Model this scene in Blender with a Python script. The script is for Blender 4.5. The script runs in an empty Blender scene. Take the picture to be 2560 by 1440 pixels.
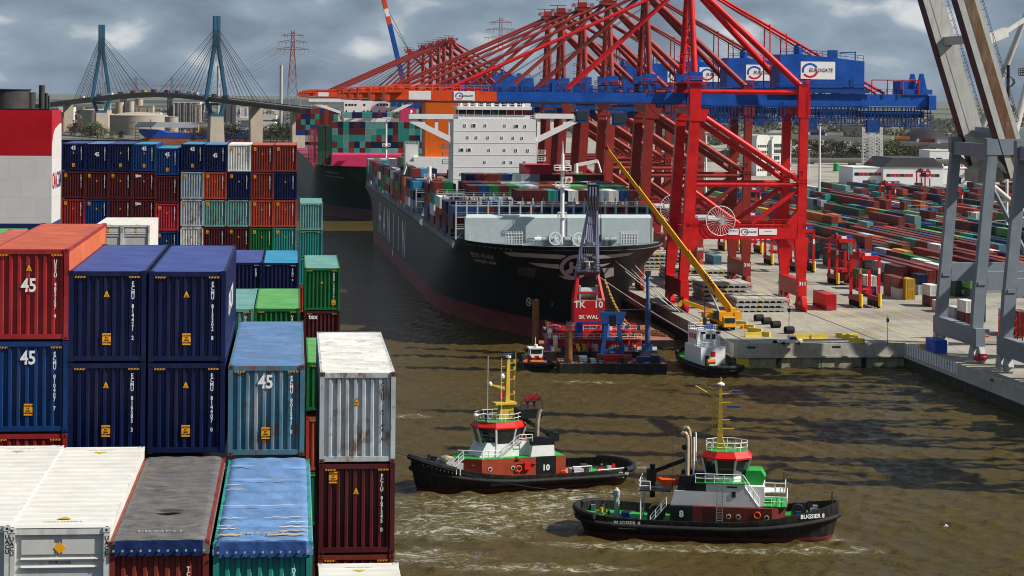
import bpy, bmesh, math, random
import numpy as np
from mathutils import Vector, Matrix
R = math.radians
rnd = random.Random(7)
SC = bpy.context.scene
COL = SC.collection
# ------------------------------------------------------------------ camera
F, CX, CY, H = 5400.0, 1280.0, 240.0, 55.0      # focal length and principal point in photo pixels, eye height
ROLL = R(0.5)
cam_r = Vector((math.cos(ROLL), 0, math.sin(ROLL)))
cam_u = Vector((-math.sin(ROLL), 0, math.cos(ROLL)))
cam_f = Vector((0, 1, 0))
EYE = Vector((0, 0, H))
cd = bpy.data.cameras.new('camera'); cam = bpy.data.objects.new('camera', cd); COL.objects.link(cam)
cd.sensor_width = 36; cd.lens = 36 * F / 2560; cd.shift_y = -(720 - CY) / 2560
cd.clip_start = 1; cd.clip_end = 60000
cam.matrix_world = Matrix(((cam_r.x, cam_u.x, 0, 0), (cam_r.y, cam_u.y, -1, 0), (cam_r.z, cam_u.z, 0, H), (0, 0, 0, 1)))
SC.camera = cam
# ------------------------------------------------------------------ light
SUN_EL, SUN_AZ = R(42), R(-13)                      # azimuth from +X (right) towards -Y (behind the eye)
sun_dir = Vector((math.cos(SUN_AZ) * math.cos(SUN_EL), math.sin(SUN_AZ) * math.cos(SUN_EL), math.sin(SUN_EL)))
sl = bpy.data.lights.new('sun', 'SUN'); sl.energy = 5.0; sl.angle = R(0.5); sl.color = (1, .95, .87)
so = bpy.data.objects.new('sun', sl); COL.objects.link(so)
so.rotation_euler = sun_dir.to_track_quat('Z', 'Y').to_euler()
world = bpy.data.worlds.new('World'); SC.world = world; world.use_nodes = True
wn, wl = world.node_tree.nodes, world.node_tree.links
for n in list(wn): wn.remove(n)
def N(nodes, t, **kw):
    n = nodes.new(t)
    for k, v in kw.items():
        if k.startswith('i_'): n.inputs[k[2:].replace('_', ' ')].default_value = v
        else: setattr(n, k, v)
    return n
sky = N(wn, 'ShaderNodeTexSky'); sky.sky_type = 'NISHITA'; sky.sun_disc = False
sky.sun_elevation = SUN_EL; sky.sun_rotation = math.pi / 2 - SUN_AZ
sky.altitude = 50; sky.dust_density = 1.0
tc = N(wn, 'ShaderNodeTexCoord')
mp = N(wn, 'ShaderNodeMapping'); mp.inputs['Scale'].default_value = (17, 17, 38); mp.inputs['Location'].default_value = (1.3, 0.4, 0.2)
wl.new(tc.outputs['Generated'], mp.inputs['Vector'])
cn = N(wn, 'ShaderNodeTexNoise', i_Scale=1.5, i_Detail=6.0, i_Roughness=.45, i_Distortion=.15); wl.new(mp.outputs[0], cn.inputs['Vector'])
cr = N(wn, 'ShaderNodeValToRGB'); wl.new(cn.outputs[0], cr.inputs[0])
e = cr.color_ramp.elements                          # a cloudy grey-blue April sky, the same all round
e[0].position = .34; e[0].color = (1.9, 2.6, 3.6, 1); e[1].position = .74; e[1].color = (9., 9.3, 9.6, 1)
m1 = e.new(.5); m1.color = (2.9, 3.9, 5.1, 1)
m2 = e.new(.6); m2.color = (3.7, 4.7, 5.9, 1)
mx = N(wn, 'ShaderNodeMixRGB'); mx.inputs[0].default_value = .9
wl.new(sky.outputs[0], mx.inputs[1]); wl.new(cr.outputs[0], mx.inputs[2])
bg = N(wn, 'ShaderNodeBackground'); bg.inputs['Strength'].default_value = .058
wl.new(mx.outputs[0], bg.inputs[0])
wo = N(wn, 'ShaderNodeOutputWorld'); wl.new(bg.outputs[0], wo.inputs[0])
vs = SC.view_settings; vs.view_transform = 'Standard'; vs.look = 'None'; vs.exposure = 0.44; vs.gamma = 1
SC.cycles.use_denoising = True; SC.cycles.filter_width = 1.05
SC.cycles.max_bounces = 5; SC.cycles.diffuse_bounces = 2; SC.cycles.glossy_bounces = 3; SC.cycles.volume_bounces = 0
SC.cycles.caustics_reflective = False; SC.cycles.caustics_refractive = False
# ------------------------------------------------------------------ frames: pixel -> ray -> place
def ray(px, py): return cam_r * ((px - CX) / F) + cam_u * ((CY - py) / F) + cam_f
def at_z(px, py, z):
    d = ray(px, py); return EYE + d * ((z - H) / d.z)
def at_y(px, py, Y):
    d = ray(px, py); return EYE + d * (Y / d.y)
class Frame:
    def __init__(s, vpx):
        s.t = math.atan((CX - vpx) / F); s.b = Vector((math.cos(s.t), math.sin(s.t), 0)); s.a = Vector((-math.sin(s.t), math.cos(s.t), 0))
    def w(s, u, v, z=0): return s.b * u + s.a * v + Vector((0, 0, z))
    def loc(s, P): return (P.dot(s.b), P.dot(s.a), P.z)
    def at_v(s, px, py, v):
        d = ray(px, py); P = EYE + d * (v / d.dot(s.a)); return P.dot(s.b), P.z
OWN = Frame(739)        # the ship the picture is taken from
QY = Frame(600)         # the quay, its cranes and the ships alongside
ZQ = 5.0                # quay level above water
# ------------------------------------------------------------------ materials
MATS = {}
def mat(name, col, rough=.5, metal=0., var=.18, streak=.0, slo=.5, shi=.78, streak_col=(.12, .06, .03), rust=0., bump=.0, scale=1., spec=.22, corr=None, bscale=6., sdir=None):
    if name in MATS: return MATS[name]
    m = bpy.data.materials.new(name); m.use_nodes = True; MATS[name] = m
    nt = m.node_tree; n, l = nt.nodes, nt.links; b = n['Principled BSDF']
    b.inputs['Roughness'].default_value = rough; b.inputs['Metallic'].default_value = metal; b.inputs['Specular IOR Level'].default_value = spec
    c = (*col, 1) if len(col) == 3 else col
    t = N(n, 'ShaderNodeTexCoord')
    src = None
    if var > 0:
        no = N(n, 'ShaderNodeTexNoise', i_Scale=.7 * scale, i_Detail=6., i_Roughness=.65); l.new(t.outputs['Object'], no.inputs['Vector'])
        r = N(n, 'ShaderNodeValToRGB'); l.new(no.outputs[0], r.inputs[0])
        r.color_ramp.elements[0].position = .3; r.color_ramp.elements[1].position = .72
        r.color_ramp.elements[0].color = tuple(x * (1 - var) for x in c[:3]) + (1,)
        g = sum(c[:3]) / 3
        r.color_ramp.elements[1].color = tuple(min(1, x * (1 + var * .6) + g * var * .25) for x in c[:3]) + (1,)
        src = r.outputs[0]
    def over(src, fac, colr):
        mxx = N(n, 'ShaderNodeMixRGB'); l.new(fac, mxx.inputs[0]); mxx.inputs[2].default_value = (*colr, 1)
        if src is None: mxx.inputs[1].default_value = c
        else: l.new(src, mxx.inputs[1])
        return mxx.outputs[0]
    def mask(sc3, lo, hi, amt, det=5.):
        mpn = N(n, 'ShaderNodeMapping'); mpn.inputs['Scale'].default_value = sc3; l.new(t.outputs['Object'], mpn.inputs[0])
        no = N(n, 'ShaderNodeTexNoise', i_Scale=1., i_Detail=det, i_Roughness=.7); l.new(mpn.outputs[0], no.inputs['Vector'])
        mr = N(n, 'ShaderNodeMapRange'); mr.inputs[1].default_value = lo; mr.inputs[2].default_value = hi; mr.inputs[4].default_value = amt
        l.new(no.outputs[0], mr.inputs[0]); return mr.outputs[0]
    if streak > 0: src = over(src, mask(tuple(q * scale for q in (sdir or (2.2, 2.2, .22))), slo, shi, streak), streak_col)
    if rust > 0: src = over(src, mask((1.6 * scale, 1.6 * scale, .9 * scale), .53, .64, rust, 8.), (.16, .06, .022))
    if src is None: b.inputs['Base Color'].default_value = c
    else: l.new(src, b.inputs['Base Color'])
    if bump > 0 or corr:
        bp = N(n, 'ShaderNodeBump'); bp.inputs['Strength'].default_value = 1.; bp.inputs['Distance'].default_value = bump
        if corr:
            wv = N(n, 'ShaderNodeTexWave', i_Scale=corr[1]); wv.bands_direction = corr[0]; l.new(t.outputs['Object'], wv.inputs['Vector']); l.new(wv.outputs[0], bp.inputs['Height'])
        else:
            nb = N(n, 'ShaderNodeTexNoise', i_Scale=bscale, i_Detail=4.); l.new(t.outputs['Object'], nb.inputs['Vector']); l.new(nb.outputs[0], bp.inputs['Height'])
        l.new(bp.outputs[0], b.inputs['Normal'])
    return m
def plates(m, ax, w, h_, dist=.02, dark=.12):
    # welded plate seams: a fine groove and slightly different plate tones
    n, l = m.node_tree.nodes, m.node_tree.links; b = n['Principled BSDF']; t = N(n, 'ShaderNodeTexCoord'); sp = N(n, 'ShaderNodeSeparateXYZ'); l.new(t.outputs['Object'], sp.inputs[0]); cb = N(n, 'ShaderNodeCombineXYZ'); l.new(sp.outputs[ax[0]], cb.inputs[0]); l.new(sp.outputs[ax[1]], cb.inputs[1])
    br_ = N(n, 'ShaderNodeTexBrick'); br_.inputs['Scale'].default_value = 1.; br_.inputs['Brick Width'].default_value = w; br_.inputs['Row Height'].default_value = h_; br_.inputs['Mortar Size'].default_value = .03; br_.inputs['Mortar Smooth'].default_value = .3; br_.inputs['Color1'].default_value = (1, 1, 1, 1); br_.inputs['Color2'].default_value = (1 - dark,) * 3 + (1,); br_.inputs['Mortar'].default_value = (1 - dark * 2.2,) * 3 + (1,); l.new(cb.outputs[0], br_.inputs[0])
    mu = N(n, 'ShaderNodeMixRGB', blend_type='MULTIPLY'); mu.inputs[0].default_value = 1.; s_ = b.inputs['Base Color'].links
    if s_: l.new(s_[0].from_socket, mu.inputs[1])
    else: mu.inputs[1].default_value = b.inputs['Base Color'].default_value
    l.new(br_.outputs['Color'], mu.inputs[2]); l.new(mu.outputs[0], b.inputs['Base Color']); bp = N(n, 'ShaderNodeBump'); bp.inputs['Distance'].default_value = dist; l.new(br_.outputs['Color'], bp.inputs['Height']); l.new(bp.outputs[0], b.inputs['Normal'])
def flat(name, col, rough=.5, **k): return mat(name, col, rough, var=0, **k)
WHITE = mat('white_paint', (.74, .74, .72), .4, var=.07, streak=.16, streak_col=(.4, .36, .3))
BLACK = mat('black_paint', (.012, .013, .015), .38, var=.3)
DARK = mat('dark_steel', (.03, .03, .033), .5, var=.3)
GLASS = mat('dark_glass', (.012, .02, .022), .06, var=0, spec=.9)
LETTER = flat('white_lettering', (.78, .78, .76), .5)
LETTERK = flat('black_lettering', (.015, .015, .018), .5)
SIGNBLUE = flat('sign_blue', (.02, .09, .42)); SIGNRED = flat('sign_red', (.55, .015, .03)); SIGNWHITE = flat('sign_white', (.8, .8, .8))
ORANGE_ST = flat('sticker_orange', (.85, .36, .01)); YEL = mat('hazard_yellow', (.75, .5, .02), .5, var=.15, streak=.2)
STEEL = mat('grey_steel', (.33, .36, .37), .45, var=.15, streak=.2)
RAILW = flat('white_rail', (.7, .7, .68)); WIRE = flat('wire_rope', (.05, .05, .055), .6)
RUBBER = mat('rubber', (.012, .012, .012), .75, var=.3)
# ------------------------------------------------------------------ mesh builder
class MB:
    def __init__(s): s.v = []; s.f = []; s.m = []
    def add(s, vs, fs, mi=0):
        o = len(s.v); s.v += [tuple(x) for x in vs]; s.f += [tuple(i + o for i in f) for f in fs]; s.m += [mi] * len(fs); return s
    def box(s, x0, x1, y0, y1, z0, z1, mi=0):
        return s.add([(x0, y0, z0), (x1, y0, z0), (x1, y1, z0), (x0, y1, z0), (x0, y0, z1), (x1, y0, z1), (x1, y1, z1), (x0, y1, z1)],
                     [(0, 3, 2, 1), (4, 5, 6, 7), (0, 1, 5, 4), (1, 2, 6, 5), (2, 3, 7, 6), (3, 0, 4, 7)], mi)
    def beam(s, p, q, w, h=None, w2=None, h2=None, mi=0, up=(0, 0, 1)):
        p, q = Vector(p), Vector(q); h = h or w; w2 = w2 or w; h2 = h2 or h
        d = (q - p).normalized(); upv = Vector(up)
        if abs(d.dot(upv)) > .96: upv = Vector((0, 1, 0))
        sx = d.cross(upv).normalized(); sy = sx.cross(d)
        a = []
        for c, ww, hh in ((p, w, h), (q, w2, h2)):
            a += [c - sx * ww / 2 - sy * hh / 2, c + sx * ww / 2 - sy * hh / 2, c + sx * ww / 2 + sy * hh / 2, c - sx * ww / 2 + sy * hh / 2]
        return s.add(a, [(0, 1, 2, 3), (7, 6, 5, 4), (0, 4, 5, 1), (1, 5, 6, 2), (2, 6, 7, 3), (3, 7, 4, 0)], mi)
    def tube(s, p, q, r, n=8, r2=None, cap=True, mi=0):
        p, q = Vector(p), Vector(q); r2 = r if r2 is None else r2
        d = (q - p).normalized(); up = Vector((0, 0, 1)) if abs(d.z) < .95 else Vector((1, 0, 0))
        sx = d.cross(up).normalized(); sy = sx.cross(d); a = []
        for c, rr in ((p, r), (q, r2)):
            for i in range(n):
                an = 2 * math.pi * i / n; a.append(c + sx * math.cos(an) * rr + sy * math.sin(an) * rr)
        fs = [(i, i + n, (i + 1) % n + n, (i + 1) % n) for i in range(n)]
        if cap: fs += [tuple(range(n)), tuple(range(2 * n - 1, n - 1, -1))]
        return s.add(a, fs, mi)
    def path(s, pts, r, n=6, mi=0):
        for a, b in zip(pts[:-1], pts[1:]): s.tube(a, b, r, n, mi=mi)
        return s
    def prism(s, pts, a, b, axis='y', mi=0):
        k = len(pts)
        def P(u, v, w): return {'y': (u, w, v), 'x': (w, u, v), 'z': (u, v, w)}[axis]
        vs = [P(u, v, a) for u, v in pts] + [P(u, v, b) for u, v in pts]
        fs = [tuple(range(k - 1, -1, -1)), tuple(range(k, 2 * k))] + [(i, (i + 1) % k, (i + 1) % k + k, i + k) for i in range(k)]
        return s.add(vs, fs, mi)
    def lathe(s, prof, c=(0, 0, 0), n=16, mi=0):
        vs = []; fs = []
        for r, z in prof:
            for i in range(n):
                an = 2 * math.pi * i / n; vs.append((c[0] + r * math.cos(an), c[1] + r * math.sin(an), c[2] + z))
        for j in range(len(prof) - 1):
            for i in range(n): fs.append((j * n + i, j * n + (i + 1) % n, (j + 1) * n + (i + 1) % n, (j + 1) * n + i))
        return s.add(vs, fs + [tuple(range((len(prof) - 1) * n, len(prof) * n)), tuple(range(n - 1, -1, -1))], mi)
    def grid(s, rows, mi=0, closed=False):
        o = [p for r in rows for p in r]; k = len(rows[0]); fs = []
        for j in range(len(rows) - 1):
            for i in range(k if closed else k - 1): fs.append((j * k + i, j * k + (i + 1) % k, (j + 1) * k + (i + 1) % k, (j + 1) * k + i))
        return s.add(o, fs, mi)
    def rail(s, pts, h=1.05, post=1.6, r=.035, bars=2, mi=0):
        for a, b in zip(pts[:-1], pts[1:]):
            a, b = Vector(a), Vector(b); L = (b - a).length; k = max(1, round(L / post))
            for i in range(k + 1):
                p = a.lerp(b, i / k); s.tube(p, p + Vector((0, 0, h)), r, 4, mi=mi)
            for j in range(bars):
                z = Vector((0, 0, h * (j + 1) / bars)); s.tube(a + z, b + z, r, 4, mi=mi)
        return s
    def mesh(s, name, mats, smooth=0):
        me = bpy.data.meshes.new(name); me.from_pydata(s.v, [], s.f)
        for m in (mats if isinstance(mats, (list, tuple)) else [mats]): me.materials.append(m)
        if len(me.materials) > 1: me.polygons.foreach_set('material_index', s.m)
        bm = bmesh.new(); bm.from_mesh(me); bmesh.ops.recalc_face_normals(bm, faces=bm.faces); bm.to_mesh(me); bm.free()
        if smooth:
            me.polygons.foreach_set('use_smooth', [True] * len(me.polygons)); me.set_sharp_from_angle(angle=R(smooth))
        return me
    def obj(s, name, mats, parent=None, smooth=0, loc=None, rz=0): return link(name, s.mesh(name, mats, smooth), parent, loc, rz)
def link(name, me, parent=None, loc=None, rz=0, m=None):
    o = bpy.data.objects.new(name, me); COL.objects.link(o)
    if parent: o.parent = parent
    if loc is not None: o.location = loc
    if rz: o.rotation_euler = (0, 0, rz)
    if m:
        o.material_slots[0].link = 'OBJECT'; o.material_slots[0].material = m
    return o
def tag(o, label=None, cat=None, group=None, kind=None):
    if label: o['label'] = label
    if cat: o['category'] = cat
    if group: o['group'] = group
    if kind: o['kind'] = kind
    return o
def empty(name, loc, rz, label, cat, group=None):
    o = bpy.data.objects.new(name, None); COL.objects.link(o); o.location = loc; o.rotation_euler = (0, 0, rz); o.empty_display_size = .1
    return tag(o, label, cat, group)
def copy_tree(o, parent=None, mm=None, skip=()):
    c = o.copy(); COL.objects.link(c); c.parent = parent
    if mm and c.type == 'MESH':
        for sl_ in c.material_slots:
            if sl_.material and sl_.material.name in mm:
                x = mm[sl_.material.name]; sl_.link = 'OBJECT'; sl_.material = x
    for ch in KIDS.get(o.name, ()):
        if ch.name.split('.')[0] not in skip: copy_tree(ch, c, mm, skip)
    return c
KIDS = {}
def index_kids():
    KIDS.clear()
    for o in bpy.data.objects:
        if o.parent: KIDS.setdefault(o.parent.name, []).append(o)
TXT = {}
def text_mesh(s, size, bold=.0, sx=1., vertical=False, shear=0., gap=1.):
    k = (s, size, bold, sx, vertical, shear, gap)
    if k in TXT: return TXT[k]
    c = bpy.data.curves.new('t', 'FONT'); c.body = '\n'.join(s) if vertical else s
    c.size = size; c.align_x = 'CENTER'; c.align_y = 'CENTER'; c.offset = bold; c.resolution_u = 2; c.shear = shear; c.space_line = gap
    o = bpy.data.objects.new('t', c); COL.objects.link(o)
    me = bpy.data.meshes.new_from_object(o.evaluated_get(bpy.context.evaluated_depsgraph_get())); bpy.data.objects.remove(o)
    if sx != 1:
        for v in me.vertices: v.co.x *= sx
    me.materials.clear(); me.materials.append(LETTER); TXT[k] = me
    return me
def text(s, size, m, parent, loc, rot=(R(90), 0, 0), name='lettering', **k):
    o = link(name, text_mesh(s, size, **k), parent, loc, m=m); o.rotation_euler = rot; return o
def arc_pts(r0, r1, a0, a1, n=14):
    return [[(r0 * math.cos(a), r0 * math.sin(a)), (r1 * math.cos(a), r1 * math.sin(a))] for a in [a0 + (a1 - a0) * i / n for i in range(n + 1)]]
ORD = ['first', 'second', 'third', 'fourth', 'fifth', 'sixth', 'seventh', 'eighth', 'ninth', 'tenth', 'eleventh', 'twelfth', 'thirteenth', 'fourteenth', 'fifteenth', 'sixteenth', 'seventeenth', 'eighteenth', 'nineteenth', 'twentieth'] + ['%dth' % i for i in range(21, 60)]
# ================================================================== WATER
def water_mat():
    m = bpy.data.materials.new('river_water'); m.use_nodes = True; n, l = m.node_tree.nodes, m.node_tree.links; b = n['Principled BSDF']
    b.inputs['Roughness'].default_value = .2; b.inputs['IOR'].default_value = 1.33; b.inputs['Specular IOR Level'].default_value = .14
    t = N(n, 'ShaderNodeTexCoord')
    def noise(sc, scale, det=3., rough=.55, dist=.0, rot=0.):
        mp_ = N(n, 'ShaderNodeMapping'); mp_.inputs['Scale'].default_value = sc; mp_.inputs['Rotation'].default_value = (0, 0, rot); l.new(t.outputs['Object'], mp_.inputs[0])
        no = N(n, 'ShaderNodeTexNoise', i_Scale=scale, i_Detail=det, i_Roughness=rough, i_Distortion=dist); l.new(mp_.outputs[0], no.inputs['Vector']); return no.outputs[0]
    def math_(op, a, b_=None, clamp=False):
        q = N(n, 'ShaderNodeMath', operation=op); q.use_clamp = clamp
        for i, x in enumerate((a, b_)):
            if x is None: continue
            if isinstance(x, (int, float)): q.inputs[i].default_value = x
            else: l.new(x, q.inputs[i])
        return q.outputs[0]
    def rng(x, lo, hi, a=0., b_=1.):
        q = N(n, 'ShaderNodeMapRange'); q.inputs[1].default_value = lo; q.inputs[2].default_value = hi; q.inputs[3].default_value = a; q.inputs[4].default_value = b_; l.new(x, q.inputs[0]); return q.outputs[0]
    big = noise((1, 1, 1), .03, 4., .6)
    r = N(n, 'ShaderNodeValToRGB'); l.new(big, r.inputs[0])
    r.color_ramp.elements[0].color = (.046, .033, .009, 1); r.color_ramp.elements[1].color = (.084, .06, .019, 1)
    w1 = noise((.55, 1.25, 1), .5, 4., .6, .5, R(12)); w2 = noise((.8, 1.3, 1), 1.9, 3., .6, .3, R(-15)); w3 = noise((.4, 1., 1), .13, 3., .6, 0, R(6))
    hgt = math_('ADD', math_('ADD', math_('MULTIPLY', w1, .55), math_('MULTIPLY', w2, .22)), math_('MULTIPLY', w3, .9))
    bp = N(n, 'ShaderNodeBump'); bp.inputs['Strength'].default_value = 1.; bp.inputs['Distance'].default_value = 1.1; l.new(hgt, bp.inputs['Height']); l.new(bp.outputs[0], b.inputs['Normal'])
    # churned foam: round the tugs, along hulls, and a few whitecaps
    def blob(cx, cy, rx, ry, rot=0.):
        mp_ = N(n, 'ShaderNodeMapping'); mp_.vector_type = 'TEXTURE'; mp_.inputs['Location'].default_value = (cx, cy, 0); mp_.inputs['Scale'].default_value = (rx, ry, 1e6); mp_.inputs['Rotation'].default_value = (0, 0, rot)
        l.new(t.outputs['Object'], mp_.inputs[0]); q = N(n, 'ShaderNodeVectorMath', operation='LENGTH'); l.new(mp_.outputs[0], q.inputs[0]); return rng(q.outputs['Value'], .35, 1., 1., 0.)
    def pb(px, py, rx, ry, rot=0.):
        P = at_z(px, py, 0); return blob(P.x, P.y, rx, ry, rot)
    near = None
    for a in FOAM:
        x = pb(*a); near = x if near is None else math_('MAXIMUM', near, x)
    fn = noise((.62, 1.15, 1), .5, 9., .74, 2.2, R(5))
    caps = noise((.5, 1.4, 1), .33, 8., .75, .8, R(-8))
    f1 = math_('MULTIPLY', rng(fn, .51, .68), near); f2 = rng(caps, .69, .75, 0., .6)
    foam = math_('MAXIMUM', math_('MULTIPLY', f1, .95), f2, True)
    tint = N(n, 'ShaderNodeMixRGB'); l.new(math_('MULTIPLY', near, .55), tint.inputs[0]); l.new(r.outputs[0], tint.inputs[1]); tint.inputs[2].default_value = (.12, .1, .04, 1)
    mxx = N(n, 'ShaderNodeMixRGB'); l.new(foam, mxx.inputs[0]); l.new(tint.outputs[0], mxx.inputs[1]); mxx.inputs[2].default_value = (.62, .6, .53, 1)
    l.new(mxx.outputs[0], b.inputs['Base Color']); l.new(rng(foam, 0, 1, .16, .7), b.inputs['Roughness'])
    return m
FOAM = [(1250, 1262, 22, 8, R(-5)), (1200, 1300, 20, 7, R(-5)), (1350, 1275, 14, 8, 0), (1420, 1240, 14, 5, R(20)), (1120, 1330, 14, 6, R(-5)), (1030, 1390, 12, 5, 0), (1420, 1310, 7, 5, 0), (1530, 1365, 12, 2.6, R(-8)), (1800, 1375, 15, 2.6, R(-8)), (2010, 1345, 7, 3.5, R(-8)),
        (1330, 1420, 14, 3, 0), (2060, 1375, 9, 3, 0), (1560, 1160, 6, 4, R(-40)), (1470, 955, 9, 2.5, 0), (2150, 922, 14, 1.6, 0), (2260, 935, 4, 2.5, 0), (1100, 1255, 10, 2, R(20)), (1010, 1040, 6, 3, 0)]
def water_mesh():
    # a real wavy sheet over the harbour basin, flat sheet beyond
    x0, x1, y0, y1, st = -34., 118., 212., 640., .42
    nx, ny = int((x1 - x0) / st) + 1, int((y1 - y0) / st) + 1
    X, Y = np.meshgrid(np.linspace(x0, x1, nx), np.linspace(y0, y1, ny)); Z = np.zeros_like(X); r = np.random.RandomState(3)
    for i in range(70):
        lam = .95 * (6.5 / .95) ** r.rand(); th = R(235) + r.randn() * .7; k = 2 * math.pi / lam; a = .0068 * lam ** .8 * (.5 + r.rand())
        Z += a * np.sin(k * (X * math.cos(th) + Y * math.sin(th)) + r.rand() * 6.28 + .6 * np.sin(X * .05 + i) + .6 * np.sin(Y * .043 + 2 * i))
    Z = Z + .4 * np.abs(Z) - .03
    ed = np.clip(np.minimum(np.minimum(X - x0, x1 - X), np.minimum(Y - y0, y1 - Y)) / 14., 0, 1); Z = Z * ed - .02 * (1 - ed)
    vs = np.stack([X.ravel(), Y.ravel(), Z.ravel()], 1); idx = np.arange(nx * ny).reshape(ny, nx)
    q = np.stack([idx[:-1, :-1].ravel(), idx[:-1, 1:].ravel(), idx[1:, 1:].ravel(), idx[1:, :-1].ravel()], 1)
    B = 9000.; o = len(vs); ex = np.array([(-B, -300, 0), (B, -300, 0), (B, B, 0), (-B, B, 0), (x0, y0, -.02), (x1, y0, -.02), (x1, y1, -.02), (x0, y1, -.02)], float)
    q2 = np.array([(0, 1, 5, 4), (1, 2, 6, 5), (2, 3, 7, 6), (3, 0, 4, 7)]) + o
    vs = np.concatenate([vs, ex]); q = np.concatenate([q, q2]); me = bpy.data.meshes.new('water')
    me.vertices.add(len(vs)); me.vertices.foreach_set('co', vs.astype(np.float32).ravel()); me.loops.add(q.size); me.loops.foreach_set('vertex_index', q.astype(np.int32).ravel()); me.polygons.add(len(q)); me.polygons.foreach_set('loop_start', np.arange(0, q.size, 4, dtype=np.int32)); me.update(calc_edges=True); me.validate()
    me.polygons.foreach_set('use_smooth', [True] * len(me.polygons)); me.materials.append(water_mat()); return me
tag(link('water', water_mesh()), 'muddy brown-green river water with long crane shadows and foam', kind='structure')
# ================================================================== LAND
def ground_mat(name, c1, c2, scale, c3=None, sc3=.002, marks=False):
    m = bpy.data.materials.new(name); m.use_nodes = True; n, l = m.node_tree.nodes, m.node_tree.links; b = n['Principled BSDF']; b.inputs['Roughness'].default_value = .85
    t = N(n, 'ShaderNodeTexCoord'); no = N(n, 'ShaderNodeTexNoise', i_Scale=scale, i_Detail=8., i_Roughness=.65); l.new(t.outputs['Object'], no.inputs['Vector'])
    r = N(n, 'ShaderNodeValToRGB'); l.new(no.outputs[0], r.inputs[0]); r.color_ramp.elements[0].position = .33; r.color_ramp.elements[1].position = .68
    r.color_ramp.elements[0].color = (*c1, 1); r.color_ramp.elements[1].color = (*c2, 1); src = r.outputs[0]
    if c3:
        n2 = N(n, 'ShaderNodeTexNoise', i_Scale=sc3, i_Detail=5.); l.new(t.outputs['Object'], n2.inputs['Vector'])
        mr = N(n, 'ShaderNodeMapRange'); mr.inputs[1].default_value = .48; mr.inputs[2].default_value = .62; l.new(n2.outputs[0], mr.inputs[0])
        mxx = N(n, 'ShaderNodeMixRGB'); l.new(mr.outputs[0], mxx.inputs[0]); l.new(src, mxx.inputs[1]); mxx.inputs[2].default_value = (*c3, 1); src = mxx.outputs[0]
    if marks:
        mp_ = N(n, 'ShaderNodeMapping'); mp_.inputs['Rotation'].default_value = (0, 0, -QY.t); mp_.inputs['Scale'].default_value = (.9, .018, 1); l.new(t.outputs['Object'], mp_.inputs[0])
        n3 = N(n, 'ShaderNodeTexNoise', i_Scale=1., i_Detail=6., i_Roughness=.7); l.new(mp_.outputs[0], n3.inputs['Vector'])
        mr = N(n, 'ShaderNodeMapRange'); mr.inputs[1].default_value = .52; mr.inputs[2].default_value = .72; mr.inputs[4].default_value = .6; l.new(n3.outputs[0], mr.inputs[0])
        mxx = N(n, 'ShaderNodeMixRGB'); l.new(mr.outputs[0], mxx.inputs[0]); l.new(src, mxx.inputs[1]); mxx.inputs[2].default_value = (.11, .1, .085, 1); src = mxx.outputs[0]
    l.new(src, b.inputs['Base Color']); return m
P0, P1, Q0 = 100.6, 136.2, 430.6
CONC = ground_mat('apron_concrete', (.25, .23, .185), (.34, .315, .26), .5, (.2, .18, .145), .045, True)
def qpoly(name, pts, z, m, label=None):
    b = MB(); b.add([QY.w(p, q, z) for p, q in pts], [tuple(range(len(pts)))]); return tag(b.obj(name, m), label, kind='structure')
qpoly('terminal_apron', [(P0, Q0), (P1, Q0), (P1, 60), (2400, 60), (2400, 2600), (P0, 2600)], ZQ, CONC, 'pale concrete apron of the container terminal')
ASPH = ground_mat('yard_paving', (.1, .098, .09), (.15, .145, .13), .4)
qpoly('container_yard', [(178, 540), (700, 540), (900, 1180), (262, 1180)], ZQ + .012, ASPH, 'grey paving under the container yard')
FARM = ground_mat('far_land', (.05, .06, .028), (.1, .1, .06), .006, (.14, .13, .12), .0022)
b = MB(); b.add([(-30000, 2360, 3), (30000, 2360, 3), (30000, 50000, 3), (-30000, 50000, 3)], [(0, 1, 2, 3)])
tag(b.obj('far_land', FARM), 'flat wooded and built-up land to the horizon', kind='structure')
# painted lines on the apron, crane rails
YLINE = mat('yellow_line_paint', (.6, .43, .08), .7, var=.25); WLINE = mat('white_line_paint', (.55, .54, .48), .7, var=.25); RAILM = mat('crane_rail_steel', (.06, .05, .045), .4, var=.2)
def strip(name, p, w, q0, q1, m, z=ZQ + .006): qpoly(name, [(p - w / 2, q0), (p + w / 2, q0), (p + w / 2, q1), (p - w / 2, q1)], z, m)
for p, w, y in ((121.5, .16, 1), (125.2, .16, 1), (135.2, .3, 1), (136.4, .12, 0), (139, .14, 1), (141.4, .3, 1), (142.6, .12, 0), (146.2, .16, 1), (150.4, .14, 1), (154.5, .14, 1)):
    strip('lane_line', p, w, Q0 + 2, 900, YLINE if y else WLINE)
for p in (103.5, 131.7): strip('crane_rail', p, .35, Q0 + 1, 1500, RAILM, ZQ + .02)
b = MB()
for i in range(70):
    q = 440 + i * 1.1; b.add([QY.w(132.6, q, ZQ + .005), QY.w(134.4, q + .5, ZQ + .005), QY.w(134.4, q + .62, ZQ + .005), QY.w(132.6, q + .12, ZQ + .005)], [(0, 1, 2, 3)])
tag(b.obj('hatched_lane_marking', YLINE), kind='structure')
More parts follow.
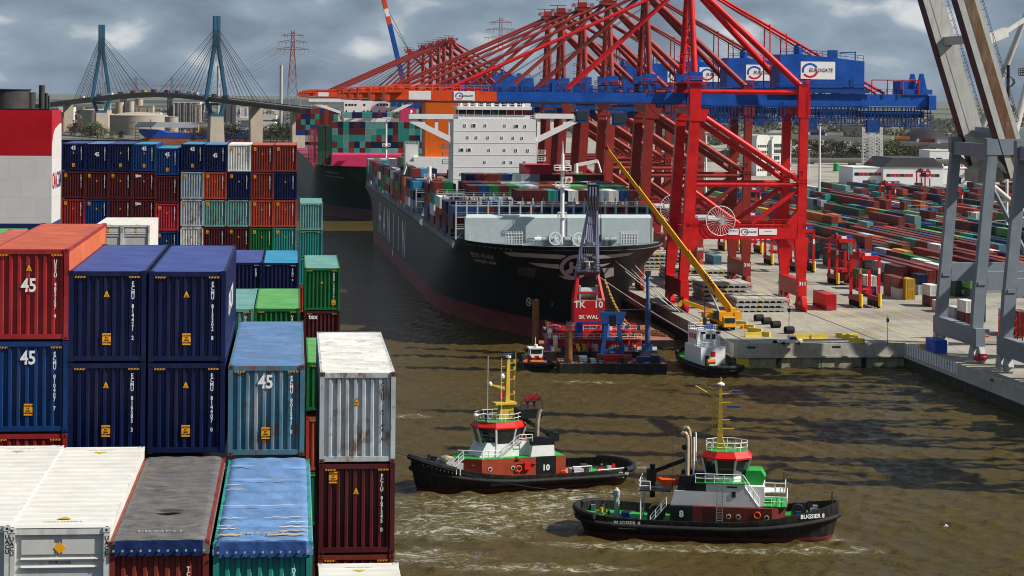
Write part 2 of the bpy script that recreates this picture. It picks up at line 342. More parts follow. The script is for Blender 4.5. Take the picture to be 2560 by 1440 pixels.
# --- quay walls
QTOP = mat('quay_concrete', (.44, .42, .36), .85, var=.2, streak=.5, streak_col=(.09, .085, .06), bump=.01)
QLOW = mat('quay_weedy_concrete', (.3, .29, .19), .85, var=.35, streak=.8, streak_col=(.06, .075, .02), bump=.03, scale=.8, bscale=3.)
QDRK = mat('quay_wet_concrete', (.05, .05, .042), .6, var=.4, streak=.5, streak_col=(.02, .02, .016), bump=.02)  # darker copy of the wall concrete, shade of the sunless faces painted in
def quay_wall(name, label, pa, qa, pb_, qb, low, out, L=8.2, fend=False):
    A, B_ = QY.w(pa, qa), QY.w(pb_, qb); d = (B_ - A); n_ = max(1, round(d.length / L)); e = empty(name, A, math.atan2(d.y, d.x), label, 'quay wall'); Ls = d.length / n_
    cap = MB(); cap.box(0, d.length, -.45 * out, 1.2 * out, ZQ - 2.55, ZQ - .03); cap.obj('coping', QTOP, e)
    lip = MB(); lip.box(0, d.length, -.75 * out, .2 * out, ZQ - 2.9, ZQ - 2.58); lip.obj('ledge', QTOP, e)
    for i in range(n_):
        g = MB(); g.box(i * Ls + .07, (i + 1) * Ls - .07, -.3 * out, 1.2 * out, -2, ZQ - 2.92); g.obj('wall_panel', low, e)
        for xx in (.35, .8):
            s_ = MB(); s_.box(i * Ls + Ls * xx - .9, i * Ls + Ls * xx + .9, -.47 * out, -.4 * out, ZQ - 1.0, ZQ - .55)
            if i % 2 == 0 and xx < .5: s_.obj('mooring_recess', DARK, e)
        if fend and i % 2: 
            s_ = MB(); s_.box(i * Ls - .5, i * Ls + .5, -.6 * out, .2 * out, -1, ZQ - 2.95); s_.obj('fender_slot', BLACK, e)
    return e
e = quay_wall('quay_wall', 'pale concrete end wall of the quay with green algae stain', P0, Q0, P1, Q0, QLOW, 1, fend=True)
b = MB(); b.box(.1, 2.6, -.62, -.32, .2, ZQ - 2.95); b.obj('yellow_marker', YEL, e)
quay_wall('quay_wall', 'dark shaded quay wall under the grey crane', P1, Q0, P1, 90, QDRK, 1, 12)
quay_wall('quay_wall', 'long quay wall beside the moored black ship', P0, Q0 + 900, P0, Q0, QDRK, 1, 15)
b = MB()
for i in range(20): b.box(0, .05, i * 1.6, i * 1.6 + .8, ZQ - 2.2, ZQ - .1)
o = b.obj('striped_quay_marking', SIGNWHITE, None, loc=QY.w(P1 - .53, Q0 - 34, 0), rz=QY.t); tag(o, 'black and white striped board on the quay edge by the corner', 'marking board')
# ================================================================== OWN SHIP (the one the picture is taken from)
CC = {'navy': (.004, .011, .058), 'blue': (.005, .036, .14), 'teal': (.02, .24, .2), 'tealp': (.13, .3, .27), 'red': (.3, .018, .02), 'rust': (.2, .028, .018), 'maroon': (.085, .012, .014), 'rred': (.36, .05, .025),
      'green': (.008, .13, .03), 'grey': (.27, .33, .37), 'silver': (.42, .45, .47), 'white': (.66, .65, .6), 'steelblue': (.06, .17, .25), 'orange': (.5, .11, .02), 'lgreen': (.1, .32, .09), 'brown': (.15, .035, .025), 'yellow': (.5, .3, .02), 'dgreen': (.012, .07, .04), 'sky': (.03, .24, .4), 'pinkred': (.42, .02, .04)}
def cmat(c, worn=0): return mat('container_%s%s' % (c, '_worn' if worn else ''), CC[c], .45, var=.32, streak=.4 + .3 * worn, streak_col=(.5, .45, .38) if c in ('blue', 'steelblue') and worn else (.05, .03, .02), rust=.85 if worn else .0, bump=.006, bscale=1.6)
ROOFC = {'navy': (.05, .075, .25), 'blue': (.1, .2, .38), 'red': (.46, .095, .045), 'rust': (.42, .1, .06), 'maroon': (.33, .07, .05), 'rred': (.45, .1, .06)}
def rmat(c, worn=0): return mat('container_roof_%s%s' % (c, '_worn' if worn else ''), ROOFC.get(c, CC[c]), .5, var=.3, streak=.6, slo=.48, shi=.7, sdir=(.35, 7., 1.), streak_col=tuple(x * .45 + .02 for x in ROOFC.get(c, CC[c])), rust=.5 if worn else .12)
WID = 2.438
PANELS = {}
def corr_panel(W, Hh, n, dep):          # upright ribs, panel in the xz plane facing -y
    k = ('c', W, Hh, n, dep)
    if k not in PANELS:
        mb = MB(); x = 0; pts = []; per = W / n
        for i in range(n): pts += [(x, dep), (x + per * .44, dep), (x + per * .56, 0), (x + per * .88, 0)]; x += per
        pts += [(W, dep)]
        mb.grid([[(a, b_, 0) for a, b_ in pts], [(a, b_, Hh) for a, b_ in pts]])
        PANELS[k] = mb.mesh('corrugated_panel', WHITE)
    return PANELS[k]
def roof_panel(W, L, n, dep):
    k = ('r', W, L, n, dep)
    if k not in PANELS:
        mb = MB(); pts = []; per = L / n; y = 0
        for i in range(n): pts += [(y, 0), (y + per * .5, 0), (y + per * .62, -dep), (y + per * .88, -dep)]; y += per
        pts += [(L, 0)]
        mb.grid([[(0, a, z) for a, z in pts], [(W, a, z) for a, z in pts]]); PANELS[k] = mb.mesh('corrugated_roof', WHITE)
    return PANELS[k]
def frame_mesh(L, Hh):
    k = ('f', L, Hh)
    if k not in PANELS:
        mb = MB(); w = WID; p = .15
        for y0, y1 in ((0, p), (L - p, L)):
            for x0 in (0, w - p): mb.box(x0, x0 + p, y0, y1, .115, Hh - .115)
            mb.box(p + .002, w - p - .002, y0 + .02, y1 - .02, Hh - .17, Hh - .02); mb.box(p + .002, w - p - .002, y0 + .02, y1 - .02, .03, .19)
        for x0 in (.01, w - .09): mb.box(x0, x0 + .08, p + .002, L - p - .002, Hh - .11, Hh - .02); mb.box(x0, x0 + .08, p + .002, L - p - .002, .02, .17)
        PANELS[k] = mb.mesh('container_frame', WHITE)
    return PANELS[k]
def casting_mesh():
    k = 'cast'
    if k not in PANELS:
        mb = MB(); mb.box(-.01, .165, -.01, .165, 0, .118); mb.box(.055, .1, -.016, -.009, .035, .085, 1); mb.box(.05, .11, .045, .115, .119, .124, 1); PANELS[k] = mb.mesh('corner_casting', [WHITE, BLACK])
    return PANELS[k]
def under_mesh(L):
    k = ('u', L)
    if k not in PANELS:
        mb = MB(); mb.box(.1, WID - .1, .2, L - .2, .06, .16); PANELS[k] = mb.mesh('floor', WHITE)
    return PANELS[k]
def sticker(parent, x, z, kind, y=-.012):
    if kind == 'tri':
        mb = MB(); mb.prism([(-.105, -.1), (.105, -.1), (.02, .115), (-.02, .115)], -.004, .003, 'y', 1); mb.prism([(-.09, -.09), (.09, -.09), (.015, .1), (-.015, .1)], -.008, -.004, 'y'); mb.box(-.05, .05, -.0095, -.008, -.07, -.05, 1); mb.box(-.04, .04, -.0095, -.008, -.03, -.01, 1)
        if 'tri' not in PANELS: PANELS['tri'] = mb.mesh('warning_triangle', [ORANGE_ST, LETTERK])
        link('warning_triangle', PANELS['tri'], parent, (x, y, z))
    elif kind == 'cau':
        if 'cau' not in PANELS:
            mb = MB(); mb.box(-.135, .135, -.004, .002, -.185, .185); PANELS['cau'] = mb.mesh('caution_sticker', ORANGE_ST)
        s_ = link('caution_sticker', PANELS['cau'], parent, (x, y, z))
        text("CAUTION\n9'6\"\nHIGH\nCONTAINER", .075, LETTERK, s_, (0, -.0065, 0), bold=.003, sx=.85)
    elif kind == 'haz':
        if 'haz' not in PANELS:
            mb = MB(); mb.box(0, .34, 0, .01, -.025, .025)
            for i in range(4): mb.prism([(.02 + i * .09, -.025), (.06 + i * .09, -.025), (.1 + i * .09 if i < 3 else .34, .025), (.06 + i * .09, .025)], -.004, -.0005, 'y', 1)
            PANELS['haz'] = mb.mesh('hazard_stripes', [ORANGE_ST, LETTERK])
        link('hazard_stripes', PANELS['haz'], parent, (x, y, z))
OWNG = 'containers stacked on the near ship'
def own_box(u, v, ztop, L, Hh, c, label, worn=0, deco=True, number=None, num45=None, cau=None, tri=None, ribs=8, kind='dry', roofn=None, side=True, haz=True, tex=None, cast='', rc=None, sc=None):
    e = empty('reefer_container' if kind == 'reefer' else 'shipping_container', OWN.w(u, v, ztop - Hh), OWN.t, label, 'container', OWNG)
    m = cmat(c, worn); p = .15; W = WID - 2 * p
    link('frame', frame_mesh(L, Hh), e, m=mat('rusty_frame_' + c, CC[c], .6, var=.25, streak=.5, rust=1.) if worn else m)
    for x in (0, WID - .155):
        for y in (0, L - .155):
            for z in (0, Hh - .118): link('corner_casting', casting_mesh(), e, (x, y, z), m=m if not worn else mat('rusty_casting', (.13, .06, .03), .7, var=.4))
    if kind == 'dry':
        pn = link('end_panel', corr_panel(W, Hh - .36, ribs, .07), e, (p, .045, .19), m=m)
        link('end_panel', corr_panel(W, Hh - .36, ribs, .06), e, (p, L - .12, .19), m=m)
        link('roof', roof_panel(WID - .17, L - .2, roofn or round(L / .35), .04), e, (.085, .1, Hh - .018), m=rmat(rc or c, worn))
    if kind == 'reefer':
        wr = mat('reefer_white', (.6, .58, .53), .5, var=.12, streak=.3, sdir=(.4, 5., 1.), streak_col=(.4, .37, .3), rust=.08)
        link('roof', roof_panel(WID - .02, L - .02, 19, .02), e, (.01, .01, Hh - .004), m=wr)
        bp_ = MB(); bp_.box(p, WID - p, .1, .14, .19, Hh - .17); g = bp_.obj('unit_panel', mat('reefer_unit', (.5, .5, .47), .5, var=.12, streak=.5, streak_col=(.28, .22, .15)), e)
        for x0 in (.3, 1.28):
            h_ = MB(); h_.box(x0, x0 + .78, .06, .1, Hh - .66, Hh - .3); h_.obj('access_hatch', wr, e)
        for k_ in range(2):
            h_ = MB(); h_.tube((.28, .09, Hh - .78 - .2 * k_), (WID - .28, .09, Hh - .78 - .2 * k_), .045, 6); h_.obj('guard_bar', wr, e)
        dm = MB(); dm.prism([(0, -.15), (.15, 0), (0, .15), (-.15, 0)], .05, .056, 'y'); dm.obj('orange_diamond', ORANGE_ST, e, loc=(WID / 2, 0, Hh - .5))
        text('STAR COOL', .1, LETTERK, e, (WID / 2, .095, Hh - .87), bold=.002, shear=.2)
        for x in (.075, WID - .075): text('UACU', .15, LETTERK, e, (x, -.004, Hh - .45), vertical=True, bold=.003, gap=.8)
        text('UACU 474748 0', .14, LETTERK, e, (WID / 2, .75, Hh + .004), (0, 0, 0)); text('UACU 474748 0', .12, LETTERK, e, (WID / 2, L - .6, Hh + .004), (0, 0, 0))
        tm = flat('reefer_arrow', (.45, .33, .02))
        for yy, s_ in ((1.1, 1), (L - .95, -1)):
            h_ = MB(); h_.add([(WID / 2 - .2, yy, Hh + .004), (WID / 2 + .2, yy, Hh + .004), (WID / 2, yy + .3 * s_, Hh + .004)], [(0, 1, 2)]); h_.obj('roof_arrow', tm, e)
        side_c = wr
    elif kind == 'open':
        link('end_panel', corr_panel(W, Hh - .5, ribs, .07), e, (p, .045, .19), m=m)
    if side:
        sp = corr_panel(L - .3, Hh - .28, round(L / .28), .036)
        for x, rz in ((.012, -90), (WID - .012, 90)):
            o = link('side_panel', sp, e, m=(m if not sc else mat('faded_side_' + c, sc, .5, var=.2, streak=.25)) if kind != 'reefer' else side_c); o.rotation_euler = (0, 0, R(rz)); o.location = (x, (L - .15) if rz < 0 else .15, .17)  # sc gives the side panels a brighter colour with the sunlight painted in
    if deco and kind == 'dry':
        if haz:
            for x in (.2, WID - .54): sticker(e, x, Hh - .2, 'haz', .0)
        if number: text(number, .185, LETTER if c not in ('silver', 'white') else LETTERK, e, (WID - .42, .018, Hh - .42 - .066 * len(number)), vertical=True, bold=.004, gap=.78, sx=.8)
        if num45: text('45', .6, LETTER, e, (num45[0], .015, num45[1]), bold=.014, sx=.82)
        if cau: sticker(e, cau[0], cau[1], 'cau', .035)
        if tri: sticker(e, tri[0], tri[1], 'tri', .035)
        if tex: text('tex', .46, LETTER, e, (.62, .015, Hh - .4), bold=.012)
    return e
def ownp(px, py, v, *a, **k):
    u, z = OWN.at_v(px, py, v); return own_box(u, v, z, *a, **k), u, z
VA, VB, VC, VD, VF, VG = 53.7, 69.7, 116.3, 147.7, 232.4, 194.7
L40, L45, HC = 12.19, 13.72, 2.896
def below(u, v, z, k, *a, **kw): return own_box(u, v, z - k * (HC + .035), *a, **kw)
# bay B, the stack wall nearest behind the open-tops
_, u, z = ownp(-23, 622, VB, L45, HC, 'red', 'red 45-foot container with orange-lit side, top left of the near stack', sc=(.55, .13, .05), number='UESU 482157 4', num45=(1.19, 1.72), tri=(1.19, 2.28))  # orange side colour stands for sun on the red paint
below(u, VB, z, 1, L45, HC, 'blue', 'blue container marked 45 under the red 45-foot container', number='ECMU 810407 7', num45=(1.19, 2.35), cau=(1.2, .72))
below(u, VB, z, 2, L45, HC, 'red', 'dark red container at the bottom of the left stack, mostly hidden', number='TCNU 118')
_, u, z = ownp(172, 677, VB, L40, HC, 'navy', 'upper navy container numbered ECMU 814421 beside the red container', number='ECMU 814421 2', tri=(1.19, 2.15), cau=(1.2, .72))
below(u, VB, z, 1, L40, HC, 'navy', 'lower navy container numbered ECMU 816585 in the left navy stack', number='ECMU 816585 3', tri=(1.19, 2.18), cau=(1.2, .72))
_, u, z = ownp(372.5, 678, VB, L40, HC, 'navy', 'upper navy container numbered ECMU 813302 with white side lettering', number='ECMU 813302 8', tri=(1.19, 2.15), cau=(1.2, .72))
for i, (s_, zz) in enumerate((('CMA CGM', 1.45),)):
    text(s_, 1.1, LETTER, _, (WID + .002, 5.6, zz), (R(90), 0, R(90)), bold=.012)
below(u, VB, z, 1, L40, HC, 'navy', 'lower navy container numbered ECMU 814407 in the right navy stack', number='ECMU 814407 0', tri=(1.19, 2.18), cau=(1.2, .72))
_, u, z = ownp(571, 914, VB, L45, HC, 'steelblue', 'rusty blue-grey container marked 45 with pale ribs and streaked roof', worn=1, number='ECMU 801541 0', num45=(1.19, 2.35), cau=(1.2, .72), rc='blue')
_, u, z = ownp(800, 932, VB, L40, HC, 'silver', 'pale grey container with rusty corner posts numbered CBHU 197146', worn=1, number='CBHU 197146 6', tri=(1.19, 1.95), rc='white', haz=False)
below(u, VB, z, 1, L40, HC, 'maroon', 'dark red container numbered FCIU under the pale grey one', number='FCIU 967345 0', tri=(1.19, 2.0), cau=(.45, 2.45))
below(u, VB, z, 2, L40, HC, 'rust', 'red container at the bottom of the right near stack', number='TCLU 4', tri=(1.19, 2.4))
# bay A, the nearest
_, u, z = ownp(22 - 251, 1318, VA, L40, HC, 'white', 'white reefer container cut by the left edge, seen from above', kind='reefer')
_, u, z = ownp(22, 1321, VA, L40, HC, 'white', 'white reefer container with UACU lettering and orange diamond', kind='reefer')
def tarp(e, L, Hh, col, name, sag, grime, streaks):
    m = mat(name, col, .45, var=.35, streak=grime, slo=.38, shi=.85, sdir=(1.2, 3.2, 1.), streak_col=(.24, .2, .14), scale=1.4, bump=.03, bscale=4.)
    rows = []; ny, nx = 60, 18; rr = random.Random(len(name))
    ph = [rr.random() * 6 for _ in range(8)]
    for j in range(ny + 1):
        y = L * j / ny; r = []
        for i in range(nx + 1):
            x = WID * i / nx; ed = min(1, min(i, nx - i) / 2.)
            z = Hh + .05 * ed + ed * (.025 * math.sin(y * 5.1 + ph[0]) - sag * math.sin(math.pi * i / nx) * (.5 + .5 * math.sin(y * 1.05 + ph[1]))) + ed * .012 * math.sin(x * 9 + y * 3 + ph[2])
            r.append((x + (.02 if i == nx else -.02 if i == 0 else 0), y - (.03 if j == 0 else 0), z if i not in (0, nx) else Hh - .16))
        rows.append(r)
    rows.insert(0, [(x, -.03, Hh - .3 + .015 * math.sin(k * 1.7)) for k, (x, y, z) in enumerate(rows[0])])
    mb = MB(); mb.grid(rows); t = mb.obj('tarpaulin', m, e, 60)
    fl = MB(); fl.grid([[(WID * i / 16, -.06 - .015 * math.sin(i * 1.9), Hh + .03 - .38 * j / 3 - (.02 * math.sin(i * 2.3) if j == 3 else 0)) for i in range(1, 16)] for j in range(4)]); fl.obj('front_flap', mat('flap_' + name, (.012, .03, .11) if 'navy' in name else (.03, .08, .25), .3, var=.3, bump=.02, bscale=5.), t, 60)
    ey = MB()
    for i in range(11): ey.lathe([(.03, 0), (.03, .02)], (.12 + i * .22, 0, 0), 8)
    for i, v_ in enumerate(ey.v): ey.v[i] = (v_[0], -.085 - v_[2], Hh - .22 + v_[1])
    ey.obj('eyelet_row', STEEL, t)
    text('FRONT', .28, mat('faded_print', (.35, .36, .38), .6, var=.2), t, (WID / 2, .8, Hh + .085), (0, 0, 0), sx=1.3)
    for k_, (x, y, w, l_, c_) in enumerate(streaks):
        s_ = MB(); n_ = 8; a = []; bb = []
        for i in range(n_ + 1):
            xx = x + w * i / n_; j_ = .05 * math.sin(i * 1.9 + k_); a.append((xx, y + j_, Hh + .088)); bb.append((xx, y + l_ * (.4 + .6 * math.sin(math.pi * i / n_)) + j_, Hh + .088))
        s_.grid([a, bb]); s_.obj('pale_stain', flat('tarp_stain_%d' % c_, (.62, .6, .55) if c_ == 0 else (.42, .31, .17), .7), t)
ra = random.Random(4)
_, u, z = ownp(272, 1354, VA, L40, HC, 'rust', 'red open-top container under a worn dark blue tarpaulin', kind='open'); tarp(_, L40, HC, (.085, .085, .1), 'worn_navy_tarpaulin', .05, .9, [])
text('TCKU', .165, LETTER, _, (WID - .5, .018, HC - .9), vertical=True, bold=.004, gap=.78, sx=.8); sticker(_, .45, HC - .95, 'tri', .035)
pud = MB(); pud.lathe([(.3, 0), (.28, .004)], (0, 0, 0), 20); o = pud.obj('dirt_patch', flat('olive_dirt', (.05, .05, .03)), _, loc=(1.35, 3.4, HC + .1)); o.scale = (1.1, .8, 1)
_, u, z = ownp(533, 1358, VA, L40, HC, 'teal', 'teal open-top container under a bright blue stained tarpaulin', kind='open')
tarp(_, L40, HC, (.1, .22, .44), 'blue_tarpaulin', .06, .35, [(.05, 1.35, .55, .07, 0), (.04, 1.75, .45, .06, 0), (1.6, 1.5, .8, .09, 0), (1.75, 2.1, .6, .07, 0), (1.2, 2.75, 1.2, .06, 0), (.05, 2.7, .7, .06, 0), (.1, .5, .6, .22, 1), (1.3, .5, 1.0, .2, 1), (1.6, 1.0, .8, .1, 1), (.05, 4.4, 2.3, .05, 0), (.1, 6.8, .6, .1, 1), (.05, 8.3, 2.2, .06, 1), (.1, 10.6, .7, .12, 1), (1.9, 10.2, .45, .1, 1), (.1, 7.5, .4, .06, 0)])
text('DFOU', .165, LETTER, _, (WID - .45, .018, HC - .9), vertical=True, bold=.004, gap=.78, sx=.8)
u, z = OWN.at_v(795, 1409, VA + L40); own_box(u, VA, z, L40, HC, 'white', 'dirty white reefer roof at the bottom edge below the red stack', kind='reefer')
# bays further back
_, u, z = ownp(519, 772, VC, L40, HC, 'tealp', 'pale teal container roof behind the navy stack', number='HLXU', roofn=30)
_, u, z = ownp(636, 771, VC, L40, HC, 'green', 'dark green container with bright green roof behind the blue-grey one', number='UACU 33', rc='lgreen')
below(u, VC, z, 1, L40, HC, 'rust', 'red container under the bright green roofed one')
_, u, z = ownp(767, 906, VC, L40, 2.6, 'green', 'narrow green strip of container seen in the stack gap', rc='lgreen')
below(u, VC, z, 1, L40, HC, 'rred', 'red container low down in the stack gap'); below(u, VC, z, 2, L40, HC, 'green', 'green container lowest in the stack gap')
ownp(565, 656, VD, L40, HC, 'navy', 'navy container with lilac roof, left of a pale blue roof', number='ECMU', tri=(.6, 2.1), deco=True)
ownp(657, 657, VD, L40, HC, 'navy', 'navy container with pale blue roof left of the green container', number='ECMU 8', rc='sky')
_, u, z = ownp(761, 670, VD, L40, HC, 'green', 'dark green container with pale green roof over the brown tex container', number='UACU 3482510 6', tri=(1.19, 1.9), cau=(2.0, .55), rc='tealp')
below(u, VD, z, 1, L40, HC, 'maroon', 'brown container marked tex under the dark green one', tex=1)
below(u, VD, z, 2, L40, HC, 'rust', 'red container deep under the tex container')
ownp(-60, 612, 108, L40, HC, 'rred', 'red roofed container at the left edge behind the red 45'); 
ownp(-78, 598, 150, L40, 2.6, 'lgreen', 'bright green roof at the left edge below the funnel', deco=False)
_, u, z = ownp(750, 508, VF, L40, HC, 'tealp', 'pale teal container alone on the ship side, top of its stack', tri=(1.19, 1.7))
for k_, (c, lb) in enumerate((('teal', 'teal container second in the stack at the ship side'), ('teal', 'teal container third in the stack at the ship side'), ('rred', 'red container fourth in the stack at the ship side'))): below(u, VF, z, k_ + 1, L40, HC, c, lb)
FCOLS = [(155, 358, ['navy', 'maroon', 'red', 'maroon']), (214, 359, ['navy', 'maroon', 'blue', 'maroon']), (273, 359, ['navy', 'maroon', 'maroon', 'navy']), (332, 360, ['blue', 'maroon', 'maroon', 'navy']), (390, 370, ['blue', 'maroon', 'pinkred', 'blue']),
         (453, 360, ['navy', 'grey', 'silver', 'white']), (510, 361, ['navy', 'rred', 'tealp', 'maroon']), (570, 361, ['white', 'navy', 'tealp', 'maroon']), (628, 362, ['rust', 'rust', 'rred', 'green', 'maroon']), (686, 362, ['rust', 'navy', 'rred', 'teal', 'navy'])]
N45 = {0: (1.2, 2.4), 1: (1.2, 1.75), 3: (1.2, 2.4), 4: (1.2, 2.2), 5: (1.2, 2.35), 6: (1.2, 1.7)}
CN = {'navy': 'navy', 'blue': 'blue', 'maroon': 'maroon', 'red': 'dark red', 'pinkred': 'bright red', 'grey': 'blue-grey', 'silver': 'silver', 'white': 'white', 'rred': 'brick red', 'tealp': 'pale teal', 'rust': 'rust red', 'green': 'green', 'teal': 'teal', 'steelblue': 'steel blue', 'orange': 'orange', 'lgreen': 'bright green', 'brown': 'brown', 'yellow': 'yellow', 'dgreen': 'dark green', 'sky': 'light blue'}
for ci, (px, py, cols) in enumerate(FCOLS):
    u, z = OWN.at_v(px, py, VF)
    for k_, c in enumerate(cols):
        own_box(u, VF, z - k_ * (HC + .06), L40, HC, c, '%s container, %s column from the funnel, %s tier down in the far wall' % (CN[c], ORD[ci], ORD[k_]), worn=1 if c in ('white', 'silver', 'tealp') and k_ > 1 else 0,
                num45=N45.get(ci) if k_ == 0 else None, tri=(1.2, 1.9) if (ci + k_) % 4 != 1 else None, cau=((1.2, .6) if k_ == 0 and ci < 7 else (.42, 2.45)) if (ci * 3 + k_) % 5 != 3 else None,
                tex=1 if ci == 3 and k_ in (1, 2) else None, number='ECMU8%05d' % rnd.randrange(99999), haz=False, rc='sky' if ci in (3, 4, 5) else ('blue' if ci in (1, 6) else None))
for px, lb in ((236, 'left white reefer container beside the funnel foot'), (305, 'right white reefer container beside the funnel foot')):
    e, u, z = ownp(px, 563, VG, L40, HC, 'white', lb, kind='reefer')
# the ship itself
ship = empty('container_ship', OWN.w(0, 0, 0), OWN.t, 'container ship in the foreground with red and white funnel and stacked containers', 'ship')
b = MB(); b.prism([(-50, -90), (3.7, -90), (3.7, 300), (-2, 330), (-46, 330), (-50, 300)], -1, 24, 'z'); b.obj('hull', mat('own_hull_blue', (.01, .02, .06), .4), ship)
for nm, v0, L, u0, u1, zt in (('cargo_hatch', VA, L40, -50, -3.6, 41.1), ('cargo_hatch', VA, L40, -3.6, 3.2, 37.6), ('cargo_hatch', VB, L40, -50, -3, 43.0), ('cargo_hatch', VB, L40, -3, 3.2, 37.0), ('cargo_hatch', VC, L40, -50, 3.2, 35), ('cargo_hatch', VD, L40, -50, 3.2, 34.4), ('cargo_hatch', VF, L40, -50, 3.2, 31.5), ('cargo_hatch', VG, L40, -50, -2, 40.1)):
    b = MB(); b.box(u0, u1, v0 + .6, v0 + L - .6, 24.01, zt - .15); b.obj(nm, mat('hatch_dark_red', (.06, .015, .015), .6), ship)
VFU = 178.
uf, zf = OWN.at_v(130, 276, VFU); _, zw = OWN.at_v(130, 390, VFU); _, zn = OWN.at_v(130, 559, VFU); LF = 7.0
RF = mat('funnel_red', (.42, .004, .012), .4, var=.12); WF = mat('funnel_white', (.6, .58, .56), .45, var=.06, streak=.1, streak_col=(.5, .47, .42), bump=.006, bscale=1.2); NF = mat('funnel_navy', (.008, .02, .09), .4)
plates(RF, (0, 2), 2.2, 1.6, .01, .08); plates(WF, (0, 2), 2.2, 1.6, .01, .06)
b = MB(); b.box(uf - 22, uf, VFU, VFU + LF, zw, zf, 0); b.box(uf - 22, uf, VFU, VFU + LF, zn, zw, 1); b.box(uf - 22, uf + .02, VFU - .02, VFU + LF, 24, zn, 2); fu = b.obj('funnel_casing', [RF, WF, NF], ship)
pts = [(VFU + .02, zw - .6)] + [(VFU + LF * .5 - LF * .5 * math.cos(t_) , zw + (zf - zw) * .62 * math.sin(t_)) for t_ in [math.pi * i / 16 for i in range(1, 9)]] + [(VFU + LF * .75, zw + (zf - zw) * .68), (VFU + LF - .01, zw + (zf - zw) * .7), (VFU + LF - .01, zn + 4), (VFU + LF * .7, zn + 1), (VFU + .02, zn)]
b = MB(); b.prism(pts, uf + .005, uf + .03, 'x'); b.obj('white_side_panel', WF, fu)
text('CMA', 1.9, flat('cma_red', (.4, .01, .02)), fu, (uf + .045, VFU + 1.9, (zw + zn) / 2 + .6), (R(90), 0, R(90)), bold=.03, sx=.8)
text('CGM', 1.9, NF, fu, (uf + .045, VFU + 5.1, (zw + zn) / 2 + .6), (R(90), 0, R(90)), bold=.03, sx=.8)
SOOT = mat('sooty_steel', (.05, .05, .05), .55, var=.4, streak=.5, streak_col=(.1, .05, .03))
for nm, x, r, hh in (('exhaust_trunk', 22, 1.75, 1.72), ('exhaust_pipe', 78, .34, 1.45), ('exhaust_pipe', 104.5, .25, 2.05), ('exhaust_pipe', 116, .13, 1.4), ('exhaust_pipe', 122, .07, 1.2)):
    ux, _ = OWN.at_v(x, 276, VFU + 3); b = MB(); b.lathe([(r, 0), (r, hh - .08), (r * 1.05, hh - .08), (r * 1.05, hh), (r * .8, hh), (r * .8, hh - .2)], (ux, VFU + 3, zf), 20); b.obj(nm, SOOT, fu, 40)
b = MB(); b.box(uf - 22, uf - .2, VFU + .1, VFU + LF, zf + .002, zf + .12); b.obj('funnel_rim', BLACK, fu)
# ================================================================== small containers (one mesh each, shared)
def small_mesh(L, Hh, door=False, n=7):
    k = ('s', L, Hh, door)
    if k in PANELS: return PANELS[k]
    mb = MB(); w = WID; p = .16
    mb.box(.04, w - .04, .06, L - .06, .04, Hh - .03)
    for x in (0, w - p):
        for y in (0, L - p): mb.box(x, x + p, y, y + p, 0, Hh)
    for y in (0, L - p): mb.box(p, w - p, y + .01, y + p - .01, Hh - .16, Hh - .005); mb.box(p, w - p, y + .01, y + p - .01, .005, .16)
    for x in (0, w - p): mb.box(x + .01, x + p - .01, p, L - p, Hh - .14, Hh - .005); mb.box(x + .01, x + p - .01, p, L - p, .005, .15)
    if door:
        for x in (.55, .95, 1.48, 1.88): mb.box(x, x + .05, .0, .06, .16, Hh - .16)
        for z in (.7, 1.35, 2.0): mb.box(.3, w - .3, .02, .06, z, z + .05)
    else:
        per = (w - 2 * p) / n
        for i in range(n): mb.box(p + per * (i + .3), p + per * (i + .72), .02, .06, .16, Hh - .16)
    k2 = round(L / .9); per = (L - .4) / k2
    for i in range(k2):
        for x in (.012, w - .04): mb.box(x, x + .028, .2 + per * (i + .25), .2 + per * (i + .7), .15, Hh - .14)
    PANELS[k] = mb.mesh('small_container', WHITE); return PANELS[k]
def smat(c): return mat('stacked_' + c, CC[c], .5, var=.16, streak=.25, streak_col=(.08, .06, .05), scale=.6)
LASH = mat('lashing_rod', (.3, .3, .28), .5, var=0)
STUFF = {}
def small(fr, u, v, z, L, Hh, c, label, group, door=False, rz=0, name='shipping_container', keep=True):
    if not keep: STUFF.setdefault(c, []).append((fr, u, v, z, L, Hh)); return None
    o = link(name, small_mesh(L, Hh, door), None, fr.w(u, v, z), fr.t + rz, m=smat(c)); return tag(o, label, 'container', group)
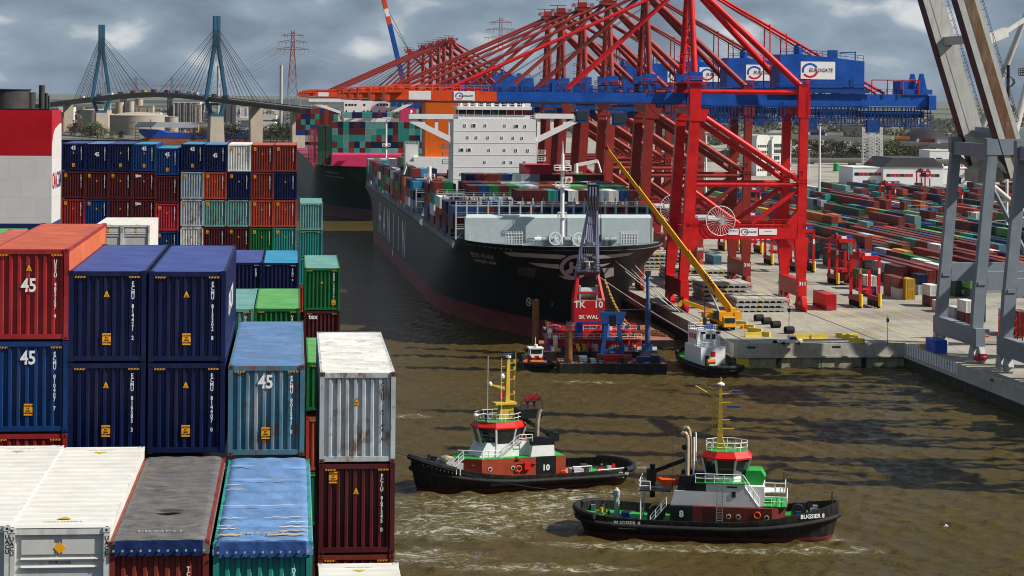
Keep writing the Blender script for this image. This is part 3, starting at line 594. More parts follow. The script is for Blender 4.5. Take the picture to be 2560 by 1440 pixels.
# ================================================================== hull tools
class Hull:
    def __init__(s, Bm, ztop, Lw, Ld, rake, fr, pc, q0):
        s.B = Bm / 2; s.zt = ztop; s.Lw = Lw; s.Ld = Ld; s.rake = rake; s.fr = fr; s.pc = pc; s.q0 = q0
    def par(s, z):
        f = max(0, min(1, z / s.zt)); g = f ** 1.7
        return s.rake * (1 - f) ** 1.2, s.Lw * (1 - g) + s.Ld * g, 1.15 + .95 * g, 1.7 + .4 * g
    def hw(s, y, z):
        y0, L, m, n = s.par(z); t = max(0, min(1, (y - y0) / L)); return s.B * (1 - (1 - t) ** n) ** (1 / m)
    def hit(s, px, py, off=.1):
        d = ray(px, py); lo, hi = (s.q0 - 60) / d.y, (s.q0 + 420) / d.y
        t = lo; st = 1.5
        while t < hi:
            P = EYE + d * t; u, v, z = s.fr.loc(P)
            if z < s.zt + 1 and abs(u - s.pc) < s.hw(v - s.q0, z): break
            t += st
        a, b_ = t - st, t
        for _ in range(18):
            mmid = (a + b_) / 2; P = EYE + d * mmid; u, v, z = s.fr.loc(P)
            if abs(u - s.pc) < s.hw(v - s.q0, z): b_ = mmid
            else: a = mmid
        P = EYE + d * (a - off); u, v, z = s.fr.loc(P); return (u - s.pc, v - s.q0, z)
    def build(s, name, mats, parent, ys, zs, boot, ztop_of_y, stern_cut):
        mb = MB(); k = len(zs)
        for sd in (-1, 1):
            rows = []
            for y in ys:
                r = []
                for z in zs:
                    zz = z if z < s.zt - 4.2 else (s.zt - 4.2) + (z - (s.zt - 4.2)) * (ztop_of_y(y) - (s.zt - 4.2)) / 4.2
                    h_ = s.hw(y + s.par(z)[0] * max(0, 1 - y / 60.), z) if y > 0 else 0.
                    yy = y + s.par(z)[0] * max(0, 1 - y / 60.)
                    if y > ys[-1] - 60: h_ *= 1 - .55 * ((y - ys[-1] + 60) / 60) ** 2 * max(0, 1 - z / (s.zt * .8))
                    r.append((sd * h_, yy, zz))
                rows.append(r)
            o = len(mb.v); mb.grid(rows)
            # boot-top faces
        nz = k - 1; nf = len(ys) - 1
        for i in range(len(mb.f)):
            j = i % nz; mb.m[i] = 1 if zs[j + 1] <= boot + .01 else 0
        # transom and deck
        n1 = len(ys) * k
        for j in range(k - 1): mb.add([mb.v[n1 - k + j], mb.v[n1 - k + j + 1], mb.v[2 * n1 - k + j + 1], mb.v[2 * n1 - k + j]], [(0, 1, 2, 3)], 0)
        for i in range(len(ys) - 1):
            a, b_ = mb.v[i * k + k - 1], mb.v[(i + 1) * k + k - 1]; c, d = mb.v[n1 + i * k + k - 1], mb.v[n1 + (i + 1) * k + k - 1]
            dz = .9 if i < 18 else .15
            mb.add([(a[0] * .985, a[1], a[2] - dz), (b_[0] * .985, b_[1], b_[2] - dz), (d[0] * .985, d[1], d[2] - dz), (c[0] * .985, c[1], c[2] - dz)], [(0, 1, 2, 3)], 2)
        return mb.obj(name, mats, parent, 50)
    def decal(s, rows, m, parent, name, sub=6, off=.14):
        def interp(r, n_):
            out = []
            for a, b_ in zip(r[:-1], r[1:]):
                for i in range(n_): out.append((a[0] + (b_[0] - a[0]) * i / n_, a[1] + (b_[1] - a[1]) * i / n_))
            return out + [r[-1]]
        rs = [interp(r, sub) for r in rows]; rows2 = []
        for r0, r1 in zip(rs[:-1], rs[1:]):
            for i in range(3): rows2.append([(a[0] + (b_[0] - a[0]) * i / 3, a[1] + (b_[1] - a[1]) * i / 3) for a, b_ in zip(r0, r1)])
        rows2.append(rs[-1])
        mb = MB(); mb.grid([[s.hit(x, y, off) for x, y in r] for r in rows2]); return mb.obj(name, m, parent)
    def words(s, string, px, py, kx, ky, slope, m, parent, shear=0., bold=.0):
        me = text_mesh(string, 1., bold=bold, shear=shear).copy()
        for v in me.vertices: v.co = s.hit(px + v.co.x * kx, py - v.co.y * ky + slope * v.co.x * kx, .14)
        return link('lettering', me, parent, m=m)
def lashing_bridge(parent, x0, x1, y, z0, z1, m, step=2.5, dep=1.1):
    mb = MB(); k = round((x1 - x0) / step)
    for i in range(k + 1):
        x = x0 + (x1 - x0) * i / k
        for yy in (y, y + dep): mb.box(x - .16, x + .16, yy - .1, yy + .1, z0, z1 + (.9 if yy == y else 0))
    zz = z0 + 2.6
    while zz <= z1 + .1:
        mb.box(x0, x1, y - .12, y + dep + .12, zz - .14, zz); mb.box(x0, x1, y - .04, y + .04, zz + .45, zz + .52); mb.box(x0, x1, y - .04, y + .04, zz + .95, zz + 1.02); zz += 2.7
    for i in range(0, k, 2):
        x = x0 + (x1 - x0) * i / k; mb.beam((x, y + .5, z0), (x + step, y + .5, z0 + 2.6), .1)
    return mb.obj('lashing_bridge', m, parent)
# ================================================================== the black ship at the quay
HB = Hull(48.2, 22.2, 92, 33, 9, QY, 74.1, 466)
hj = empty('container_ship', QY.w(74.1, 466, 0), QY.t, 'black-hulled container ship moored at the quay, HANJIN on its side', 'ship')
HULLK = mat('black_hull', (.006, .007, .01), .42, var=.3, streak=.3, streak_col=(.035, .03, .03), scale=.2, spec=.2); BOOT = mat('hull_boot_red', (.2, .035, .035), .5, var=.25, streak=.4, streak_col=(.06, .03, .03), scale=.25); plates(HULLK, (1, 2), 11, 2.6, .03, .25); plates(BOOT, (1, 2), 11, 2.6, .02, .15); DECKG = mat('deck_grey', (.14, .17, .18), .7)
ys = [0, .25, .7, 1.3, 2.2, 3.4, 5, 7, 9.5, 12, 15, 18, 21, 24, 27, 30, 33, 36, 40, 46, 54, 64, 76, 92, 115, 160, 220, 280, 340, 355, 370, 385, 400]
zs = [-2, 0, 2.2, 4.6, 5.4, 7, 9, 11, 13, 15, 17, 18, 19.2, 20.4, 21.4, 22.2]
def zt(y): return 22.2 if y < 30 else 22.2 - 3.2 * min(1, (y - 30) / 10)
HB.build('hull', [HULLK, BOOT, DECKG], hj, ys, zs, 4.6, zt, 0)
PALE = mat('bow_emblem_grey', (.4, .37, .37), .5, var=.12)
z1 = lambda *a: [(1280 + x / 4.8, 560 + y / 4.8) for x, y in a]
HB.decal([[(1256, 629.5), (1340, 634), (1405, 637), (1417, 640)], [(1276, 640.5), (1340, 644.5), (1395, 647.5), (1401, 648)]], PALE, hj, 'bow_stripe')
HB.decal([z1((960, 378), (1200, 365), (1465, 341)), z1((985, 420), (1200, 408), (1400, 380))], PALE, hj, 'bow_stripe')
HB.decal([z1((190, 462), (380, 475), (565, 486)), z1((300, 505), (400, 521), (572, 540))], PALE, hj, 'bow_stripe')
HB.decal([z1((990, 487), (1100, 480), (1185, 468)), z1((975, 527), (1060, 518), (1120, 500))], PALE, hj, 'bow_stripe')
HB.decal([z1((555, 615), (600, 622), (640, 628)), z1((625, 655), (660, 665), (700, 670))], PALE, hj, 'bow_stripe')
outer = [(768, 368), (690, 382), (620, 425), (575, 490), (572, 540), (595, 590), (650, 635), (710, 672), (770, 668), (850, 635), (915, 580), (945, 520), (940, 455), (900, 405), (840, 375), (768, 368)]
inner = [(768, 410), (715, 420), (660, 452), (620, 500), (618, 535), (635, 572), (680, 605), (725, 628), (765, 624), (825, 595), (872, 555), (898, 515), (893, 465), (862, 430), (815, 412), (768, 410)]
HB.decal([z1(*outer), z1(*inner)], PALE, hj, 'bow_emblem_ring', 2)
HB.decal([z1((690, 458), (736, 458)), z1((688, 540), (732, 540)), z1((640, 560), (728, 585)), z1((640, 592), (700, 596))], PALE, hj, 'bow_emblem_letter', 4, .2)
HB.decal([z1((736, 505), (800, 505)), z1((732, 540), (790, 540))], PALE, hj, 'bow_emblem_letter', 4, .2)
HB.decal([z1((800, 452), (852, 430)), z1((786, 520), (832, 520)), z1((760, 575), (806, 582))], PALE, hj, 'bow_emblem_letter', 4, .2)
HB.decal([z1((65, 516), (300, 528)), z1((75, 610), (265, 642))], mat('anchor_recess_grey', (.06, .06, .065), .5), hj, 'anchor_recess')
HB.decal([z1((1085, 530), (1222, 522)), z1((1118, 650), (1225, 622))], PALE, hj, 'anchor_recess')
for cx, cy in ((200, 935), (290, 948)):
    HB.decal([[(1280 + (cx + r_ * .62 * math.cos(a)) / 4.8, 560 + (cy + r_ * 1.05 * math.sin(a)) / 4.8) for a in [2 * math.pi * i / 14 for i in range(15)]] for r_ in (50, 38)], LETTER, hj, 'bow_thruster_mark', 1)
    for a in (.6, 2.17): HB.decal([[(1280 + (cx + sg * 44 * .62 * math.cos(a) + 4) / 4.8, 560 + (cy + sg * 44 * math.sin(a)) / 4.8) for sg in (-1, 0, 1)], [(1280 + (cx + sg * 44 * .62 * math.cos(a) - 4) / 4.8, 560 + (cy + sg * 44 * math.sin(a) + 6) / 4.8) for sg in (-1, 0, 1)]], LETTER, hj, 'bow_thruster_mark', 1)
HB.words('3', 1380, 761, 14, 13, 0, STEEL, hj)
HB.words('한진 아시아', 1207, 641, 12, 12, .17, LETTER, hj, shear=-.3); HB.words('HANJIN ASIA', 1214, 655, 9.5, 10, .17, LETTER, hj, shear=-.3)
for i, ch in enumerate('HANJIN'):            # tall serif-like capitals down the port side
    q = 770 - i * 22.5
    t = link('lettering', text_mesh(ch, 15.5, bold=.1, sx=1.25), hj, (-24.22, q - 466, 10.6), m=LETTER); t.rotation_euler = (R(90), 0, R(-90))
for i in range(9):
    px = 1172 + i * 13; py = 602 + i * 1.8
    HB.decal([[(px, py + 8), (px + 2.6, py + 8.2)], [(px, py + 10.5), (px + 2.6, py + 10.7)]], LETTER, hj, 'fairlead', 1)
# breakwater
BWM = mat('breakwater_grey', (.42, .48, .49), .5, var=.08, streak=.15, streak_col=(.2, .2, .2))
b = MB(); b.prism([(-22.6, 21), (20.8, 21), (20.8, 27), (-22.6, 27)], 26.4, 26.6, 'y'); b.add([(-22.6, 26.4, 27), (20.8, 26.4, 27), (20.8, 28.6, 27.7), (-22.0, 28.6, 27.7)], [(0, 1, 2, 3)]); b.box(-22.65, -22.5, 26.3, 28.5, 21, 27.2); b.box(20.75, 20.9, 26.3, 28.5, 21, 27.2)
b.obj('breakwater', BWM, hj)
for x in (-9, 1, 9): b = MB(); b.box(x, x + .3, 26.25, 26.4, 21.2, 27); b.obj('breakwater_stiffener', BWM, hj)
# fore mast
def mast(parent, px, ybase, ytop, q, zb):
    u, zt_ = QY.at_v(px, ytop, q); x = u - 74.1; y = q - 466; e = MB()
    e.tube((x, y, zb), (x, y, zt_ - 3), .55, 12, .38); e.tube((x, y, zt_ - 3), (x, y, zt_), .2, 8, .06)
    e.obj('foremast', WHITE, parent, 40)
    for py, r in ((425, 1.9), (467, 1.6), (543, .9)):
        _, zp = QY.at_v(px, py, q); p = MB(); p.box(x - r, x + r, y - 1, y + 1, zp - .1, zp); p.rail([(x - r, y - 1, zp), (x + r, y - 1, zp), (x + r, y + 1, zp), (x - r, y + 1, zp), (x - r, y - 1, zp)], 1.1, 1.2, .05); p.obj('mast_platform', WHITE, parent)
    _, zp = QY.at_v(px, 432, q); p = MB(); p.box(x + .6, x + 2.2, y - .6, y + .6, zp - 2.2, zp - .9); p.obj('mast_light_box', WHITE, parent); p = MB(); p.tube((x + 1.5, y - .62, zp - 1.5), (x + 1.5, y - .7, zp - 1.5), .42, 12); p.obj('mast_lamp', flat('lamp_red', (.5, .08, .03)), parent)
mast(hj, 1407, 600, 352, 489, 21)
# foredeck fittings
def wheel(parent, c, r, nm='winch_drum', m=WHITE, spokes=5):
    mb = MB(); n_ = 24
    for yy in (-.25, .25):
        mb.grid([[(c[0] + rr * math.cos(a), c[1] + yy, c[2] + rr * math.sin(a)) for a in [2 * math.pi * i / n_ for i in range(n_)]] for rr in (r, r * .8)], closed=True)
    mb.grid([[(c[0] + r * math.cos(a), c[1] + yy, c[2] + r * math.sin(a)) for a in [2 * math.pi * i / n_ for i in range(n_)]] for yy in (-.25, .25)], closed=True)
    for i in range(spokes):
        a = math.pi * 2 * i / spokes + .3; mb.beam(c, (c[0] + r * .85 * math.cos(a), c[1], c[2] + r * .85 * math.sin(a)), .3, .3)
    mb.tube((c[0], c[1] - .4, c[2]), (c[0], c[1] + .4, c[2]), r * .2, 10); return mb.obj(nm, m, parent)
def fpt(px, py, y): u, z = QY.at_v(px, py, 466 + y); return (u - 74.1, y, z)
wheel(hj, fpt(1388, 596, 15), 1.5); wheel(hj, fpt(1447, 598, 15), 1.55)
for px in (1345, 1362, 1372, 1420, 1470, 1500, 1516, 1530):
    c = fpt(px, 604, 16); b = MB(); rr = random.Random(px); b.box(c[0] - 1, c[0] + 1, 15.5, 17, 21.3, 22.4 + rr.random()); b.tube((c[0] - .9, 15.3, 22.8), (c[0] + .9, 15.3, 22.8), .5, 10); b.box(c[0] - .3, c[0] + .3, 15.2, 15.6, 22.6, 23.6); b.obj('windlass', WHITE if px % 2 else STEEL, hj)
for px in (1285, 1572):
    c = fpt(px, 600, 18); b = MB()
    for k_ in range(5): b.box(c[0] - 2, c[0] + 2, 17.2, 18.8, 21.4 + k_ * .62, 21.5 + k_ * .62)
    for k_ in range(7): b.box(c[0] - 2 + k_ * .62, c[0] - 1.9 + k_ * .62, 17.2, 18.8, 21.4, 24.4)
    b.obj('white_rack', WHITE, hj)
b = MB()
b.rail([fpt(1165, 596, 29), fpt(1180, 600, 22)], 1.1, 2); b.obj('deck_rail', RAILW, hj)
# lashing bridges and deck edge
LBM = mat('lashing_pale_grey', (.44, .47, .47), .5, var=.12, streak=.2)
for y in (42, 57.5, 74.5, 91.5, 108.5): lashing_bridge(hj, -23.2, 22.8, y, 18.9 if y > 45 else 21, 29.2 if y < 60 else 29.5, LBM if y < 60 else STEEL)
for y in range(158, 400, 17): lashing_bridge(hj, -23.2, 0, y, 18.9, 27, STEEL)
b = MB(); b.rail([(-23.9, 40, 19), (-23.9, 395, 19)], 1.2, 2.2, .06); b.obj('side_rail', STEEL, hj)
b = MB()
for i in range(60):
    y = 44 + i * 5.9; b.box(-24.0, -23.2, y, y + .5, 19, 20.6 + (i % 3) * .5)
b.obj('side_posts', STEEL, hj)['kind'] = 'stuff'
# house
PH = 600
def hpt(px, py, q=PH): u, z = QY.at_v(px, py, q); return u - 74.1, z
hx0, hz1 = hpt(1134, 297); hx1, _ = hpt(1340, 297); y0 = PH - 466
HW = mat('house_white', (.76, .76, .75), .45, var=.05, streak=.12, streak_col=(.5, .48, .44), scale=.35)
b = MB(); b.box(hx0, hx1, y0, y0 + 14, 19, hz1); house = b.obj('deckhouse', HW, hj)
for k_ in range(1, 7):
    z = hz1 - k_ * 3.35; b = MB(); b.box(hx0 - .01, hx1 + .01, y0 - .05, y0, z - .06, z + .06); b.obj('deck_seam', mat('house_seam', (.62, .62, .61), .5, var=0), house)
zz = lambda x, y: (1000 + x / 5.333, 240 + y / 5.333)
for x, y, w, h_ in [(868, 391, 22, 36), (986, 392, 46, 36), (1141, 391, 20, 28), (1402, 393, 20, 28), (1555, 400, 46, 36), (1673, 401, 22, 36), (905, 550, 20, 28), (1023, 551, 20, 28), (1176, 552, 20, 28), (1362, 554, 20, 28), (1514, 556, 20, 28), (1632, 558, 20, 28), (823, 716, 46, 34), (922, 716, 46, 34), (1192, 716, 20, 28), (1397, 717, 20, 28), (1550, 722, 22, 38), (1708, 725, 22, 38), (1134, 877, 20, 28), (1395, 880, 20, 28), (1489, 880, 20, 28), (1666, 881, 20, 28), (817, 1037, 20, 28), (978, 1037, 20, 28), (1132, 1038, 20, 28), (1241, 1039, 20, 28)]:
    cx, cz = hpt(*zz(x, y)); ww, hh = w / 5.333 / 8.9 / 2, h_ / 5.333 / 8.9 / 2
    b = MB(); b.box(cx - ww, cx + ww, y0 - .1, y0 - .01, cz - hh, cz + hh); f = b.obj('window', GLASS, house)
    b = MB()
    for s_ in (-1, 1): b.box(cx + s_ * ww - .06, cx + s_ * ww + .06, y0 - .14, y0 - .02, cz - hh - .06, cz + hh + .06)
    b.box(cx - ww, cx + ww, y0 - .14, y0 - .02, cz + hh, cz + hh + .08); b.obj('frame', HW, f)
# wheelhouse with slanted windows
bx0, zb = hpt(1146, 296); bx1, _ = hpt(1326, 296); _, zc = hpt(1146, 288); _, zd = hpt(1146, 275); _, ze = hpt(1146, 268)
b = MB(); b.box(bx0, bx1, y0 + .5, y0 + 12, hz1, hz1 + 1.0); b.box(bx0 - .3, bx1 + .3, y0 - .3, y0 + 12, hz1 + 2.6, hz1 + 3.5); wh = b.obj('wheelhouse', HW, hj)
nwin = 9
for i in range(nwin):
    xa = bx0 + (bx1 - bx0) * i / nwin; xb = bx0 + (bx1 - bx0) * (i + 1) / nwin
    b = MB(); b.add([(xa + .12, y0 + .5, hz1 + 1.0), (xb - .12, y0 + .5, hz1 + 1.0), (xb - .12, y0 - .1, hz1 + 2.6), (xa + .12, y0 - .1, hz1 + 2.6)], [(0, 1, 2, 3)]); b.obj('window_pane', GLASS, wh)
    b = MB(); b.beam((xa, y0 + .5, hz1 + 1), (xa, y0 - .1, hz1 + 2.6), .2, .2); b.obj('mullion', HW, wh)
b = MB(); b.box(bx0 + .4, bx1 - .4, y0 + 1.5, y0 + 11.5, hz1 + 1, hz1 + 2.6); b.obj('wheelhouse_interior', DARK, wh)
b = MB(); b.rail([(bx0, y0 - .2, hz1 + 3.5), (bx1, y0 - .2, hz1 + 3.5), (bx1, y0 + 12, hz1 + 3.5)], 1.2, 1.4, .06); b.rail([(hx0, y0 - .02, hz1), (hx1, y0 - .02, hz1)], 1.1, 1.4, .05); b.obj('top_rail', RAILW, wh)
rr = random.Random(3)
for i in range(9):
    x = bx0 + 1 + i * 2.2; b = MB(); h_ = 1 + rr.random() * 1.6; b.box(x - .35, x + .35, y0 + 2, y0 + 3, hz1 + 3.5, hz1 + 3.5 + h_ * .6); b.tube((x, y0 + 2.5, hz1 + 3.5), (x, y0 + 2.5, hz1 + 3.5 + h_), .14, 6); b.obj('roof_fitting', HW, wh)
# bridge wings
for sg, pxs in ((-1, (1023, 1134)), (1, (1448, 1340))):
    xo, zo = hpt(pxs[0], 289); xi, _ = hpt(pxs[1], 289)
    wroot = MB(); wroot.box(min(xo, xi), max(xo, xi), y0, y0 + 3, zo - .9, zo + .45); w_ = wroot.obj('bridge_wing', HW, hj)
    xd, zdn = hpt(pxs[1], 352)
    xl, zl = hpt(pxs[0], 300)
    b = MB(); b.beam((xl + (.5 if sg < 0 else -.5), y0 + .8, zl), (xd, y0 + .8, zdn), 1.0, 1.5); b.obj('wing_brace', HW, w_)
    for fr_ in (.33, .62, .93):
        x = xo + (xi - xo) * fr_; zl2 = zl + (zdn - zl) * fr_; b = MB(); b.beam((x, y0 + .8, zo - .8), (x, y0 + .8, zl2), .9, .9); b.obj('wing_strut', HW, w_)
    b = MB(); b.lathe([(.0, .6), (.35, .4), (.35, 0), (.2, -.3)], (xo - sg * .6, y0 + 1, zo + 1.0), 10); b.obj('wing_light', HW, w_)
# orange funnel and casing behind the house
u0, zf1 = QY.at_v(1063, 392, 702); u1, _ = QY.at_v(1133, 392, 702)
b = MB(); b.box(u0 - 74.1, u1 - 74.1 + 8, 236, 250, zf1, 57); b.obj('funnel', mat('funnel_orange', (.62, .11, .004), .45, var=.12, streak=.2), hj)
b = MB(); b.box(u0 - 74.1 - 4, u1 - 74.1 + 8, 233, 255, 19, zf1); b.obj('engine_casing', WHITE, hj)
u0, z0_ = QY.at_v(1014, 362, 700); u1, _ = QY.at_v(1046, 362, 700)
b = MB(); b.box(u0 - 74.1, u1 - 74.1, 234.1, 240, 19, z0_); b.rail([(u0 - 74.1, 234, z0_), (u1 - 74.1, 234, z0_)], 1.2, 1); b.obj('vent_house', WHITE, hj)
# provision cranes
for px, py, sg in ((1073, 445, 1), (1440, 440, -1)):
    x, z = hpt(px, py, 590); b = MB(); b.tube((x, 124, 19), (x, 124, z + 3.2), .8, 10, .6); b.beam((x, 124, z + 3), (x - sg * 6, 124, z + 4.2), .8, .9); b.tube((x - sg * 6, 124, z + 4.2), (x - sg * 7, 124, z + 1), .3, 6); b.rail([(x - 1.5, 123, z), (x + 1.5, 123, z), (x + 1.5, 125, z)], 1.1, 1, .05); b.obj('deck_crane', WHITE, hj)
for k_ in range(4):
    x, z = hpt(1345, 385 + k_ * 17, 602); b = MB(); b.box(x, x + 2.2, 136, 138, z - .12, z); b.rail([(x, 136, z), (x + 2.2, 136, z), (x + 2.2, 138, z)], 1.1, 1, .05); b.obj('side_balcony', WHITE, hj)
    x, z = hpt(1128, 352 + k_ * 19, 602); b = MB(); b.box(x - 2.4, x + .4, 136, 138, z - .12, z); b.rail([(x + .4, 136, z), (x - 2.4, 136, z), (x - 2.4, 138, z)], 1.1, 1, .05); b.obj('side_balcony', WHITE, hj)
# its containers
HJG = 'containers on the black-hulled ship'
rc_ = random.Random(11)
PAL = ['maroon'] * 4 + ['brown'] * 2 + ['rust'] * 3 + ['navy'] * 3 + ['blue'] * 2 + ['green'] * 2 + ['teal'] * 2 + ['grey'] * 2 + ['silver', 'white', 'white', 'orange', 'steelblue', 'dgreen', 'sky']
hjc = [(44, [3] * 19, 2.6), (60.5, [3, 3, 3, 0, 3, 3, 3] + [4] * 12, 2.75), (77.5, [3, 3, 0, 4, 4, 4, 4, 4, 4, 4] + [4] * 9, 2.85), (94.5, [4, 4, 3, 4] + [4] * 15, 2.9), (111.5, [4, 4, 4, 3] + [5] * 15, 2.62)]
def bayname(i): return 'bay %s from the breakwater' % ORD[i]
FIX = {(1, 7): 'maroon', (1, 8): 'maroon', (1, 9): 'maroon', (1, 10): 'teal', (1, 11): 'navy', (1, 12): 'white', (1, 13): 'maroon', (1, 14): 'grey', (1, 15): 'grey', (1, 16): 'white', (1, 17): 'blue', (1, 18): 'maroon', (2, 4): 'blue', (2, 5): 'green', (2, 6): 'maroon', (2, 7): 'green', (2, 8): 'tealp', (2, 9): 'silver', (2, 10): 'rust', (2, 11): 'rust', (2, 12): 'white', (2, 13): 'lgreen', (2, 14): 'lgreen', (3, 3): 'maroon', (3, 4): 'navy', (3, 5): 'rust', (3, 6): 'rust', (3, 7): 'silver', (3, 8): 'white', (3, 9): 'silver', (3, 10): 'grey'}
for bi, (y, tiers, Hh) in enumerate(hjc):
    for ci, k_ in enumerate(tiers):
        for t_ in range(k_):
            if ci > 0 and t_ < k_ - 1 and not (bi == 0): continue
            if bi == 0 and t_ < 1: continue
            c = FIX.get((bi, ci)) if t_ == k_ - 1 and (bi, ci) in FIX else rc_.choice(PAL)
            if bi == 0: c = rc_.choice(['navy', 'blue', 'blue', 'maroon'])
            u = 74.1 - 23.8 + ci * 2.52
            small(QY, u, 466 + y, 20.7 + t_ * (Hh + .02), L40, Hh, c, '%s container, %s row from port, %s tier, %s bay of black ship' % (CN[c], ORD[ci], ORD[t_], ORD[bi]), HJG, keep=bi > 0 and t_ >= k_ - 2)
for i in range(3): small(QY, 74.1 + 2.3 + i * 2.5, 466 + 111.5, 20.7 + 5 * 2.64, L40, 2.6, 'pinkred', ['left', 'middle', 'right'][i] + ' of three bright red containers before the white deckhouse', HJG)
for bi, y in enumerate(range(160, 392, 17)):
    for ci in range(9):
        k_ = rc_.choice([3, 4, 4, 5]) if ci else 4
        for t_ in range(k_):
            if ci > 0 and t_ < k_ - 1: continue
            c = rc_.choice(PAL); small(QY, 74.1 - 23.8 + ci * 2.52, 466 + y + 1.8, 19.2 + t_ * 2.64, L40, 2.6, c, '%s container, %s row from port, %s bay behind black ship deckhouse' % (CN[c], ORD[ci], ORD[bi]), HJG, keep=bi < 2 and ci < 6 and t_ == k_ - 1)
# ================================================================== the green ship astern of it
GB = Hull(52, 24, 90, 34, 9, QY, 59.5, 932)
gs = empty('container_ship', QY.w(59.5, 932, 0), QY.t, 'dark green container ship with pink breakwater behind the black one', 'ship')
HULLG = mat('green_hull', (.008, .045, .035), .4, var=.25, streak=.3, streak_col=(.1, .12, .1), scale=.15, spec=.2)
plates(HULLG, (1, 2), 11, 2.6, .03, .2)
def zt2(y): return 24 if y < 30 else 24 - 2. * min(1, (y - 30) / 10)
GB.build('hull', [HULLG, mat('green_ship_boot', (.14, .07, .08), .5, var=.2), mat('deck_red', (.25, .03, .06), .6)], gs, ys, [z * 24 / 22.2 for z in zs], 5., zt2, 0)
for i in range(14):
    px, py = (815 + i * 5 if i < 6 else 815 + (i - 6) * 6), (427 + i * .8 if i < 6 else 437 + (i - 6) * .8); GB.decal([[(px, py), (px + 3.4, py + .6)], [(px + 1, py + 4), (px + 4.2, py + 4.6)]], STEEL, gs, 'faint_bow_mark', 1)
PINK = mat('pink_red_paint', (.48, .03, .1), .5, var=.1)
u0, zA = QY.at_v(831, 387, 958); u1, _ = QY.at_v(1045, 387, 958)
b = MB(); b.box(u0 - 59.5, u1 - 59.5, 26, 26.4, 22.5, zA); b.add([(u0 - 59.5, 26, zA), (u1 - 59.5, 26, zA), (u1 - 59.5, 28, zA + .9), (u0 - 59.5, 28, zA + .9)], [(0, 1, 2, 3)]); b.obj('breakwater', PINK, gs)
u0, zA = QY.at_v(831, 304, 968); pit = 13.72 * 968 / F
GSG = 'containers on the green ship'; rg = random.Random(21)
GP = ['teal'] * 5 + ['tealp'] * 5 + ['maroon'] * 3 + ['rust'] * 2 + ['navy'] * 2
for ci in range(-2, 17):
    for t_ in range(5 if ci >= 0 else 6):
        c = rg.choice(GP) if ci >= 0 else 'dgreen'  # the two port stacks are teal boxes; dark green paints in their shade
        small(QY, u0 + ci * pit + (0 if ci >= 0 else (-.8 if ci == -1 else -1.4)), 968 - (8 if ci < 0 else 0), zA - (t_ + 1) * 2.93 - (1.6 if ci < 0 else 0), L40, 2.9, c, '%s container, %s column, %s tier down, front wall of green ship' % (CN[c], ORD[ci + 2], ORD[t_]), GSG, door=rg.random() < .12, keep=t_ < 4 and ci < 16)
for ci in range(10):
    c = rg.choice(GP); small(QY, u0 + (ci + 3.5) * pit, 1060, zA + .6, L40, 2.9, c, '', GSG, keep=False)
for ci in range(15):
    for t_ in range(5):
        uu, zz_ = QY.at_v(741, 271, 1180); c = rg.choice(['teal', 'navy', 'navy', 'maroon', 'maroon', 'rust', 'blue'])
        if ci == 0 and t_ == 0: continue
        if ci < 9: small(QY, uu + ci * 2.52, 1180, zz_ - (t_ + 1) * 2.93, L40, 2.9, c, '', GSG, keep=False)
for y in (52, 75, 98, 121, 144): lashing_bridge(gs, -25.4, -14, y, 22, 38, mat('lashing_red', (.28, .02, .05), .55), 2.8)
u0, zA = QY.at_v(860, 247, 1105); u1, _ = QY.at_v(974, 247, 1105); _, zB = QY.at_v(860, 315, 1105)
b = MB(); b.box(u0 - 59.5, u1 - 59.5, 173, 187, 24, zA); g2 = b.obj('deckhouse', HW, gs)
for sg, xa, xb in ((-1, 772, 860), (1, 1040, 974)):
    a, zz1 = QY.at_v(xa, 252, 1105); c_, zz2 = QY.at_v(xb, 284, 1105); b = MB(); b.box(min(a, c_) - 59.5, max(a, c_) - 59.5, 173, 176, zz1 - .5, zz1 + 1); b.beam((a - 59.5, 174, zz1 - .3), (c_ - 59.5, 174, zz2), .9, 1.4)
    b.beam(((a + c_) / 2 - 59.5, 174, zz1), ((a + c_) / 2 - 59.5, 174, (zz1 + zz2) / 2), .8, .8); b.obj('bridge_wing', HW, gs)
for px in (866, 874, 881, 889, 911, 944, 953, 960, 968): x, z = QY.at_v(px, 262, 1105); b = MB(); b.box(x - 60, x - 59, 172.9, 173, z - .5, z + .5); b.obj('window', GLASS, g2)
for px in (866, 885, 910, 920, 928, 948, 966): x, z = QY.at_v(px, 278, 1105); b = MB(); b.box(x - 59.8, x - 59.2, 172.9, 173, z - .45, z + .45); b.obj('window', GLASS, g2)
u0, z0_ = QY.at_v(1003, 270, 1115); b = MB(); b.box(u0 - 59.5, u0 - 59.5 + 8, 186, 196, 24, z0_); b.obj('funnel', PINK, gs)
u0, z0_ = QY.at_v(966, 300, 950); b = MB(); b.tube((u0 - 59.5, 18, 23), (u0 - 59.5, 18, z0_), .5, 10, .35)
for py in (300, 365):
    _, zp = QY.at_v(966, py, 950); b.box(u0 - 61.2, u0 - 57.8, 17, 19, zp - .2, zp); b.rail([(u0 - 61.2, 17, zp), (u0 - 57.8, 17, zp)], 1.1, 1.1, .08)
b.obj('foremast', WHITE, gs)
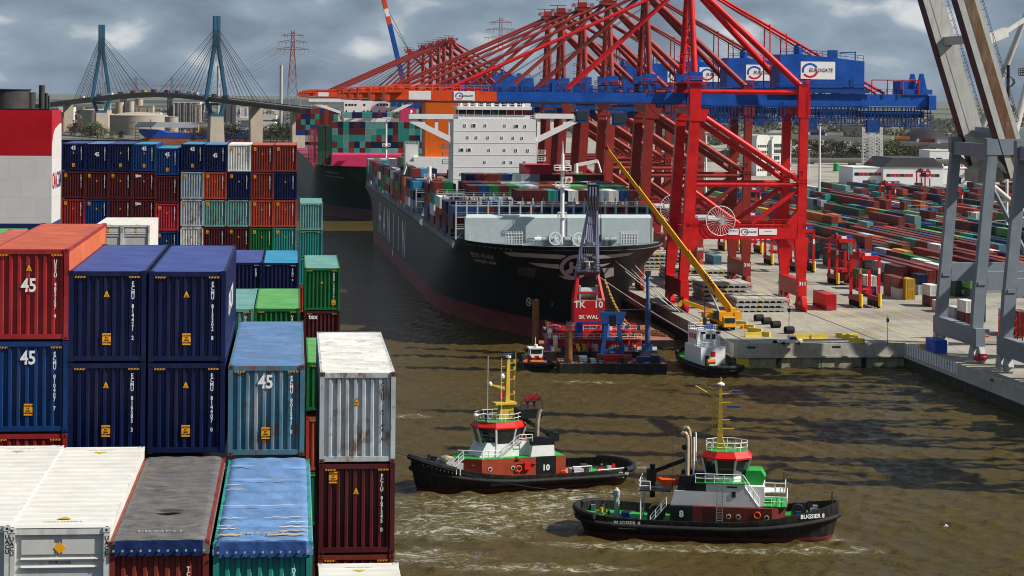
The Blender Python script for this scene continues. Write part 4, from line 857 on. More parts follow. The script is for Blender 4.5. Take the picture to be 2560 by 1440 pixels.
# ================================================================== SHIP-TO-SHORE CRANES
CRED = mat('crane_red', (.58, .007, .009), .38, var=.24, streak=.4, streak_col=(.24, .006, .006), scale=.5, rust=.08)
CBLUE = mat('crane_blue', (.006, .075, .37), .42, var=.26, streak=.4, streak_col=(.006, .03, .12), scale=.5); CBLUD = mat('crane_blue_dark', (.008, .05, .2), .45, var=.2)
COR = mat('crane_orange', (.68, .065, .008), .42, var=.22, streak=.35, streak_col=(.3, .03, .01), scale=.5); CWH = mat('crane_white', (.75, .75, .74), .4, var=.06)
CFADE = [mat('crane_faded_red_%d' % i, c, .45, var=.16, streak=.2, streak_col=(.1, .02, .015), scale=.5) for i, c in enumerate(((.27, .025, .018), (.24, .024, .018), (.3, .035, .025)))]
def eurogate(parent, x0, x1, z0, z1, y, name='eurogate_sign'):
    w, h_ = x1 - x0, z1 - z0; mb = MB(); mb.box(x0, x1, y - .06, y, z0, z1); s_ = mb.obj(name, SIGNWHITE, parent)
    cx, cz, r = x0 + w * .27, (z0 + z1) / 2, h_ * .42
    for m, a0, a1 in ((SIGNBLUE, R(25), R(200)), (SIGNRED, R(215), R(350))):
        g = MB(); g.grid([[(cx + p[0] * 1.15, y - .075, cz + p[1]) for p in r_] for r_ in arc_pts(r, r * .72, a0, a1)]); g.obj('swoosh', m, s_)
    text('EUROGATE', h_ * .3, LETTERK, s_, (x0 + w * .58, y - .09, cz), bold=h_ * .006, shear=.22, sx=min(1.25, w * .78 / (h_ * 1.75)))
    return s_
def make_crane():
    c = empty('gantry_crane', QY.w(103.5, 497, ZQ), QY.t, 'x', 'crane', 'ship-to-shore cranes along the quay')
    G, D = 28.2, 16.0
    def part(nm, m, smooth=0, par=c):
        class K:
            def __enter__(s): s.b = MB(); return s.b
            def __exit__(s, *a):
                s.o = s.b.obj(nm, m, par, smooth)
                if nm in ('boom_fittings', 'cable_festoon', 'tower_ladder', 'hanging_cable'): s.o['kind'] = 'stuff'
        return K()
    for y in (0, D):
        with part('waterside_leg', CRED) as b: b.beam((-.2, y, 7.2), (.8, y, 17), 2.0, 1.6, 3.0, 1.9); b.beam((.8, y, 17), (2.3, y, 46), 2.7, 1.9, 2.2, 1.7)
        with part('landside_leg', CRED) as b: b.beam((G, y, 7.2), (G - .2, y, 17), 1.9, 1.6, 3.4, 1.9); b.beam((G - .2, y, 17), (G + .3, y, 46), 2.1, 1.8, 1.9, 1.6)
        with part('leg_head', CRED) as b: b.prism([(1.0, 44.5), (4.6, 44.5), (5.6, 47.2), (3.6, 47.2), (3.6, 53.6), (.9, 53.6)], y - 1.0, y + 1.0)
        with part('leg_head', CRED) as b: b.prism([(G - 1.2, 45.5), (G + 1.5, 45.5), (G + 1.5, 53.4), (G - 1.2, 53.4)], y - .9, y + .9)
        with part('portal_beam', CRED) as b: b.box(1.8, G - 1.4, y - .9, y + .9, 16.9, 20.3); b.prism([(1.6, 20.3), (1.6, 23), (4.2, 20.3)], y - .85, y + .85); b.prism([(G - 1.0, 20.3), (G - 1.0, 24), (G - 4, 20.3)], y - .85, y + .85); b.prism([(2, 16.9), (2, 14), (3.6, 16.9)], y - .85, y + .85); b.prism([(G - 1.4, 16.9), (G - 1.4, 13.5), (G - 3.4, 16.9)], y - .85, y + .85)
        with part('tie_tube', CRED, 40) as b: b.tube((1.6, y, 29.6), (G, y, 29.6), .48, 12)
        with part('top_tube', CRED, 40) as b: b.tube((3.2, y, 51.4), (G - 1, y, 51.4), .55, 12)
        with part('diagonal_tube', CRED, 40) as b: b.tube((3.4, y, 46.2), (G - .3, y, 30.4), .75, 12)
        with part('diagonal_tube', CRED, 40) as b: b.tube((1.8, y, 28.4), (13.2, y, 20.4), .55, 10)
        with part('diagonal_tube', CRED, 40) as b: b.tube((G - .5, y, 28.8), (16.2, y, 20.4), .55, 10)
    for x in (0, G):
        with part('sill_beam', CRED) as b: b.box(x - 1.0, x + 1.0, -1.4, D + 1.4, 3.4, 7.3)
        for yy in (-2.2, 1.6, D - 1.6, D + 2.2):
            with part('bogie', CRED) as b:
                b.prism([(yy - 1.8, 1.2), (yy + 1.8, 1.2), (yy + .8, 3.3), (yy - .8, 3.3)], x - .55, x + .55, 'x')
                for w_ in (-1.4, -.5, .5, 1.4): b.tube((x - .42, yy + w_, .45), (x + .42, yy + w_, .45), .45, 10); b.box(x - .62, x + .62, yy + w_ - .25, yy + w_ + .25, .5, 1.3)
        with part('buffer', CRED) as b: b.tube((x, -4.4, 1), (x, -3.6, 1), .35, 8); b.box(x - .6, x + .6, -3.9, -3.2, .5, 1.6)
        for z in (18.6, 47):
            with part('side_beam', CRED) as b: b.box(x - .7 + (1.6 if x == 0 else -.2), x + .7 + (1.6 if x == 0 else -.2), 1.0, D - 1.0, z - .9, z + .9)
        with part('leg_walkway', CRED) as b: b.rail([(x + 1.1, -1.2, 20.4), (x + 1.1, D + 1, 20.4)], 1.1, 1.6, .05); b.box(x + .9, x + 1.8, -1.2, D + 1, 20.32, 20.4)
    # girder, boom
    for y in (4.6, 11.4):
        with part('girder', CBLUE) as b: b.box(1.2, 60, y - .7, y + .7, 48.5, 51.1); b.box(1.2, 60, y - .85, y + .85, 48.3, 48.5)
        pat = [(-69, -64.6, COR), (-64.6, -59.4, CWH), (-59.4, -54.2, COR), (-54.2, -49.2, CWH), (-49.2, -44.0, COR), (-44, .9, CBLUE)]
        for x0, x1, m in pat:
            with part('boom_section', m) as b: b.box(x0 + .01, x1 - .01, y - .7, y + .7, 48.7 if x0 > -60 else 49.0, 51.0)
        with part('boom_rail', DARK) as b: b.box(-69, .9, y - .85, y + .85, 48.3, 48.65)
    eurogate(c, -54.1, -49.3, 48.9, 50.9, 3.85)
    with part('boom_tip', COR) as b: b.box(-70.2, -69, 3.4, 12.6, 48.6, 50.6); b.rail([(-70.2, 3.4, 50.6), (-70.2, 12.6, 50.6)], 1.2, 1.5, .07); b.box(-69.5, -66, 3.2, 4, 50.6, 51.3)
    with part('boom_cross_beam', COR) as b:
        for x in (-66, -55, -46): b.box(x - .5, x + .5, 5.2, 10.8, 49, 50.6)
    with part('girder_cross_beam', CBLUE) as b:
        for x in (-34, -22, -10, 1.5, 14, 28, 42, 58): b.box(x - .5, x + .5, 5.2, 10.8, 49, 50.6)
    with part('boom_walkway', COR) as b:
        b.rail([(-69, 4.0, 51.1), (-46, 4.0, 51.1)], 1.3, 1.7, .07); b.box(-69, -46, 4.0, 5.2, 51.02, 51.1)
        for i in range(9): b.box(-68 + i * 2.4, -67 + i * 2.4, 4.1, 4.9, 51.1, 52.1)
    with part('walkway', CBLUD) as b:
        b.rail([(-46, 4.0, 51.2), (22, 4.0, 51.2)], 1.2, 1.7, .06); b.box(-46, 60, 4.0, 5.1, 51.12, 51.2); b.rail([(44, 4.0, 51.2), (60, 4.0, 51.2)], 1.2, 1.5, .06)
    with part('boom_fittings', CBLUE) as b:
        rr = random.Random(5)
        for i in range(14): x = -44 + i * 3.1; h_ = .6 + rr.random() * 1.5; b.box(x, x + .6 + rr.random() * .7, 4.2, 5.4, 51.1, 51.1 + h_)
        for x in (-31, -23, -14, -8): b.box(x, x + .7, 3.9, 5, 51.1, 54)
    # machinery house
    with part('machinery_house', CBLUE) as b: b.prism([(23.6, 52.4), (44.2, 51.8), (44.2, 59.0), (28.2, 60.6), (23.6, 60.4)], 3.6, 12.4)
    with part('house_base', CBLUD) as b: b.box(22.5, 45.4, 3.2, 12.8, 51.4, 52.3); b.rail([(22.5, 3.2, 52.3), (45.4, 3.2, 52.3)], 1.2, 1.6, .06)
    with part('roof_hood', CBLUE) as b: b.lathe([(1.1, 60.2), (1.1, 62.2), (.6, 62.9)], (28.6, 6, 0), 12); b.box(36, 38, 5, 7, 59.6, 61.6)
    with part('roof_rail', CBLUD) as b: b.rail([(23.8, 3.7, 60.5), (28.2, 3.7, 60.6), (44, 3.7, 59.1)], 1.2, 1.4, .06); b.beam((38.5, 5, 61), (42.5, 5, 61.2), .25, .25); b.beam((42.3, 5, 59), (42.3, 5, 61.2), .25, .25)
    eurogate(c, 28.6, 37, 54.6, 58.8, 3.58)
    with part('house_door', CBLUD) as b: b.box(40.6, 41.6, 3.5, 3.58, 52.4, 54.6); b.box(31.2, 31.9, 3.5, 3.58, 53.6, 54.2); b.box(39, 39.9, 3.5, 3.58, 52.6, 53.1)
    with part('girder_end', CBLUE) as b: b.box(54, 61, 3.6, 12.4, 51.2, 52.4); b.prism([(57.2, 52.4), (59.8, 52.4), (58.9, 56.2), (58.2, 56.2)], 4, 5); b.prism([(57.2, 52.4), (59.8, 52.4), (58.9, 56.2), (58.2, 56.2)], 11, 12); b.box(53.5, 57, 5, 11, 52.4, 54.4); b.box(60, 61.8, 3, 13, 47.5, 51)
    with part('end_gantry', CRED) as b: b.rail([(46, 3.4, 51.2), (57.5, 3.4, 51.2)], 3.4, 3.6, .14, 1)
    with part('sheave_housing', CBLUE) as b: b.box(.9, 3.9, -1.2, 1.3, 53.7, 56.0)
    with part('sheave_housing', CBLUE) as b: b.box(.9, 3.9, D - 1.3, D + 1.2, 53.7, 56.0)
    # festoon under the girder
    with part('cable_festoon', CBLUD) as b:
        rr = random.Random(8)
        for y in (3.8, 12.2):
            b.box(5, 61, y - .12, y + .12, 47.9, 48.1); b.box(5, 61, y - .1, y + .1, 45.2, 45.35); b.box(44, 61, y - .1, y + .1, 43.4, 43.55); b.box(44, 61, y - .1, y + .1, 46.6, 46.9)
            x = 5.
            while x < 61:
                d_ = 44.6 if x < 44 else 42.9; b.box(x - .075, x + .075, y - .1, y + .1, d_ + rr.random() * 1.2, 48.2); x += .6 + rr.random() * .55
            for x in range(6, 60, 4): b.path([(x + i * .5, y, 44.7 - 1.3 * math.sin(math.pi * i / 8)) for i in range(9)], .05, 4)
    c['_fest'] = 0
    with part('spreader_cabin', CBLUD) as b: b.box(44.5, 59, 4.2, 11.8, 45.6, 47.2); b.box(45, 48, 3.5, 5, 42, 45)
    # tower, stays
    AP = (2.4, 8, 77.5)
    for y in (0, D):
        ya = AP[1] + (-1.6 if y == 0 else 1.6)
        with part('tower_column', CRED, 40) as b: b.tube((2.3, y, 53.5), (AP[0], ya, 77.6), .78, 12, .7)
        for k_ in range(2):
            with part('backstay', CRED, 40) as b: b.tube((AP[0] + .4, ya, 77), (G - .6, y, 53), .8, 12)
            break
        with part('rear_stay', CRED, 40) as b: b.tube((AP[0] + .6, ya, 77.4), (49.5, 4.6 if y == 0 else 11.4, 51.3), .34, 8)
        for bx in (-27.5, -56):
            with part('forestay', CRED, 40) as b: b.tube((AP[0] - .5, ya, 77.4), (bx, 4.6 if y == 0 else 11.4, 51.2), .33, 8)
        with part('stay_strut', CRED) as b: b.tube((25.5, 4.6 if y == 0 else 11.4, 52), (25.5, 5.4 if y == 0 else 10.6, 65.4), .16, 6); b.tube((21.5, 4.6 if y == 0 else 11.4, 52), (21.5, 5.4 if y == 0 else 10.6, 67.6), .16, 6)
    with part('tower_ladder', CRED) as b:
        for k_ in range(11):
            z = 54 + k_ * 2.1; t_ = (z - 53.5) / 24; ya = 0 + (AP[1] - 1.6) * t_; yb = D - (D - AP[1] - 1.6) * t_
            if k_ % 3 == 0: b.beam((2.4, ya, z), (2.4, yb, z), .3, .3)
            yc = (ya + yb) / 2; s_ = 1 if k_ % 2 else -1; b.beam((2.4, yc - s_ * .9, z), (2.4, yc + s_ * .9, z + 2.1), .25, .6); b.rail([(1.9, yc - 1.4, z), (1.9, yc + 1.4, z)], 1.1, 1.4, .05, 1)
    with part('tower_platform', CRED) as b:
        b.box(.4, 4.8, -1.5, D + 1.5, 53.4, 53.6)
        b.rail([(.4, -1.5, 53.6), (4.8, -1.5, 53.6)], 1.2, 1.1, .06); b.rail([(.4, D + 1.5, 53.6), (4.8, D + 1.5, 53.6)], 1.2, 1.1, .06)
        b.rail([(-1.5, 1.4, 56.5), (1.4, 1.4, 56.5), (1.4, 5, 56.5)], 1.2, 1.1, .06); b.rail([(-1.5, 1.4, 59), (1.4, 1.4, 59)], 1.2, 1.1, .06)
    with part('apex_head', CRED) as b:
        b.box(.2, 4.4, 5.2, 10.8, 76.6, 77.9); b.rail([(-.6, 4.9, 77.9), (5.4, 4.9, 77.9), (5.4, 11.1, 77.9), (-.6, 11.1, 77.9), (-.6, 4.9, 77.9)], 1.1, 1.2, .06); b.box(1, 3.4, 6, 7, 77.9, 79.4); b.box(1, 3.4, 9, 10, 77.9, 79.4); b.beam((-1.5, 8, 80.2), (4, 8, 80.2), .25, .25); b.beam((1, 8, 78), (1, 8, 80.2), .25, .25)
    with part('hoist_rope', WIRE) as b:
        for y in (6, 10): b.tube((2, y, 78), (-40, y, 51.3), .06, 4); b.tube((2, y, 78), (32, y, 60), .06, 4)
    # trolley
    with part('trolley', CBLUD) as b: b.box(-16.5, -11.5, 4, 12, 46.6, 48.1); b.box(-16.6, -13.4, 3.6, 6.6, 43.2, 46.4); b.box(-12.6, -11, 6, 10, 45, 46.6)
    with part('trolley_cab_glass', GLASS) as b: b.box(-16.7, -16.62, 3.8, 6.4, 43.6, 46); b.box(-16.4, -13.6, 3.5, 3.58, 43.8, 46)
    with part('hanging_cable', WIRE) as b:
        for x in (-8, -2): b.path([(x + i * .9, 4, 48.2 - 3 * math.sin(math.pi * i / 8)) for i in range(9)], .07, 4)
    # cable reel
    with part('cable_reel', CWH) as b:
        cx, cz, r = 8.4, 21.2, 3.45
        for i in range(28):
            a = 2 * math.pi * i / 28
            for yy in (-1.45,): b.tube((cx + .3 * math.cos(a), yy, cz + .3 * math.sin(a)), (cx + r * math.cos(a), yy + (.12 if yy < -1.3 else -.1), cz + r * math.sin(a)), .032, 4, cap=False)
        for yy in (-1.45, -1.2): b.path([(cx + r * math.cos(2 * math.pi * i / 36), yy, cz + r * math.sin(2 * math.pi * i / 36)) for i in range(37)], .07, 4)
    with part('reel_hub', STEEL) as b: b.tube((8.4, -1.8, 21.2), (8.4, -.9, 21.2), .55, 12)
    eurogate(c, 13.1, 17.4, 17.6, 19.5, -.92, 'small_eurogate_sign')
    for x0, x1, tx in ((10.4, 12.8, 'ZPMC'), (17.7, 22.0, 'Tragfähigkeit')):
        with part('maker_sign', SIGNWHITE) as b: b.box(x0, x1, -.98, -.92, 17.9, 19.3)
        text(tx, .78 if len(tx) < 6 else .36, LETTERK, c, ((x0 + x1) / 2, -1.0, 18.75), sx=1.0)
    # access stairs on the landside leg
    with part('leg_ladder', CRED) as b: b.rail([(G + 1.2, -1, 29.8), (G - 4.5, -1, 29.8)], 1.2, 1.2, .05); b.rail([(G - 4.2, -.9, 31.8), (G, -.9, 31.8)], 1.2, 1.2, .05); b.rail([(G + 1.6, -1.2, 46), (G + 1.6, 1.4, 46)], 6, 1.0, .05, 6); b.rail([(G - 1.4, -1.2, 53.4), (G + 1.6, -1.2, 53.4), (G + 1.6, D + 1.2, 53.4)], 1.2, 1.0, .05)
    with part('leg_walkway', CRED) as b: b.rail([(3, -1.3, 20.4), (26, -1.3, 20.4)], 1.1, 1.6, .05)
    return c
crane = make_crane(); del crane['_fest']
tag(crane, 'bright red gantry crane numbered 311 nearest on the quay'); index_kids()
def number(c, s_): text(s_, 1.15, LETTER, c, (28.2, -1.42, 6.4), bold=.04)
CR = [(0, 'ship crane', None), (56, '310', None), (114, '309', None), (161, '308', None), (206, '307', None), (237, '306', None), (585, '', None), (622, '', None), (653, '', None), (700, '', None), (751, '', None), (859, '', 'up')]
for i, (dq, nm, st) in enumerate(CR):
    if i == 0: continue
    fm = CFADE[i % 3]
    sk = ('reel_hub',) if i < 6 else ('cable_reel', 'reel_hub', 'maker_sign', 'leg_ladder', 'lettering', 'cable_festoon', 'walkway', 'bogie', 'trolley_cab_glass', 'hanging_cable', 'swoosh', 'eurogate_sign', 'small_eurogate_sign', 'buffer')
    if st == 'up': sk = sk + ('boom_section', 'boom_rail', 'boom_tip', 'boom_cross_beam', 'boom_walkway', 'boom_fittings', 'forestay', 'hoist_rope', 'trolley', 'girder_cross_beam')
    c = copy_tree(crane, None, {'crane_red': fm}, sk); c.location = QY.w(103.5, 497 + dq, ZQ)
    if nm.isdigit(): number(c, nm)
    c['label'] = ('faded red gantry crane, %s in line behind the bright red one' % ORD[i - 1] if i < 6 else 'distant faded red gantry crane, %s of the far group along the quay' % ORD[i - 6]) if st != 'up' else 'farthest red gantry crane with its blue and red boom raised high'
    if st == 'up':
        a = R(76); hx, hz = 1., 50.
        dist = [(0, 46, CBLUE), (46, 51, COR), (51, 56, CWH), (56, 69, COR)]
        for y in (4.6, 11.4):
            for d0, d1, m in dist:
                b = MB(); b.beam((hx - math.cos(a) * d0, y, hz + math.sin(a) * d0), (hx - math.cos(a) * d1, y, hz + math.sin(a) * d1), 2.4, 2.4, up=(0, 1, 0)); b.obj('raised_boom_section', m, c)
        b = MB()
        for k_ in range(8): d0 = 4 + k_ * 8; b.beam((hx - math.cos(a) * d0, 5, hz + math.sin(a) * d0), (hx - math.cos(a) * d0, 11, hz + math.sin(a) * d0), 1, 1)
        b.obj('raised_boom_cross_beam', CBLUE, c)
        b = MB(); b.tube((2.4, 8, 78), (hx - math.cos(a) * 50, 8, hz + math.sin(a) * 50), .2, 6); b.tube((2.4, 7, 78), (hx - math.cos(a) * 60, 7, hz + math.sin(a) * 60), .2, 6); b.obj('boom_rope', WIRE, c)
number(crane, '311')
# ================================================================== the grey crane on the near quay, boom raised
GRY = mat('crane_grey', (.2, .235, .27), .45, var=.14, streak=.2, streak_col=(.1, .1, .1), scale=.5); PGR = mat('crane_pale_grey', (.5, .49, .45), .5, var=.12, streak=.45, streak_col=(.2, .13, .08), scale=.6)
RST = mat('crane_rusty', (.2, .13, .08), .7, var=.5, streak=.85, slo=.4, shi=.6, streak_col=(.12, .05, .02), rust=1., scale=.5)
def make_grey():
    D = 21.
    c = empty('gantry_crane', QY.w(140.4, 399.5, ZQ), QY.t, 'grey gantry crane at the right with its long pale boom raised', 'crane', 'grey cranes on the near quay')
    def O(nm, b, m, s_=0): return b.obj(nm, m, c, s_)
    G = 30.
    for y in (0, D):
        for x in (0, G):
            b = MB(); b.beam((x, y, 6.3), (x + .6, y, 15), 2.1, 1.7, 2.3, 1.9); b.beam((x + .6, y, 15), (x + (2.8 if x == 0 else -1), y, 41), 2.1, 1.7, 1.9, 1.6); O('leg', b, GRY)
            b = MB(); b.box(x - .1, x + 1.5, y - 1.1, y + 1.1, 14.6, 15.2); O('leg_flange', b, GRY)
        b = MB(); b.box(1.8, G - .8, y - .8, y + .8, 13.6, 17.2); O('portal_beam', b, GRY)
        b = MB(); b.tube((2.6, y, 39), (G - 1, y, 18), .55, 10); O('diagonal_tube', b, PGR, 40)
        b = MB(); b.box(1.5, G, y - .9, y + .9, 39.5, 42.6); O('upper_beam', b, GRY)
    for x in (0, G):
        b = MB(); b.box(x - .9, x + .9, -2.4, D + 2.4, 3.0, 6.4); O('sill_beam', b, GRY)
        for yy in (-2.4, 1.4, D - 1.4, D + 2.4):
            b = MB(); b.prism([(yy - 1.7, 1.2), (yy + 1.7, 1.2), (yy + .6, 2.98), (yy - .6, 2.98)], x - .5, x + .5, 'x')
            for w_ in (-1.1, 0, 1.1): b.tube((x - .4, yy + w_, .45), (x + .4, yy + w_, .45), .45, 10); b.box(x - .6, x + .6, yy + w_ - .3, yy + w_ + .3, .5, 1.2)
            O('bogie', b, mat('bogie_pale', (.4, .41, .4), .6, var=.3))
        b = MB(); b.box(x + 1.9, x + 3.2, 1, D - 1, 39, 41.6); O('cross_beam', b, GRY)
    b = MB(); b.tube((-1.2, -4, 1), (-1.2, -3, 1), .5, 8); b.box(-.7, .7, -4, -2.6, .6, 1.8); O('red_motor', b, SIGNRED)
    # raised boom: two long box girders with ties
    for y, m in ((.5, RST), (D - .5, PGR)):
        P = Vector((8.2, y, 35.6)); an = R(72.3)
        Q = P + Vector((-math.cos(an) * 56, 0, math.sin(an) * 56))
        b = MB(); b.beam(P, Q, 4.3, 2.4, up=(0, 1, 0)); g = O('raised_boom_girder', b, PGR)
        dd = (Q - P).normalized(); nn = Vector((math.sin(an), 0, math.cos(an)))
        b = MB(); b.beam(P + Vector((0, -1.22, 0)) + dd * .5 + nn * .3, Q + Vector((0, -1.22, 0)) + nn * .3, 1.9, .05, up=(0, 1, 0)); b.obj('girder_web', m, g)
        b = MB(); b.beam(P - nn * 2.2, Q - nn * 2.2, .25, 2.8, up=(0, 1, 0)); b.obj('girder_flange', BLACK, g)
        b = MB()
        for s_ in (-.35, .35): b.tube(P + nn * (2.3) + Vector((0, s_, 0)) + dd * 10, Q + nn * 2.3 + Vector((0, s_, 0)), .05, 4); b.tube(P + nn * 3.2 + Vector((0, s_, 0)) + dd * 10, Q + nn * 3.2 + Vector((0, s_, 0)), .05, 4)
        for k_ in range(30): q = P + dd * (10 + k_ * 1.5); b.tube(q + nn * 2.1, q + nn * 3.2, .05, 4)
        b.obj('girder_ladder', DARK, g)
        b = MB(); b.tube(P + dd * 1.5, (18, y, 18), .5, 8); O('boom_strut', b, GRY, 40)
        # mast leg and pale link
        b = MB(); b.tube((7, y, 42), (15.5, y + (D / 2 - y) * .5, 68), .75, 10, .55); O('mast_leg', b, PGR, 40)
        b = MB(); b.tube((15.5, y + (D / 2 - y) * .5, 68), (G, y, 42), .5, 8); O('mast_leg', b, GRY, 40)
    b = MB(); b.box(-.6, 1.4, .6, D - .6, 61, 62.6); O('boom_tie', b, PGR)
    b = MB(); b.beam((1.5, .5, 61.5), (6, 2, 63.2), 1.4, 1.8); b.beam((6, 2, 63.2), (15.5, 6, 68.5), .5, .8); O('boom_link', b, PGR)
    for x, y, z in ((8, 12, 43), (12, 5, 55), (16, 8, 68)):
        b = MB(); b.box(x - 1.6, x + 1.6, y - 1.6, y + 1.6, z - .2, z); b.rail([(x - 1.6, y - 1.6, z), (x + 1.6, y - 1.6, z), (x + 1.6, y + 1.6, z), (x - 1.6, y + 1.6, z), (x - 1.6, y - 1.6, z)], 1.3, 1.0, .06, 3); b.tube((x, y, z), (x, y, z + 3), .12, 6); O('mast_platform', b, DARK)
    b = MB()
    for k_ in range(18):
        a0, a1 = k_ * .8, (k_ + 1) * .8; b.beam((11 + 1.2 * math.cos(a0), 14 + 1.2 * math.sin(a0), 43 + k_ * .7), (11 + 1.2 * math.cos(a1), 14 + 1.2 * math.sin(a1), 43.7 + k_ * .7), .5, .1)
    b.tube((11, 14, 42.6), (11, 14, 57), .35, 8); O('spiral_stair', b, DARK)
    b = MB(); b.box(6, 16, 2, D - 2, 42.6, 44.6); b.rail([(6, 2, 44.6), (16, 2, 44.6)], 1.2, 1.2, .06); b.rail([(5, 2, 42.6), (5, D - 2, 42.6)], 1.2, 1.4, .06); O('hoist_house', b, GRY)
    b = MB()
    for k_ in range(4): b.tube((16, 8 + k_ * .6, 69), (-14, 6 + k_ * .6, 88), .06, 4)
    O('boom_rope', b, WIRE)
    cx, cz, r = 15., 14.5, 3.6; b = MB()
    for i in range(36):
        a = 2 * math.pi * i / 36
        for yy in (-1.6, -1.2): b.tube((cx, yy, cz), (cx + r * math.cos(a), yy, cz + r * math.sin(a)), .05, 4, cap=False)
    for yy in (-1.6, -1.2): b.path([(cx + r * math.cos(2 * math.pi * i / 36), yy, cz + r * math.sin(2 * math.pi * i / 36)) for i in range(37)], .08, 4)
    b.tube((cx, -1.15, cz), (cx, -1.1, cz), r * .98, 30); O('cable_reel', b, DARK)
    b = MB(); b.box(2.2, 8, 6, 14, 34, 36.4); b.prism([(2.6, 36.4), (7.6, 36.4), (5.1, 38.2)], 6.5, 13.5); O('trolley', b, mat('trolley_beige', (.4, .36, .28), .6, var=.3, streak=.5))
    return c
grey = make_grey(); index_kids()
g2_ = copy_tree(grey, None, None, ('raised_boom_girder', 'boom_tie', 'boom_link', 'boom_strut', 'boom_rope')); g2_.location = QY.w(140.4, 399.5 - 37, ZQ); g2_['label'] = 'second grey gantry crane, only a leg showing at the right edge'
for n_ in (2, 3):
    g3 = copy_tree(grey); g3.location = QY.w(140.4, 399.5 - 40 * n_, ZQ); g3['label'] = ['third', 'fourth'][n_ - 2] + ' grey gantry crane along the near quay, known by its shadow on the water'
# ================================================================== TUGS
TRED = mat('tug_red', (.55, .012, .012), .4, var=.12); TBRN = mat('tug_oxide', (.3, .045, .02), .5, var=.2, streak=.3); TBRD = mat('tug_dark_oxide', (.13, .02, .015), .5, var=.2); TGRN = mat('tug_deck_green', (.02, .3, .045), .6, var=.2); TGLD = mat('mast_yellow', (.55, .36, .04), .5, var=.15); TTAN = mat('pipe_tan', (.42, .33, .2), .5, var=.15, streak=.3)
TBLK = mat('tug_black', (.013, .013, .015), .42, var=.4, streak=.6, slo=.46, shi=.72, streak_col=(.075, .06, .045), rust=.1); FEND = mat('tug_fender', (.015, .015, .016), .7, var=.4, streak=.3, streak_col=(.08, .07, .06)); TWH = mat('tug_white', (.75, .75, .74), .4, var=.06, streak=.1, streak_col=(.5, .4, .3)); TGREY = mat('tug_pale_grey', (.64, .66, .66), .45, var=.08); BLUEG = flat('equipment_blue', (.01, .06, .3)); WOOD = mat('wooden_deck', (.36, .24, .12), .7, var=.25)
def tug_hull(e, L, B, zmid, zbow, zstern, boot=.5, green=True, deckm=None, bowf=True):
    xs = [-1, -.985, -.95, -.9, -.82, -.7, -.5, -.25, 0, .2, .4, .55, .68, .79, .88, .94, .98, 1.]
    def hb(t): return B / 2 * ((1 - max(0, (-t - .62) / .38) ** 2.6) ** .5 if t < 0 else (1 - max(0, (t - .1) / .9) ** 2.3) ** .62)
    def zt_(t): return zmid + (zbow - zmid) * max(0, t - .1) ** 1.8 / .83 + (zstern - zmid) * max(0, -t - .3) ** 1.8 / .53
    lev = [(-1, .55, .9), (.0, .74, .955), (boot, .8, .965), (.42, 0, 0)]
    mb = MB()
    for sd in (-1, 1):
        rows = []
        for t in xs:
            z2 = zt_(t); x = t * L / 2; h_ = hb(t)
            rows.append([(x * .9, sd * h_ * .5, -1), (x * .945, sd * h_ * .8, 0), (x * .955, sd * h_ * .84, boot), (x * .985, sd * h_ * .95, boot + (z2 - boot) * .45), (x, sd * h_, boot + (z2 - boot) * .62), (x, sd * h_, z2)])
        mb.grid(rows)
    for i in range(len(mb.f)): mb.m[i] = 1 if i % 5 < 2 else 0
    mb.obj('hull', [TBLK, BOOT], e, 50)
    d = MB(); rr = [[(t * L / 2 * .985, s_ * hb(t) * .97, zt_(t) - .95 - (.25 if t < 0 else 0)) for s_ in (-1, 1)] for t in xs]; d.grid(rr); d.obj('deck', deckm or TGRN, e)
    ins = MB()
    for sd in (-1, 1): ins.grid([[(t * L / 2 * .985, sd * hb(t) * .965, zt_(t) - 1.2), (t * L / 2 * .988, sd * hb(t) * .968, zt_(t) + .01), (t * L / 2, sd * hb(t), zt_(t) + .01)] for t in xs])
    ins.obj('bulwark', TBLK, e)
    for sd in (-1, 1):
        f = MB()
        for a, b_ in zip(xs[:-1], xs[1:]): f.tube((a * L / 2 * 1.004, sd * hb(a) * 1.02, zt_(a) * .62 + .1), (b_ * L / 2 * 1.004, sd * hb(b_) * 1.02, zt_(b_) * .62 + .1), .3, 8, cap=False)
        f.obj('rubbing_strake', FEND, e, 60)
    for lo, hi in ((.62, 1.), (-1., -.8))[0 if bowf else 1:]:
        f = MB(); tt = [t for t in xs if lo <= t <= hi]; ring = [(t * L / 2 * 1.01, -hb(t) * 1.03, zt_(t) - .15) for t in tt]; ring2 = [(x, -y, z) for x, y, z in ring]
        ring = ring + ring2[::-1][1:] if hi == 1. else ring2[::-1] + ring[1:]
        f.path(ring, .42, 8); f.obj('bow_fender' if hi == 1. else 'stern_fender', FEND, e, 60)
    n_ = MB()
    for t in xs[2:-2]:
        for sd in (-1, 1): n_.box(t * L / 2 - .06, t * L / 2 + .06, sd * hb(t) * .93 - .1, sd * hb(t) * .93 + .1, zt_(t) - .95, zt_(t) - .05)
    n_.obj('bulwark_stays', TBLK, e)['kind'] = 'stuff'
    return hb, zt_
